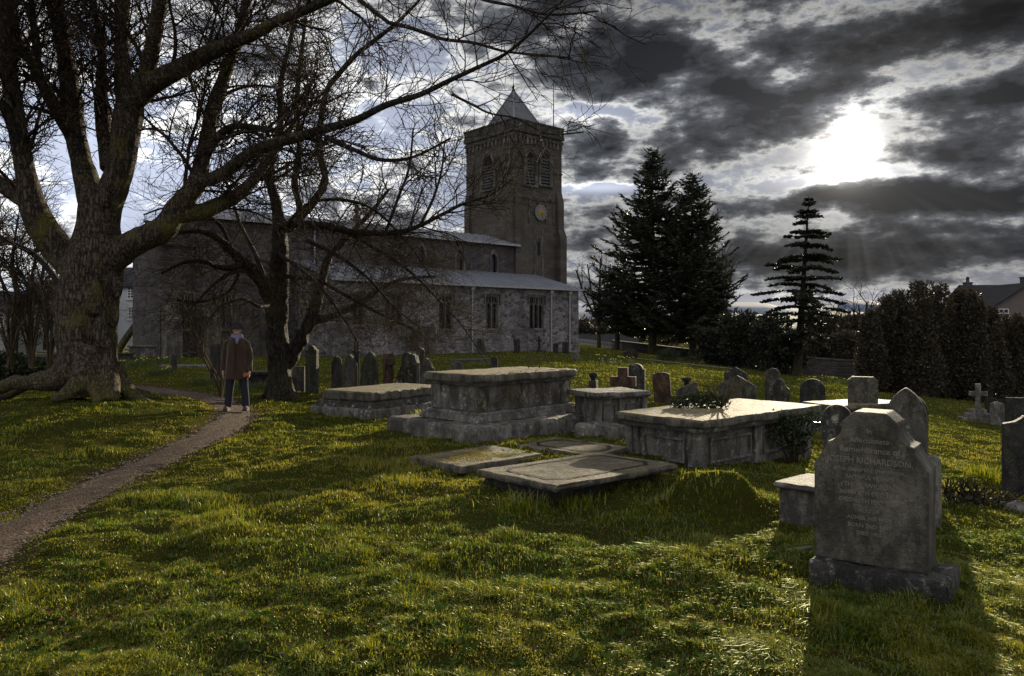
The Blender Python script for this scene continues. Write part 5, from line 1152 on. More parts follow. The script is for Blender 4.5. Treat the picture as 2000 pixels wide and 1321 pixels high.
    spec = [dict(sp=.22, len=(.9, 2.5), ang=(30, 72), up=.12, n=8, r=.023, rt=.006, wob=.13, droop=-.05, cstart=.1, zmin=1.9),
            dict(sp=.105, len=(.4, 1.2), ang=(28, 65), up=.06, n=6, r=.0105, rt=.0044, wob=.16, droop=-.12, zmin=1.7),
            dict(sp=.095, len=(.12, .45), ang=(30, 70), up=.05, n=4, r=.006, rt=.0036, wob=.2, droop=.1, zmin=1.6)]
    for n, (P, Rr) in polys.items():
        st = {'A': .35, 'B': .3, 'C': .5, 'D': .3, 'C3': .2, 'D2': .08, 'H': .1}.get(n, .12)
        sc = spec
        if n in ('D2', 'F', 'F3', 'F4', 'E', 'F2'): sc = [dict(spec[0], sp=.19 if n == 'D2' else .28, len=(.5, 1.6), r=.011), dict(spec[1], sp=.14), dict(spec[2], sp=.13)]
        grow(P, Rr, 0, sc, tw, rs, st)
        if n not in ('H', 'D2', 'F', 'F3', 'F4', 'E', 'F2'): grow(P, Rr, 0, [sub_, dict(spec[0], sp=.26, len=(.6, 1.6), r=.016), dict(spec[1], sp=.15), dict(spec[2], sp=.13)], tw, rs, st)
    t = twig_obj('twigs', tw, M['twig'], r, 3); t.matrix_parent_inverse = Matrix.Translation(-base)
    return len(tw)
NT1 = make_old_tree()

# --- the forked tree behind the walker
Y2 = 16.9
t2 = {
 'T': [(548, 782, 56, 0), (546, 752, 47, 0), (544, 700, 43, 0), (540, 650, 42, 0), (540, 605, 46, 0), (543, 560, 44, 0), (546, 500, 34, 0), (547, 450, 28, .1), (540, 400, 22, .2), (526, 345, 18, .2), (534, 290, 15, .2), (548, 240, 13, .1), (548, 170, 11, 0), (566, 84, 9, -.1), (584, 10, 7, -.2), (600, -60, 4, -.2)],
 'L': [(538, 610, 32, 0), (523, 566, 30, -.2), (498, 533, 26, -.5), (470, 508, 22, -.8), (444, 482, 18, -1.0), (420, 462, 14, -1.2), (388, 452, 9, -1.4), (340, 455, 6, -1.6)],
 'L2': [(472, 512, 14, -.8), (450, 524, 12, -1.0), (420, 520, 10, -1.2), (401, 512, 9, -1.4), (360, 513, 7, -1.6), (315, 535, 5, -1.8)],
 'L3': [(470, 515, 8, -.8), (462, 545, 7, -.9), (440, 575, 6, -1.0), (390, 590, 5, -1.2), (340, 585, 4, -1.3)],
 'L4': [(500, 535, 9, -.5), (462, 530, 8, -.9), (425, 550, 7, -1.3), (385, 590, 5, -1.6), (350, 640, 3, -1.8)],
 'L5': [(455, 495, 9, -.9), (430, 440, 8, -1.0), (385, 415, 6, -1.1), (330, 405, 4, -1.2), (280, 420, 3, -1.3)],
 'L6': [(525, 568, 10, -.1), (500, 500, 9, .2), (470, 440, 7, .4), (450, 380, 5, .5), (430, 320, 3, .6)],
 'L7': [(535, 590, 8, -.3), (510, 600, 7, -.8), (475, 585, 6, -1.3), (430, 600, 4.5, -1.7), (400, 640, 3, -2.0)],
 'V4': [(548, 500, 8, -.2), (580, 520, 7, -.7), (625, 560, 6, -1.1), (670, 620, 4.5, -1.5), (700, 670, 3, -1.7)],
 'V5': [(560, 440, 8, -.2), (600, 400, 7, -.6), (660, 390, 6, -1.0), (730, 410, 5, -1.4), (800, 480, 3.5, -1.8), (840, 540, 2.5, -2.0)],
 'R': [(550, 735, 30, .1), (572, 690, 28, .1), (596, 650, 26, .1), (612, 612, 24, .2), (626, 560, 20, .3), (640, 510, 16, .4), (672, 470, 12, .5), (720, 420, 8, .6), (760, 370, 5, .7)],
 'R2': [(640, 622, 14, .3), (673, 607, 13, .4), (713, 587, 12, .5), (747, 562, 10, .6), (790, 545, 7, .7), (850, 540, 5, .8)],
 'R0': [(608, 625, 20, .2), (640, 622, 14, .3)],
 'S2': [(546, 455, 18, .1), (585, 420, 16, .4), (576, 357, 14, .6), (585, 294, 13, .8), (580, 210, 11, .9), (586, 126, 9, 1.0), (594, 60, 7, 1.1), (602, -30, 4, 1.1)],
 'S3': [(560, 450, 18, .2), (592, 418, 18, .2), (618, 388, 17, .2), (635, 349, 15, .2), (623, 294, 13, .2), (627, 235, 12, .2), (639, 176, 11, .2), (660, 147, 11, .1), (694, 109, 10, 0), (736, 76, 9, -.1), (778, 42, 7, -.2), (820, 0, 5, -.3)],
 'B': [(549, 440, 16, 0), (597, 438, 15, -.4), (635, 441, 14, -.7), (680, 452, 13, -1.0), (719, 455, 12, -1.3), (778, 454, 11, -1.6), (820, 441, 9, -1.8), (862, 420, 7.5, -2.0), (904, 399, 6, -2.2), (960, 380, 4, -2.3), (1000, 350, 3, -2.4)],
 'B1': [(753, 455, 7, -1.5), (778, 386, 6, -1.4), (799, 328, 5, -1.4), (807, 252, 3.5, -1.4)],
 'B2': [(820, 441, 6, -1.8), (845, 391, 5.5, -1.8), (862, 336, 4.5, -1.8), (868, 280, 3.4, -1.8)],
 'V': [(560, 540, 9, -.3), (620, 548, 8, -.8), (680, 580, 7, -1.2), (740, 612, 6, -1.5), (800, 640, 4.5, -1.8), (850, 668, 3.2, -2.0)],
 'V2': [(600, 470, 9, -.6), (660, 500, 8, -1.2), (720, 545, 6, -1.6), (770, 600, 4.5, -1.9), (820, 640, 3, -2.1)],
 'V3': [(680, 455, 8, -1.0), (740, 490, 7, -1.4), (800, 530, 5.5, -1.8), (860, 590, 4, -2.1), (905, 640, 3, -2.3), (955, 715, 2.5, -2.6)],
}
def make_forked_tree():
    base = G(548, 778); r = thing('forked_tree', 'slim dark bare tree forking low with drooping twigs, between the walker and the gravestones', 'tree', base)
    polys = {n: px_poly(p, Y2) for n, p in t2.items()}
    mb = MB()
    for n in ('T', 'L', 'R', 'S2', 'S3', 'R0', 'B'):
        P, Rr = polys[n]; nn = max(4, int((Rr > .07).sum())); mb.tube(P[:nn + 1], Rr[:nn + 1], 12)
    for sx in (-1, 1, .2):
        P = np.array([base + [sx * .1, -.05, .5], base + [sx * .26, -.12, .1], base + [sx * .5, -.25, -.08]]); mb.tube(P, np.array([.16, .12, .05]), 8)
    me = remeshed(mb, 'trunk', .028, 3)
    V = np.empty(len(me.vertices) * 3, np.float32); me.vertices.foreach_get('co', V); V = V.reshape(-1, 3); N_ = np.empty(len(V) * 3, np.float32); me.vertices.foreach_get('normal', N_); N_ = N_.reshape(-1, 3)
    V += N_ * ((vnoise(V[:, 0] * 9, V[:, 2] * 2.2, 61) - .5) * .09 * np.exp(-np.maximum(V[:, 2] - 1, 0) / 2) + (vnoise(V[:, 0] * 22, V[:, 2] * 6, 62) - .5) * .03)[:, None]; me.vertices.foreach_set('co', V.ravel()); me.update()
    inv = Matrix.Translation(-base); o = link('trunk', me, M['bark2'], r, True); o.matrix_parent_inverse = inv
    bo = []
    for n, (P, Rr) in polys.items():
        s0 = 0
        if n in ('T', 'L', 'R', 'S2', 'S3', 'R0', 'B'): s0 = max(int((Rr > .07).sum()) - 2, 2)
        if len(P) - s0 >= 2: bo.append((0, P[s0:], Rr[s0:]))
    for q in bo: b_ = twig_obj('bough', [q], M['bark2'], r, 8); b_.matrix_parent_inverse = inv
    rs = np.random.default_rng(33); tw = []
    spec = [dict(sp=.19, len=(.8, 2.3), ang=(30, 75), up=.08, n=8, r=.018, rt=.005, wob=.14, droop=-.12, zmin=1.2),
            dict(sp=.125, len=(.4, 1.2), ang=(28, 65), up=.0, n=6, r=.0105, rt=.0048, wob=.17, droop=-.3, zmin=1.0),
            dict(sp=.13, len=(.12, .45), ang=(30, 70), up=.0, n=4, r=.0056, rt=.0034, wob=.2, droop=-.1, zmin=.9)]
    hang = [dict(sp=.125, len=(.6, 1.9), ang=(25, 80), up=-.02, n=8, r=.0085, rt=.0032, wob=.2, droop=-.12, zmin=1.0), dict(spec[1], sp=.10, len=(.3, 1.0), r=.0052, rt=.0028, droop=-.08), dict(spec[2], sp=.11, r=.0034, rt=.0021)]
    pale = []
    for n, (P, Rr) in polys.items():
        dest = tw
        if n in ('L', 'L2', 'L3', 'L4', 'L5', 'L6', 'L7', 'V', 'V2', 'V3', 'V4', 'V5', 'R2'): grow(P, Rr, 0, hang, pale, rs, .15)
        elif n in ('B',): grow(P, Rr, 0, spec, tw, rs, .1); grow(P, Rr, 0, [dict(hang[0], sp=.22)] + hang[1:], pale, rs, .1)
        else: grow(P, Rr, 0, spec, tw, rs, .42 if n == 'T' else .2)
    a = twig_obj('twigs', tw, M['twig'], r, 3); a.matrix_parent_inverse = inv
    a = twig_obj('drooping_twigs', pale, M['twig_mid'], r, 3); a.matrix_parent_inverse = inv  # paler brown puts sunlight on the drooping twigs into their colour
    return len(tw) + len(pale)
NT2 = make_forked_tree()
# --- leaning thin tree before the white house
def bare_tree(name, label, base, curves, spec, Y0, seed, start=.2, bark='bark2', tm='twig', cat='tree', group=None, k=7):
    r = thing(name, label, cat, base, 0, group); inv = Matrix.Translation(-np.array(base)); rs = np.random.default_rng(seed)
    polys = [px_poly(c, Y0) for c in curves]; o = twig_obj('trunk', [(0, P, Rr) for P, Rr in polys], M[bark], r, k); o.matrix_parent_inverse = inv
    tw = []
    for P, Rr in polys: grow(P, Rr, 0, spec, tw, rs, start)
    if tw: o = twig_obj('crown', tw, M[tm], r, 3); o.matrix_parent_inverse = inv
    return r
b0 = G(232, 690); YL = b0[1]
sm = [dict(sp=.34, len=(.8, 2.4), ang=(30, 75), up=.05, n=7, r=.02, rt=.006, wob=.15, droop=-.1, zmin=.9), dict(sp=.22, len=(.4, 1.3), ang=(28, 65), up=0, n=5, r=.011, rt=.0055, wob=.17, droop=-.2, zmin=.8), dict(sp=.2, len=(.15, .5), ang=(30, 70), up=0, n=4, r=.0065, rt=.0045, wob=.2, zmin=.7)]
bare_tree('leaning_tree', 'thin leaning bare tree slanting to the right before the white house', b0, [[(226, 700, 15, 0), (240, 672, 15, 0), (262, 640, 14, 0), (288, 605, 12, 0), (325, 578, 10, -.4), (375, 555, 8, -.8), (430, 560, 5, -1.2)], [(285, 608, 9, 0), (300, 560, 8, .3), (330, 505, 7, .6), (340, 450, 5, .8)], [(325, 578, 8, -.4), (360, 590, 6, -.8), (420, 600, 4.5, -1.2), (470, 620, 3, -1.5)]], sm, YL, 41, .25, 'bark', 'twig_pale')
# --- multi-stem hazel by the walker
b0 = G(430, 778)
stems = [[(431, 776, 5, 0), (428, 745, 4.5, 0), (405, 700, 4, .1), (385, 660, 3, .2), (370, 610, 2.5, .3)], [(431, 776, 5, 0), (434, 735, 4.5, 0), (438, 690, 4, 0), (430, 640, 3, .0), (420, 580, 2.5, .1)], [(432, 776, 5, .05), (440, 730, 4, .1), (452, 690, 3.5, .2), (462, 640, 3, .3), (480, 590, 2.2, .3)],
         [(430, 776, 4, 0), (418, 735, 4, -.1), (408, 720, 3.5, -.2), (396, 690, 3, -.3), (400, 640, 2.5, -.3)], [(433, 776, 4, .1), (445, 720, 4, .3), (470, 680, 3, .4), (500, 640, 2.5, .5), (520, 610, 2, .5)]]
sh = [dict(sp=.2, len=(.4, 1.1), ang=(20, 55), up=.1, n=6, r=.009, rt=.004, wob=.15, zmin=.35), dict(sp=.16, len=(.2, .6), ang=(25, 60), up=.05, n=5, r=.006, rt=.0036, wob=.18, zmin=.35)]
bare_tree('hazel_shrub', 'pale many-stemmed bare shrub just left of the walker', b0, stems, sh, b0[1], 42, .2, 'twig_pale', 'twig_pale', 'shrub', None, 5)
for i, (px, lb, sc_) in enumerate([(20, 'bare multi-stemmed shrub at the far left edge before the houses', 1.0), (62, 'bare multi-stemmed shrub between far left edge and old trunk', 1.15), (98, 'bare multi-stemmed shrub touching the left side of the old trunk', 1.0)]):
    X = (px - 1000) / F * 19.5; b0 = np.array([X, 19.5, float(gz0(X, 19.5))]); st_ = []; rs_ = np.random.default_rng(640 + i)
    for q in range(9): dx = rs_.uniform(-60, 60); hh = rs_.uniform(110, 190) * sc_; st_.append([(px + rs_.uniform(-6, 6), 720, 5, 0), (px + dx * .25, 720 - hh * .4, 4, rs_.uniform(-.3, .3)), (px + dx * .6, 720 - hh * .75, 3, rs_.uniform(-.6, .6)), (px + dx, 720 - hh, 2, rs_.uniform(-.9, .9))])
    bare_tree('bare_shrub', lb, b0, st_, [dict(sh[0], sp=.22, len=(.4, 1.2)), sh[1]], 19.5, 650 + i, .15, 'twig_pale', 'twig_mid', 'shrub', 'bare shrubs on the far left', 5)
# --- thicket and small bare trees far left
fs = [dict(sp=.36, len=(1.2, 3.2), ang=(25, 65), up=.15, n=7, r=.03, rt=.011, wob=.14, zmin=.6), dict(sp=.24, len=(.6, 1.8), ang=(25, 60), up=.08, n=5, r=.016, rt=.009, wob=.16, zmin=.5), dict(sp=.2, len=(.25, .8), ang=(30, 70), up=.05, n=4, r=.010, rt=.007, wob=.2, zmin=.4)]
for i, (px, py, top, lb) in enumerate([(30, 668, 420, 'small bare tree with a dense twiggy crown at the far left edge'), (88, 664, 470, 'small bare tree before the cream houses, left of the old trunk'), (-45, 675, 390, 'bare tree partly cut off by the left edge of the photo')]):
    X = (px - 1000) / F * 27; b0 = np.array([X, 27., float(gz0(X, 27.))]); h = py - top
    cv = [[(px, py + 20, 9, 0), (px + 4, py - h * .3, 8, 0), (px - 6, py - h * .6, 6, .3), (px + 6, top, 3, .5)], [(px + 2, py - h * .2, 6, 0), (px + 30, py - h * .5, 5, -.6), (px + 46, py - h * .85, 3, -.9)], [(px, py - h * .25, 6, 0), (px - 34, py - h * .55, 5, .6), (px - 60, py - h * .8, 3, 1.0)]]
    bare_tree('small_bare_tree', lb, b0, cv, fs, 27., 60 + i, .15, 'bark2', 'twig', 'tree', 'small bare trees on the far left')
# round twiggy trees behind the church corner and behind the conifers
gs = [dict(sp=1.0, len=(2.0, 4.5), ang=(25, 60), up=.2, n=7, r=.06, rt=.02, wob=.12), dict(sp=.6, len=(1.0, 2.6), ang=(25, 60), up=.12, n=5, r=.03, rt=.018, wob=.15), dict(sp=.45, len=(.5, 1.3), ang=(30, 70), up=.1, n=4, r=.018, rt=.014, wob=.2)]
def far_bare(px, py, top, Y, lb, seed, spread=45):
    X = (px - 1000) / F * Y; b0 = np.array([X, Y, float(gz0(min(X, 40), Y))]); h = py - top; c = [[(px, py, 9, 0), (px, py - h * .4, 7, 0), (px + 3, top, 3, 0)]]
    for s in (-1, -.5, .5, 1): c.append([(px, py - h * .3, 5, 0), (px + s * spread * .6, py - h * .6, 4, s), (px + s * spread, top + h * .12 * abs(s), 2.5, s * 2)])
    bare_tree('bare_tree', lb, b0, c, gs, Y, seed, .15, 'bark2', 'twig', 'tree', 'bare trees beyond the churchyard', 6)
far_bare(1170, 690, 505, 92, 'round bare tree with fine twigs between church corner and conifers', 71)
far_bare(1408, 690, 495, 96, 'bare tree showing its twigs past the right side of the conifers', 72, 22)
far_bare(1640, 700, 612, 75, 'low bare tree with reddish twigs between the cedar and the yews', 73, 26)
far_bare(1690, 690, 590, 72, 'low bare tree against the left end of the yew hedge', 74, 26)

# ------------------------------------------------------------------ evergreens
def leaf_quads(name, C, D, Ls, Ws, m, parent, rs, tint=None, inv=None):
    """one four-cornered leaf or spray per point, lying along D"""
    n = len(C); D = D / (np.linalg.norm(D, axis=1, keepdims=True) + 1e-9); A = rs.normal(size=(n, 3)); A -= D * np.sum(A * D, 1, keepdims=True); A /= np.linalg.norm(A, axis=1, keepdims=True) + 1e-9
    L = Ls[:, None]; W = Ws[:, None]; V = np.stack([C, C + D * L * .45 + A * W * .5, C + D * L, C + D * L * .45 - A * W * .5], 1).reshape(-1, 3)
    me = np_mesh(name, V, np.arange(n * 4).reshape(-1, 4), 4); t = rs.random(n) if tint is None else tint
    at_ = me.attributes.new('tint', 'FLOAT', 'POINT'); at_.data.foreach_set('value', np.repeat(t, 4).astype(np.float32))
    o = link(name, me, m, parent)
    if inv is not None: o.matrix_parent_inverse = inv
    return o
def conifer(px, ptop, pbase, Y, prof, label, seed, m='conifer', droop=-.35, step=.34, nb=7, dens=26, size=(.25, .6), trunk_w=.3, lean=0, zbase=.1, curl=.0, name='conifer', group=None, flatz=.25):
    X = (px - 1000) / F * Y; zg = float(gz0(min(X, 40), Y)); H = EYE - (ptop - HY) / F * Y - zg; base = np.array([X, Y, zg])
    r = thing(name, label, 'conifer', base, 0, group); rs = np.random.default_rng(seed)
    top = np.array([lean, 0, H]); P = np.linspace([0, 0, -.3], top, 14); P[1:-1, :2] += rs.normal(0, .05, (12, 2)); items = [(0, P, np.linspace(trunk_w, .02, 14))]
    C = []; D = []; Ls = []
    z = H * zbase
    while z < H * .985:
        f = z / H; Rz = float(np.interp(f, [p[0] for p in prof], [p[1] for p in prof])); c0 = np.array([lean * f, 0, z])
        n = max(3, int(nb * rs.uniform(.7, 1.3)))
        for i in range(n):
            a = rs.uniform(0, 2 * math.pi); ln = Rz * (rs.uniform(.5, 1.0) if rs.random() < .8 else rs.uniform(1.0, 1.3)); q = 6; pts = [c0]; d = np.array([math.cos(a), math.sin(a), rs.uniform(-.05, .35)])
            for k in range(q): d = d + np.array([0, 0, (droop if k < 3 else curl) * .22]) + rs.normal(0, .05, 3); pts.append(pts[-1] + unit(d) * ln / q)
            pts = np.array(pts); items.append((1, pts, np.linspace(.035, .008, q + 1) * (ln / 2 + .3)))
            ns = max(4, int(dens * ln * (1 if f < .72 else .75))); t = rs.uniform(.12, 1.0, ns) * q; i0 = np.minimum(t.astype(int), q - 1); fr = (t - i0)[:, None]; c = pts[i0] * (1 - fr) + pts[i0 + 1] * fr
            tang = pts[i0 + 1] - pts[i0]; tang /= np.linalg.norm(tang, axis=1, keepdims=True); w = np.stack([-tang[:, 1], tang[:, 0], tang[:, 2] * 0], 1); sd = rs.choice([-1, 1], ns)[:, None]
            dd = tang * rs.uniform(.3, 1., (ns, 1)) + w * sd * rs.uniform(.2, 1.1, (ns, 1)) + rs.normal(0, .22, (ns, 3)) * np.array([1, 1, flatz * 2]) + np.array([0, 0, droop * .6])
            C.append(c + rs.normal(0, .06, (ns, 3)) * np.array([1, 1, flatz * 3])); D.append(dd); Ls.append(rs.uniform(*size, ns) * (.6 + .4 * min(1, ln)))
        z += step * rs.uniform(.7, 1.3)
    twig_obj('trunk', items, M['bark2'], r, 6)
    C = np.concatenate(C); D = np.concatenate(D); Ls = np.concatenate(Ls); leaf_quads('foliage', C, D, Ls, Ls * rs.uniform(.16, .36, len(Ls)), M[m], r, rs); return r
YC = 84
conifer(1274, 285, 698, YC, [(0, 4.0), (.12, 6.6), (.3, 6.6), (.45, 5.6), (.6, 4.3), (.75, 3.0), (.88, 1.7), (1, .25)], 'tallest dark conifer with a ragged pointed top, right of the church', 81, nb=9, dens=30, size=(.2, .7), trunk_w=.5, group='dark conifers right of the church', curl=1.3, droop=-.2, step=.36)
conifer(1352, 333, 700, YC - 3, [(0, 3.2), (.15, 5.0), (.35, 4.9), (.5, 4.3), (.65, 3.4), (.8, 2.3), (.92, 1.2), (1, .25)], 'second dark conifer with a narrower pointed top, right of the tallest one', 82, nb=9, dens=32, size=(.2, .65), trunk_w=.45, group='dark conifers right of the church', curl=1.3, droop=-.2, step=.34)
conifer(1206, 520, 694, YC + 3, [(0, 2.2), (.3, 3.4), (.6, 3.2), (.85, 2.0), (1, .6)], 'lower rounded evergreen at the left foot of the tallest conifer', 83, nb=9, dens=24, size=(.35, .8), trunk_w=.35, group='dark conifers right of the church', zbase=.22)
conifer(1395, 500, 700, YC - 6, [(0, 1.5), (.3, 2.3), (.6, 2.1), (.85, 1.4), (1, .4)], 'dark evergreen with a rounded outline at the right foot of the conifers', 84, nb=8, dens=24, size=(.3, .7), trunk_w=.3, group='dark conifers right of the church', zbase=.05)
# cedar: flat tiers of foliage
def cedar():
    Y = 55.; X = (1556 - 1000) / F * Y; zg = float(gz0(X, Y)); base = np.array([X, Y, zg]); H = EYE - (385 - HY) / F * Y - zg
    r = thing('cedar_tree', 'cedar with flat open tiers of branches silhouetted under the sun', 'conifer', base); rs = np.random.default_rng(91); s = Y / F
    lean = 24 * s; P = np.linspace([0, 0, -.3], [lean, 0, H], 16); items = [(0, P, np.linspace(.34, .03, 16))]; C = []; D = []; Ls = []
    #        py, left px, right px measured from the stem
    tiers = [(390, 4, 4), (398, 10, 9), (408, 17, 15), (421, 24, 24), (436, 22, 24), (452, 30, 44), (466, 38, 40), (482, 40, 60), (497, 56, 48), (512, 52, 74), (528, 86, 66), (543, 70, 74), (558, 60, 68), (570, 94, 86), (586, 84, 78), (600, 62, 96), (612, 78, 70), (628, 74, 60), (645, 66, 72), (662, 52, 64), (676, 40, 56)]
    for py, l, rr in tiers:
        z = EYE - (py + rs.normal(0, 2.5) - HY) / F * Y - zg; f = z / H; c0 = np.array([lean * f, 0, z])
        arms = [(0, rr), (math.pi, l)] + [(rs.uniform(.4, 2.7) * sg, (l + rr) * .5 * rs.uniform(.6, 1)) for sg in (1, -1, 1, -1)]
        for a, w in arms:
            if rs.random() < .12: continue
            a = a + rs.normal(0, .18); ln = w * s * rs.uniform(.85, 1.08); q = 7; pts = [c0]; d = np.array([math.cos(a), math.sin(a), .16 if py < 560 else .04])
            for k in range(q): d = d + np.array([0, 0, -.05]) + rs.normal(0, .045, 3); pts.append(pts[-1] + unit(d) * ln / q)
            pts = np.array(pts); items.append((1, pts, np.linspace(.05, .012, q + 1) * min(1, ln / 1.5 + .2)))
            ns = int(230 * ln + 20); t = rs.uniform(.12, 1., ns) * q; i0 = np.minimum(t.astype(int), q - 1); fr = (t - i0)[:, None]; c = pts[i0] * (1 - fr) + pts[i0 + 1] * fr
            tang = unit(pts[-1] - pts[0]); w2 = np.array([-tang[1], tang[0], 0]); off = rs.normal(0, .20 * min(1, ln) + .04, (ns, 1)) * (1.1 - t[:, None] / q * .4)
            gap = vnoise(t * 1.7 + a * 9, np.full(ns, py * .3), 92) > .26
            C.append((c + w2 * off + rs.normal(0, .035, (ns, 3)))[gap]); D.append((tang * rs.uniform(.2, 1, (ns, 1)) + w2 * np.sign(off) * rs.uniform(.2, 1, (ns, 1)) + np.array([0, 0, .05]) + rs.normal(0, .18, (ns, 3)))[gap]); Ls.append(rs.uniform(.10, .30, ns)[gap])
    twig_obj('trunk', items, M['bark2'], r, 7); C = np.concatenate(C); leaf_quads('foliage', C, np.concatenate(D), np.concatenate(Ls), np.concatenate(Ls) * .55, M['cedar'], r, rs)
cedar()
def leaf_mass(name, label, cat, base, lumps, n, size, m, seed, group=None, core=None, updir=(0, 0, .5), stems=None, shell=.55):
    """crown made of many leaves through several lumps (centre, radii) given relative to the base"""
    r = thing(name, label, cat, base, 0, group); rs = np.random.default_rng(seed); vol = np.array([l[1][0] * l[1][1] * l[1][2] for l in lumps]) ** .67; cnt = (n * vol / vol.sum()).astype(int)
    C = []; D = []
    for (c, rad), k in zip(lumps, cnt):
        u = rs.normal(size=(k, 3)); u /= np.linalg.norm(u, axis=1, keepdims=True); q = rs.uniform(shell ** 3, 1, (k, 1)) ** (1 / 3) * (1 + .30 * (vnoise(u[:, 0] * 3 + 9, u[:, 2] * 3 + u[:, 1] * 2, seed)[:, None] - .5))
        C.append(np.array(c) + u * q * np.array(rad)); D.append(u * .7 + rs.normal(0, .6, (k, 3)) + np.array(updir))
    C = np.concatenate(C); D = np.concatenate(D); k = C[:, 2] > -.1; C = C[k]; D = D[k]; Ls = rs.uniform(*size, len(C))
    st = stems or [[np.array([0, 0, -.1]), np.array(lumps[0][0]) * .6, np.array(lumps[0][0])]]
    twig_obj('stems', [(0, np.array(p, float), np.linspace(.05, .02, len(p)) * (lumps[0][1][2] + .5)) for p in st], M['bark2'], r, 5)
    leaf_quads('foliage', C, D, Ls, Ls * rs.uniform(.35, .6, len(Ls)), M[m], r, rs); return r
# yew hedge: a row of clipped columnar yews
YH = 42.
for i, (px, top, w, lb) in enumerate([(1700, 612, 44, 'leftmost low yew of the dark row on the right'), (1728, 577, 46, 'slender yew with a pointed top, second of the dark row'), (1757, 566, 50, 'yew of middle height left of the tallest in the dark row'), (1795, 549, 60, 'tallest yew with a broad head in the dark row'), (1838, 560, 56, 'broad yew right of the tallest in the dark row'), (1872, 565, 48, 'yew with a double head near the right of the dark row'), (1902, 568, 44, 'yew in front of the slate-roofed house at the right of the dark row'), (1932, 606, 54, 'lower bushy yew before the pink house gable'), (1974, 622, 66, 'low spreading yew at the right edge of the photo')]):
    Y = YH + (i % 3 - 1) * .8; X = (px - 1000) / F * Y; zg = float(gz0(X, Y)); s = Y / F; H = EYE - (top - HY) / F * Y - zg; w_ = w * s; rs = np.random.default_rng(200 + i)
    lumps = [((0, 0, H * .40), (w_ * .62, w_ * .6, H * .46)), ((0, 0, H * .72), (w_ * .44, w_ * .45, H * .27)), ((w_ * .1, 0, H * .2), (w_ * .7, w_ * .65, H * .26))]
    for q in range(9): a = rs.uniform(0, 6.28); zz = rs.uniform(.25, .9) * H; rr = w_ * .38 * (1 - .4 * zz / H); lumps.append(((rr * math.cos(a), rr * math.sin(a), zz), (w_ * .2, w_ * .2, w_ * rs.uniform(.3, .6))))
    for q in range(4): lumps.append(((rs.uniform(-.25, .25) * w_, rs.uniform(-.2, .2) * w_, H * rs.uniform(.88, .97)), (w_ * .13, w_ * .13, w_ * .28)))
    leaf_mass('yew_tree', lb, 'yew', (X, Y, zg), lumps, 15000, (.07, .22), 'yew', 210 + i, 'row of dark yews on the right', shell=.5)
# dark bushes between conifers and cedar
for i, (px, py, w, top, Y, lb, m) in enumerate([(1395, 715, 60, 640, 66, 'dark rounded bush at the right foot of the conifers', 'conifer'), (1440, 722, 70, 598, 64, 'tall dark evergreen bush under the distant hills', 'conifer'), (1492, 722, 76, 618, 62, 'broad dark evergreen bush left of the cedar trunk', 'conifer'), (1535, 730, 60, 640, 58, 'dark bush crowding the left of the cedar trunk', 'conifer'), (1600, 720, 70, 650, 70, 'brushy dark bush behind the right side of the cedar', 'yew'), (1650, 722, 70, 640, 68, 'brushy bush between cedar and yews above the wall', 'yew')]):
    X = (px - 1000) / F * Y; zg = float(gz0(X, Y)); s = Y / F; H = EYE - (top - HY) / F * Y - zg; w_ = w * s; rs = np.random.default_rng(300 + i)
    lumps = [((0, 0, H * .45), (w_ * .5, w_ * .5, H * .5))] + [((rs.uniform(-.4, .4) * w_, rs.uniform(-.3, .3) * w_, H * rs.uniform(.3, .85)), (w_ * .24, w_ * .24, H * .2)) for q in range(9)]
    leaf_mass('evergreen_bush', lb, 'bush', (X, Y, zg), lumps, 9000, (.12, .36), m, 310 + i, 'dark bushes by the cedar', shell=.4)
for i, (px, py, w, h, lb, m, n, sz) in enumerate([(1306, 706, 50, 24, 'low rounded bush on the lawn edge below the conifers', 'bush', 1800, (.06, .16)), (1342, 700, 26, 34, 'small glinting shrub with pale leaves below the conifers', 'bush', 900, (.06, .16)), (1352, 708, 44, 12, 'straggly low shrub on the wall below the conifers', 'yew', 900, (.06, .15)), (1232, 700, 32, 16, 'small dark bush by the churchyard fence', 'yew', 900, (.06, .16))]):
    p = G(px, py); s = p[1] / F; leaf_mass('low_bush', lb, 'bush', p, [((0, 0, h * s * .45), (w * s * .5, w * s * .4, h * s * .55)), ((w * s * .2, 0, h * s * .5), (w * s * .25, w * s * .25, h * s * .4)), ((-w * s * .25, 0, h * s * .35), (w * s * .2, w * s * .25, h * s * .35))], n, sz, m, 330 + i, 'low bushes below the conifers', shell=.3)
for i, (px, top, w, lb) in enumerate([(1150, 622, 60, 'far rounded tree over the slate roof beside the church corner'), (1215, 628, 70, 'far dark tree above the slate roof between the trunks'), (1300, 624, 80, 'far dark tree seen between the conifer trunks'), (1385, 622, 70, 'far tree right of the conifers below the hills'), (1600, 622, 70, 'far tree behind the cedar below the hills'), (1680, 618, 70, 'far tree between cedar and yew row')]):
    Y = 150. if px < 1500 else 110.; X = (px - 1000) / F * Y; zg = -2.8; s = Y / F; H = EYE - (top - HY) / F * Y - zg; w_ = w * s; rs = np.random.default_rng(370 + i)
    lumps = [((0, 0, H * .5), (w_ * .5, w_ * .4, H * .5))] + [((rs.uniform(-.45, .45) * w_, rs.uniform(-.3, .3) * w_, H * rs.uniform(.4, .85)), (w_ * .22, w_ * .22, H * .2)) for q in range(8)]
    leaf_mass('far_tree', lb, 'tree', (X, Y, zg), lumps, 3000, (.4, 1.0), 'yew', 380 + i, 'far trees beyond the churchyard', shell=.4)
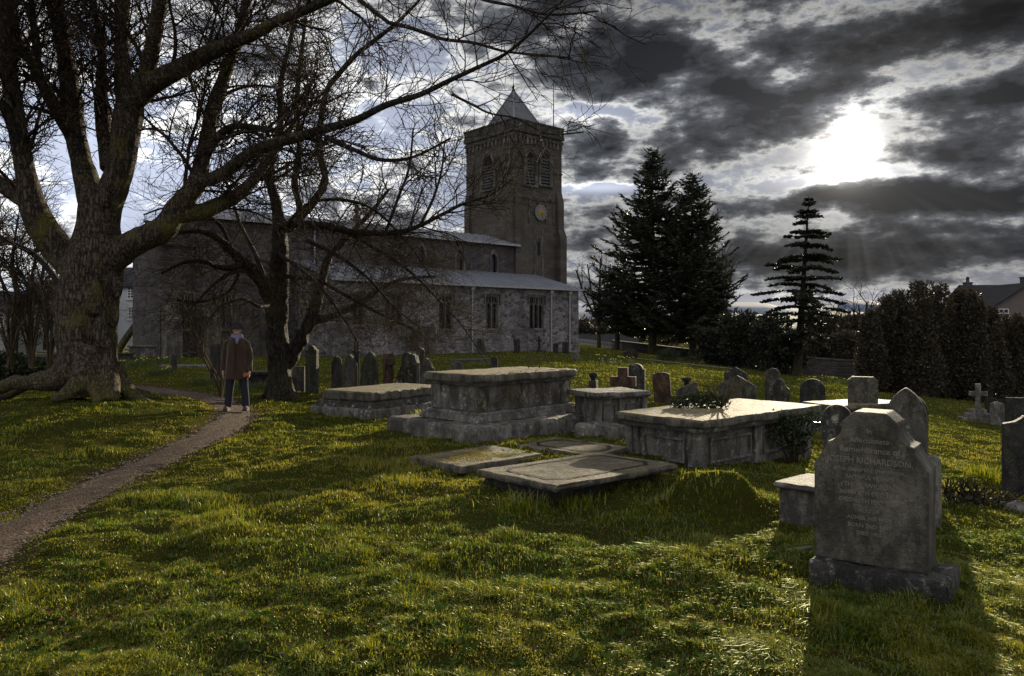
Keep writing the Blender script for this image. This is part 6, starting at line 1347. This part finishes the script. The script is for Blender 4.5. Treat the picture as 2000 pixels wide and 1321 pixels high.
# laurel mass at the far left
for i, (px, py, w, h, lb) in enumerate([(14, 700, 90, 66, 'glossy green laurel bush at the far left edge'), (78, 698, 70, 52, 'glossy green laurel bush left of the old tree trunk')]):
    Y = 21.; X = (px - 1000) / F * Y; p = (X, Y, float(gz0(X, Y))); s = Y / F; rs = np.random.default_rng(350 + i)
    lumps = [((0, 0, h * s * .45), (w * s * .5, w * s * .4, h * s * .55))] + [((rs.uniform(-.45, .45) * w * s, rs.uniform(-.3, .3) * w * s, h * s * rs.uniform(.3, .9)), (w * s * .2, w * s * .2, h * s * .2)) for q in range(7)]
    leaf_mass('laurel_bush', lb, 'bush', p, lumps, 4200, (.06, .15), 'bush', 352 + i, 'laurel bushes on the far left', shell=.3)
# ivy on the wide tomb
c3, a3, hx3, hy3, g3, z3 = T3info
def on_t3(x, y, z): ca, sa = math.cos(a3), math.sin(a3); return np.array([c3[0] + x * ca - y * sa, c3[1] + x * sa + y * ca, z])
rs = np.random.default_rng(401)
b0 = on_t3(-.05, .12, z3)
st = []
for q in range(26):
    a = rs.uniform(-.9, 1.1); h_ = rs.uniform(.18, .42); st.append([np.array([.12, 0, 0]), np.array([.12 + a * h_ * .4, rs.normal(0, .05), h_ * .5]), np.array([.12 + a * h_ * .95, rs.normal(0, .1), h_ * .95])])
lm = [((-.28, 0, .07), (.26, .16, .09)), ((-.1, 0, .10), (.22, .15, .11)), ((.05, .02, .06), (.2, .14, .08)), ((-.42, 0, .05), (.12, .12, .07))]
r = leaf_mass('ivy_shrub', 'ivy shrub with bare fanning stems growing on the bright tomb top', 'shrub', b0, lm, 1500, (.025, .06), 'ivy', 402, None, stems=[[np.zeros(3), np.array([.05, 0, .05])]], shell=.1)
V, Q = tube_arrays([np.array(s) for s in st], [np.array([.008, .006, .003])] * len(st), 4); link('bare_stems', np_mesh('bare_stems', V, Q, 4), M['twig_pale'], r)
b0 = on_t3(.50, -hy3 - .03, float(gz0(*on_t3(.5, -hy3, 0)[:2])))
st = [[np.array([rs.normal(0, .05), -.05, 0]), np.array([rs.normal(0, .12), -.08, .2]), np.array([rs.normal(0, .25), -.06, .42])] for q in range(22)]
lm = [((-.12, -.08, .42), (.22, .13, .15)), ((.1, -.08, .46), (.26, .13, .13)), ((0, -.06, .28), (.2, .12, .18)), ((.28, -.04, .56), (.16, .12, .08)), ((-.2, -.02, .55), (.12, .1, .08))]
r = leaf_mass('ivy_bush', 'ragged ivy hanging over the long side of the wide slab tomb', 'ivy', b0, lm, 1500, (.025, .06), 'ivy', 404, None, stems=[[np.zeros(3), np.array([0, -.05, .3])]], shell=.2)
V, Q = tube_arrays([np.array(s) for s in st], [np.array([.009, .006, .003])] * len(st), 4); link('bare_stems', np_mesh('bare_stems', V, Q, 4), M['twig'], r)
# cut dead hedge stumps at right
p = G(1885, 985); r = thing('cut_hedge', 'row of dead cut hedge stumps and twigs right of the inscribed headstone', 'hedge', p); st = []; wv = (2010 - 1842) / F * p[1]
for q in range(150):
    x = rs.uniform(-.3, .7) * wv; y = rs.normal(0, .10) + x * .25; h_ = rs.uniform(.08, .26) * (1 - .35 * (x > .25 * wv)); st.append(np.array([[x, y, -.02 + gz0(p[0] + x, p[1] + y) - p[2]], [x + rs.normal(0, .03), y + rs.normal(0, .03), h_ * .5 + gz0(p[0] + x, p[1] + y) - p[2]], [x + rs.normal(0, .07), y + rs.normal(0, .05), h_ + gz0(p[0] + x, p[1] + y) - p[2]]]))
V, Q = tube_arrays(st, [np.array([.012, .009, .005]) * rs.uniform(.5, 1.4) for _ in st], 5); link('stumps', np_mesh('stumps', V, Q, 4), M['bark2'], r)
C = np.array([[rs.uniform(-.3, .7) * wv, rs.normal(0, .14), .03] for _ in range(700)]); C[:, 1] += C[:, 0] * .25; C[:, 2] = gz(p[0] + C[:, 0], p[1] + C[:, 1]) - p[2] + rs.uniform(0, .08, 700)
leaf_quads('dead_leaves', C, rs.normal(size=(700, 3)), rs.uniform(.02, .06, 700), rs.uniform(.01, .03, 700), M['yew'], r, rs)

# daffodil clumps and rough tufts
def tuft(name, label, cat, pts, h, n, group, flowers=False, m='reed', spread=.12, seed=0):
    rs = np.random.default_rng(500 + seed); c = pts; X = c[0] + rs.normal(0, spread, n); Y = c[1] + rs.normal(0, spread * .8, n); Z = gz(X, Y) - .01
    az = np.arctan2(Y - c[1], X - c[0]) + rs.normal(0, .7, n); me = blade_mesh(name, X - c[0], Y - c[1], Z - c[2], h * rs.uniform(.6, 1.2, n), np.full(n, max(.010, c[1] * .0006)), az, rs.uniform(.15, .7, n), rs.random(n), M[m])
    r = thing(name, label, cat, c, 0, group); link('leaves', me, M[m], r)
    if flowers:
        f = MB()
        for i in range(7):
            x, y = rs.normal(0, spread, 2); z = float(gz(c[0] + x, c[1] + y)) - c[2] + h * rs.uniform(.85, 1.05); s = max(.02, c[1] * .0009); f.ell((x, y, z), (s, s, s * .8), 6, 4)
        f.build('blooms', M['daff'], r)['kind'] = 'stuff'
    return r
k = 0
for row, grp, lb in [([(395, 752), (412, 750), (440, 757), (470, 762), (500, 764), (520, 760)], 'daffodil clumps behind the walker', 'clump of green daffodil leaves in the row behind the walker'),
                     ([(262, 716), (290, 712), (318, 708), (300, 735), (325, 732)], 'daffodil clumps left of the walker', 'clump of green daffodil leaves on the grass left of the walker'),
                     ([(1590, 748), (1612, 744), (1634, 748), (1655, 752), (1690, 752), (1720, 755), (1748, 758), (1776, 762), (1800, 764)], 'daffodil clumps along the boundary wall', 'clump of daffodils in the row along the far boundary wall'),
                     ([(1180, 706), (1200, 712), (1215, 708)], 'daffodil clumps on the lawn', 'clump of daffodil leaves on the lawn behind the stone cross')]:
    for q in row:
        k += 1; p = G(*q); tuft('daffodil_clump', lb, 'daffodils', p, .26 if p[1] < 40 else .34, 130, grp, p[1] > 25, spread=.16 if p[1] < 30 else .35, seed=k)
for i, (px, py, lb, h) in enumerate([(1010, 1000, 'rough grass tuft under the front edge of the large raised slab', .14), (1120, 985, 'rough grass tuft in the dark hollow before the large raised slab', .13), (1290, 985, 'rough grass tuft between the raised slab and the hummock', .08), (1395, 975, 'long shaggy grass hanging down the front of the hummock', .07), (655, 800, 'small bright grass tuft at the corner of the low slab tomb', .14), (835, 818, 'bright grass tuft beside the left end of the tall chest tomb plinth', .18), (1930, 940, 'spiky grass tuft against the tall dark stone at the right edge', .22), (20, 770, 'dark leafy clump at the left edge on the mossy root', .26)]):
    p = G(px, py); tuft('grass_tuft', lb, 'grass tuft', p, h, 160, None, m='grass', spread=.13, seed=50 + i)

# ------------------------------------------------------------------ walls, houses, hills
def stone_wall(name, label, pts, h, th, m='rubble_dark', cope=True):
    r = thing(name, label, 'wall', pts[0]); f = MB(); g = MB(); p0 = np.array(pts[0])
    for a, b_ in zip(pts[:-1], pts[1:]):
        a = np.array(a) - p0; b_ = np.array(b_) - p0; d = unit((b_ - a)[:2]); n_ = np.array([-d[1], d[0]]) * th / 2
        def quad(mb, e, z0, z1):
            V = []
            for q in (a, b_):
                for s in (1, -1): V.append((q[0] + s * n_[0] * e, q[1] + s * n_[1] * e, q[2] + z0)); V.append((q[0] + s * n_[0] * e, q[1] + s * n_[1] * e, q[2] + z1))
            mb.add(V, [(0, 1, 3, 2), (4, 6, 7, 5), (0, 4, 5, 1), (2, 3, 7, 6), (1, 5, 7, 3), (0, 2, 6, 4)])
        quad(f, 1.0, -.3, h); quad(g, 1.25, h + .002, h + .1)
    f.build('masonry', M[m], r)
    if cope: g.build('coping', M['dressed'], r)
    return r
def gp(px, Y, dz=0): X = (px - 1000) / F * Y; return (X, Y, float(gz0(min(X, 60), Y)) + dz)
stone_wall('boundary_wall', 'long low boundary wall with coping behind the cedar and yews', [gp(1380, 66), gp(1500, 66), gp(1640, 64), gp(1780, 60)], 1.35, .45)
stone_wall('low_wall', 'low stone wall at the lawn edge below the conifers', [gp(1196, 93), gp(1270, 90), gp(1370, 86)], 1.0, .4)
stone_wall('garden_wall', 'dark garden wall behind the laurels on the far left', [gp(-80, 25.), gp(60, 25.), gp(112, 26.5)], .62, .3)
# path edging beyond the lawn
f = MB(); E = [G(1215, 698), G(1300, 707), G(1380, 716), G(1445, 722)]; n = len(E); V = []
for p in E: V += [(p[0] - .1, p[1] - .5, float(gz(p[0] - .1, p[1] - .5)) + .03), (p[0] + .1, p[1] + .5, float(gz(p[0] + .1, p[1] + .5)) + .03)]
f.add(V, [(2 * i, 2 * i + 2, 2 * i + 3, 2 * i + 1) for i in range(n - 1)]); structure(f.build('gravel_path', m_plain('gravel', (.25, .22, .19), .9, .3, 20, 0, .3)))
# fence
r = thing('paling_fence', 'light paling fence in front of the low slate-roofed house', 'fence', gp(1132, 95)); p0 = np.array(gp(1132, 95)); p1 = np.array(gp(1215, 92)) - p0
f = MB(); nn = 26
for i in range(nn): q = p1 * i / (nn - 1); f.box(q[0] - .05, q[0] + .05, q[1] - .02, q[1] + .02, q[2] - .1, q[2] + .85)
f.build('palings', M['pipe'], r); f = MB()
for zz in (.25, .65): f.tube([np.array([0, .04, zz]), p1 + np.array([0, .04, zz])], [.05, .05], 4)
f.build('rails', M['pipe'], r)
p = np.array(gp(1946, 23.5)); r = thing('wooden_gate', 'dark paling gate in the shade right of the pale cross', 'gate', p); f = MB(); wg = .46; hg = .72
for i in range(7): x = -wg / 2 + wg * (i + .5) / 7; f.box(x - .024, x + .024, -.012, .012, .02, hg + .03 * math.cos(i * .9))
f.build('palings', M['wood_dark'], r); f = MB(); f.box(-wg / 2, wg / 2, .013, .035, .12, .18); f.box(-wg / 2, wg / 2, .013, .035, .52, .58); f.build('rails', M['wood_dark'], r)
for q0 in (-wg / 2 - .1, wg / 2 + .02): f = MB(); f.box(q0, q0 + .08, -.05, .05, -.1, hg + .1); f.build('post', M['wood_dark'], r)
def house(name, label, px0, px1, Y, zeave, zridge, depth, wall, roof, rot=0, gable_front=False, windows=(), base=None, chimneys=(), zg=None):
    c = (px0 + px1) / 2; X = (c - 1000) / F * Y; zg = float(gz0(np.clip(X, -60, 60), Y)) if zg is None else zg; r = thing(name, label, 'house', (X, Y, zg), R(rot)); w = (px1 - px0) / F * Y / 2; ze = zeave - zg; zr_ = zridge - zg
    f = MB(); o = .25; g = MB()
    if gable_front:
        f.add([(-w, 0, -.5), (w, 0, -.5), (w, 0, ze), (0, 0, zr_), (-w, 0, ze), (-w, depth, -.5), (w, depth, -.5), (w, depth, ze), (0, depth, zr_), (-w, depth, ze)], [(0, 1, 2, 3, 4), (9, 8, 7, 6, 5), (0, 4, 9, 5), (1, 6, 7, 2)])
        k = (zr_ - ze) / w
        for s in (-1, 1): g.add([(0, -o, zr_ + .02), (0, depth + o, zr_ + .02), (s * (w + o), depth + o, ze - k * o + .02), (s * (w + o), -o, ze - k * o + .02), (0, -o, zr_ + .16), (0, depth + o, zr_ + .16), (s * (w + o), depth + o, ze - k * o + .16), (s * (w + o), -o, ze - k * o + .16)], [(0, 1, 2, 3), (4, 7, 6, 5), (0, 3, 7, 4), (1, 5, 6, 2), (2, 6, 7, 3)])
    else:
        f.add([(-w, 0, -.5), (w, 0, -.5), (w, 0, ze), (-w, 0, ze), (-w, depth, -.5), (w, depth, -.5), (w, depth, ze), (-w, depth, ze), (-w, depth / 2, zr_), (w, depth / 2, zr_)], [(0, 1, 2, 3), (7, 6, 5, 4), (0, 3, 8, 7, 4), (1, 5, 6, 9, 2)])
        k = (zr_ - ze) / (depth / 2)
        for y0, s in ((-o, 1), (depth + o, -1)): g.add([(-w - o, y0, ze - k * o + .02), (w + o, y0, ze - k * o + .02), (w + o, depth / 2, zr_ + .02), (-w - o, depth / 2, zr_ + .02), (-w - o, y0, ze - k * o + .16), (w + o, y0, ze - k * o + .16), (w + o, depth / 2, zr_ + .16), (-w - o, depth / 2, zr_ + .16)], [(0, 3, 2, 1), (4, 5, 6, 7), (0, 1, 5, 4), (1, 2, 6, 5), (3, 0, 4, 7)])
    f.build('wall', M[wall], r); ro = g.build('roof', M[roof], r)
    for (cx, cy, cw, z0, z1) in chimneys:
        f = MB(); f.box(cx - cw, cx + cw, cy - cw * .8, cy + cw * .8, z0 - zg, z1 - zg); f.box(cx - cw * 1.15, cx + cw * 1.15, cy - cw * .95, cy + cw * .95, z1 - zg + .002, z1 - zg + .1); ch = f.build('chimney', M['rubble_dark'], ro); f = MB(); f.lathe([(.17, 0), (.12, .12), (.14, .3), (.17, .34), (.10, .42), (.02, .5)], 10, (cx, cy, z1 - zg + .102)); f.build('chimney_pot', M['rubble_dark'], ch)
    for (x0, x1, z0, z1, nx, nz) in windows:
        f = MB(); t = .06; a, b_, c_, d_ = x0, x1, z0 - zg, z1 - zg
        for i in range(nx + 1): x = a + (b_ - a) * i / nx; f.box(x - t / 2, x + t / 2, -.06, -.003, c_, d_)
        for i in range(nz + 1): z = c_ + (d_ - c_) * i / nz; f.box(a + t / 2, b_ - t / 2, -.055, -.003, z - t / 2, z + t / 2)
        f.box(a - .1, b_ + .1, -.12, -.003, c_ - .16, c_ - .06); wn = f.build('window', M['white_paint'], r); f = MB(); f.box(a, b_, -.03, -.004, c_, d_); f.build('pane', M['glass'], wn)
    return r
Yw = 56.; s = Yw / F
def zz(py, Y): return EYE - (py - HY) / F * Y
house('white_house', 'white rendered house with small-paned sash windows seen between old tree and church', 190, 300, Yw, zz(560, Yw), zz(520, Yw), 7, 'white_wall', 'slate', 0, False, [((252 - 245) * s - 3.0 * 0, (266 - 245) * s, zz(622, Yw), zz(600, Yw), 3, 4), ((250 - 245) * s, (266 - 245) * s, zz(582, Yw), zz(562, Yw), 3, 4), ((250 - 245) * s, (264 - 245) * s, zz(660, Yw), zz(645, Yw), 3, 3)], zg=-.1)
Yw = 50.; s = Yw / F
house('cream_house', 'cream house behind bare twigs left of the old tree trunk', 30, 122, Yw, zz(585, Yw), zz(545, Yw), 7, 'cream_wall', 'slate', 0, False, [(-1.2, -.5, zz(612, Yw), zz(592, Yw), 2, 3), (.2, .9, zz(612, Yw), zz(592, Yw), 2, 3), (-1.2, -.5, zz(645, Yw), zz(628, Yw), 2, 3)], zg=-.1, chimneys=[(.9, 3.5, .35, zz(560, Yw), zz(528, Yw))])
house('cream_cottage', 'paler cottage at the far left edge behind bare twigs', -90, 25, Yw - 2, zz(605, Yw - 2), zz(570, Yw - 2), 6, 'cream_wall', 'slate', 0, False, [(.6, 1.3, zz(634, Yw), zz(614, Yw), 2, 3)], zg=-.1)
Yw = 120.; house('slate_roofed_house', 'low house with a wide grey slate roof behind the paling fence', 1125, 1250, Yw, zz(690, Yw), zz(655, Yw), 9, 'cream_wall', 'slate', 0, zg=-5.)
Yw = 62.; s = Yw / F
house('pink_house', 'pink-walled house with slate roof and finialled chimney behind the yews at the right edge', 1928, 2120, Yw, zz(606, Yw), zz(556, Yw), 7, 'pink_wall', 'slate', 0, False, [], zg=-2.4, chimneys=[(-(2024 - 1928) * s + .5, 3.5, .28, zz(580, Yw), zz(549, Yw)), (1.6, 3.5, .4, zz(580, Yw), zz(538, Yw))])
house('pink_gable_wing', 'pink gabled wing with a white-framed window at the right edge', 1928, 2090, Yw - 5, zz(608, Yw - 5), zz(556, Yw - 5), 4.6, 'pink_wall', 'slate', 0, True, [((1950 - 2009) * s * .92, (1969 - 2009) * s * .92, zz(620, Yw - 5), zz(604, Yw - 5), 2, 2)], zg=-2.4)
r = thing('roof_aerial', 'small television aerial above the house at the right edge', 'aerial', (0, 0, 0)); Ya = 64.; f = MB(); a = at(2010, 540, Ya); b_ = at(2010, 484, Ya); f.tube([a, b_], [.03, .03], 6); f.build('mast', M['iron'], r)
f = MB(); f.tube([at(1977, 491, Ya), at(2016, 491, Ya)], [.02, .02], 5)
for i in range(9): q = at(1980 + i * 4, 491, Ya); f.tube([q + [0, 0, -.2], q + [0, 0, .2]], [.014, .014], 4)
f.build('elements', M['iron'], r)
# far hills
def hills(name, Y, top, px0, px1, col, seed, z0=-30):
    n = 160; P = np.linspace(px0, px1, n); rs = np.random.default_rng(seed); V = []
    for i, px in enumerate(P):
        py = float(np.interp(px, [t[0] for t in top], [t[1] for t in top])) + 3.0 * (vnoise(np.array(px * .03), np.array(0.), seed) - .5) + 1.6 * (vnoise(np.array(px * .15), np.array(0.), seed + 1) - .5)
        p = at(px, py, Y); X0 = (px - 1000) / F * Y; 
        for f_, dz in ((0, 0), (.4, .45), (.75, .8), (1.0, 1.0), (1.25, .8)): V.append((X0 * (1 + .0 * f_), Y - 500 + f_ * 500, z0 + (p[2] - z0) * dz))
    Q = [(i * 5 + j, (i + 1) * 5 + j, (i + 1) * 5 + j + 1, i * 5 + j + 1) for i in range(n - 1) for j in range(4)]
    o = link(name, np_mesh(name, np.array(V), np.array(Q), 4), m_plain(name + '_ground', col, .95, .25, .006), None, True); return structure(o)
hills('hills', 2600, [(-400, 620), (900, 628), (1100, 606), (1400, 589), (1480, 591), (1560, 604), (1620, 598), (1660, 584), (1700, 588), (1800, 600), (2000, 610), (2400, 600)], -600, 2600, (.16, .2, .28), 601)  # bluish colour paints in the haze of distance
hills('wooded_hills', 900, [(-400, 632), (1000, 634), (1300, 628), (1450, 612), (1550, 616), (1640, 606), (1720, 612), (2000, 620), (2400, 615)], -600, 2600, (.06, .07, .07), 602)
# ------------------------------------------------------------------ the walker
def make_person():
    base = G(463, 802); r = thing('person', 'person in a dark brimmed hat and long brown coat standing on the path', 'person', base, R(6))
    H = EYE - (629 - HY) / F * base[1] - base[2]; s = H / 1.76         # hat included
    def T(p): return tuple(np.array(p) * s)
    b = MB()
    def limb(pts, rad, k=12): b.tube([T(p) for p in pts], np.array(rad) * s, k)
    # torso, neck, head
    for z, rx, ry in [(.92, .165, .115), (1.02, .155, .105), (1.15, .15, .105), (1.28, .155, .105), (1.34, .14, .085)]: b.ell(T((0, .0, z)), T((rx, ry, .12)), 16, 10)
    limb([(0, .01, 1.34), (0, 0, 1.44), (0, -.015, 1.52)], [.075, .058, .055])
    b.ell(T((0, -.015, 1.605)), T((.076, .094, .112)), 18, 12); b.ell(T((0, -.055, 1.545)), T((.052, .05, .045)), 12, 8)
    limb([(0, -.105, 1.625), (0, -.122, 1.597), (0, -.118, 1.585)], [.010, .016, .014], 8)
    b.ell(T((-.078, .0, 1.595)), T((.012, .022, .032)), 8, 6); b.ell(T((.078, .0, 1.595)), T((.012, .022, .032)), 8, 6)
    # arms hang with slightly bent elbows; hands half closed
    for sx in (-1, 1):
        limb([(sx * .12, 0, 1.35), (sx * .180, .0, 1.31), (sx * .235, .012, 1.08), (sx * .258, -.02, .86), (sx * .255, -.05, .80)], [.05, .044, .034, .030, .028])
        hb = np.array([sx * .255, -.055, .79]); b.ell(T(hb + [0, -.008, -.04]), T((.018, .036, .048)), 12, 8)
        for i, (oy, ln) in enumerate([(-.030, .066), (-.011, .075), (.008, .071), (.026, .056)]):
            p0 = hb + [0, oy - .005, -.078]; limb([p0, p0 + [-sx * .004, -.004, -ln * .45], p0 + [-sx * .018, -.008, -ln * .8], p0 + [-sx * .034, -.008, -ln * .92]], [.0095, .009, .008, .0065], 7)
        p0 = hb + [-sx * .004, -.034, -.030]; limb([p0, p0 + [-sx * .012, -.026, -.026], p0 + [-sx * .020, -.030, -.056]], [.012, .010, .008], 7)
        limb([(sx * .085, 0, .95), (sx * .115, -.01, .72), (sx * .138, .0, .48), (sx * .158, .012, .28), (sx * .172, .01, .09)], [.085, .072, .05, .046, .034])
        b.ell(T((sx * .18, -.05, .045)), T((.038, .11, .038)), 10, 8)
    me = remeshed(b, 'body', .0065 * s, 2); m, t, bs, tc = mat('skin', .35); t.put(bs.inputs['Base Color'], t.mix(t.noise(tc, 25), (.52, .28, .20), (.60, .35, .26))); bs.inputs['Roughness'].default_value = .55
    body = link('body', me, m, r, True)
    dk = m_plain('eye_dark', (.02, .015, .012), .3); lip = m_plain('lips', (.28, .09, .08), .5)
    for sx in (-1, 1): f = MB(); f.ell(T((sx * .031, -.097, 1.622)), T((.011, .007, .007)), 8, 6); f.build('eye', dk, r, True)
    f = MB(); f.tube([T((-.022, -.098, 1.556)), T((0, -.106, 1.558)), T((.022, -.098, 1.556))], np.array([.003, .0055, .003]) * s, 6); f.build('mouth', lip, r, True)
    # coat: straight-cut, sleeves ending above the knuckles
    c = MB(); ks = 28; rings = [(.64, .250, .170, 0), (.72, .243, .166, 0), (.86, .226, .158, 0), (1.02, .208, .150, 0), (1.18, .200, .145, 0), (1.30, .200, .138, 0), (1.38, .175, .12, 0), (1.425, .15, .105, 0), (1.46, .09, .085, 0)]
    V = []
    for z, rx, ry, _ in rings:
        for j in range(ks):
            a = 2 * math.pi * j / ks; wv = 1 + .035 * math.sin(5 * a + 1) * (1.4 - z) ; V.append(T((rx * wv * math.cos(a), ry * wv * math.sin(a), z + (.02 * math.sin(a * 2 + 1) if z < .7 else 0))))
    n = len(rings); c.add(V, [(i * ks + j, i * ks + (j + 1) % ks, (i + 1) * ks + (j + 1) % ks, (i + 1) * ks + j) for i in range(n - 1) for j in range(ks)] + [tuple(range(ks - 1, -1, -1)), tuple(range((n - 1) * ks, n * ks))])
    for sx in (-1, 1): c.tube([T((sx * .13, 0, 1.385)), T((sx * .195, 0, 1.345)), T((sx * .228, .01, 1.20)), T((sx * .250, .012, 1.05)), T((sx * .262, -.012, .90)), T((sx * .258, -.04, .79))], np.array([.06, .070, .064, .060, .056, .056]) * s, 16)
    me = remeshed(c, 'coat', .011 * s, 3); V = np.empty(len(me.vertices) * 3, np.float32); me.vertices.foreach_get('co', V); V = V.reshape(-1, 3); N_ = np.empty(len(V) * 3, np.float32); me.vertices.foreach_get('normal', N_); N_ = N_.reshape(-1, 3)
    V += N_ * ((vnoise(V[:, 0] * 12 + V[:, 2] * 3, V[:, 2] * 5 + V[:, 1] * 6, 71) - .5) * .034)[:, None]; me.vertices.foreach_set('co', V.ravel()); me.update()
    m, t, bs, tc = mat('brown_wool', .15); t.put(bs.inputs['Base Color'], t.mix(t.noise(tc, 9, 6, .6), (.030, .017, .010), (.066, .036, .020))); bs.inputs['Roughness'].default_value = .95; bs.inputs['Sheen Weight'].default_value = .5; t.put(bs.inputs['Normal'], t.bump(t.noise(tc, 160, 3), .6, .004))
    coat = link('coat', me, m, r, True)
    f = MB(); f.box(*[q * s for q in (-.006, .006)], -.178 * s, -.150 * s, .68 * s, 1.36 * s); f.build('coat_front_edge', m_plain('coat_seam', (.05, .022, .012), .9), coat)
    for z in (.86, .98, 1.10, 1.22): f = MB(); f.ell(T((.03, -.163, z)), T((.011, .006, .011)), 8, 5); f.build('button', M['iron'], coat)
    # trousers, shoes, hat, scarf
    f = MB()
    for sx in (-1, 1): f.tube([T((sx * .085, 0, .92)), T((sx * .115, -.008, .70)), T((sx * .138, -.006, .48)), T((sx * .158, .008, .28)), T((sx * .172, .006, .075))], np.array([.11, .098, .080, .074, .070]) * s, 14)
    f.ell(T((0, 0, .92)), T((.185, .13, .12)), 14, 8); me = remeshed(f, 'trousers', .010 * s, 2); link('trousers', me, m_plain('dark_trousers', (.022, .024, .034), .9, .3, 30), r, True)
    for sx in (-1, 1):
        f = MB(); y = -.05
        f.ell(T((sx * .188, y - .04, .05)), T((.052, .105, .05)), 14, 8); f.ell(T((sx * .178, y + .05, .065)), T((.048, .062, .065)), 12, 8)
        f.box((sx * .184 - .05) * s, (sx * .184 + .05) * s, (y - .13) * s, (y + .10) * s, 0, .03 * s); me = remeshed(f, 'shoe', .008 * s, 2); link('shoe', me, m_plain('brown_leather_shoes', (.07, .055, .043), .8, .3, 20), r, True)
    f = MB(); f.lathe([(.158 * s, -.040 * s), (.163 * s, -.034 * s), (.125 * s, -.004), (.108 * s, .010 * s), (.106 * s, .05 * s), (.096 * s, .088 * s), (.062 * s, .110 * s), (.01, .116 * s)], 26, T((0, -.005, 1.655)))
    V = f.v[0]; hc = np.array(T((0, -.005, 1.655))); d = V - hc; d[:, 1] *= 1.1; f.v[0] = hc + d; hat = f.build('hat', m_plain('dark_felt', (.022, .022, .026), .8, .3, 40), r, True)
    f = MB(); f.lathe([(.108 * s, .006 * s), (.109 * s, .03 * s), (.105 * s, .032 * s)], 24, T((0, -.005, 1.656))); f.build('hat_band', M['iron'], hat, True)
    f = MB(); 
    for z, rr, tk in ((1.465, .092, .034), (1.495, .086, .032)):
        a = np.linspace(0, 2 * math.pi, 25); f.tube([T((rr * math.cos(q), rr * 1.0 * math.sin(q) - .012, z + .010 * math.sin(q * 3 + z * 40) + .012 * math.sin(q))) for q in a], np.full(25, tk * s), 8)
    f.tube([T((.03, -.10, 1.46)), T((.035, -.135, 1.40)), T((.03, -.155, 1.32))], np.array([.03, .035, .02]) * s, 8)
    f.build('scarf', m_plain('lilac_scarf', (.20, .185, .28), .9, .35, 45), r, True)
    # rust-coloured glove or bag held low at the right hip of the picture
    f = MB(); f.ell(T((.205, -.175, .72)), T((.055, .02, .045)), 12, 8); f.tube([T((.16, -.17, .685)), T((.21, -.18, .69)), T((.262, -.17, .72))], np.array([.018, .024, .014]) * s, 8)
    me = remeshed(f, 'held_glove', .008 * s, 1); link('held_glove', me, m_plain('rust_cloth', (.30, .105, .035), .9, .35, 30), r, True)
make_person()
print('twigs', NT1, NT2)
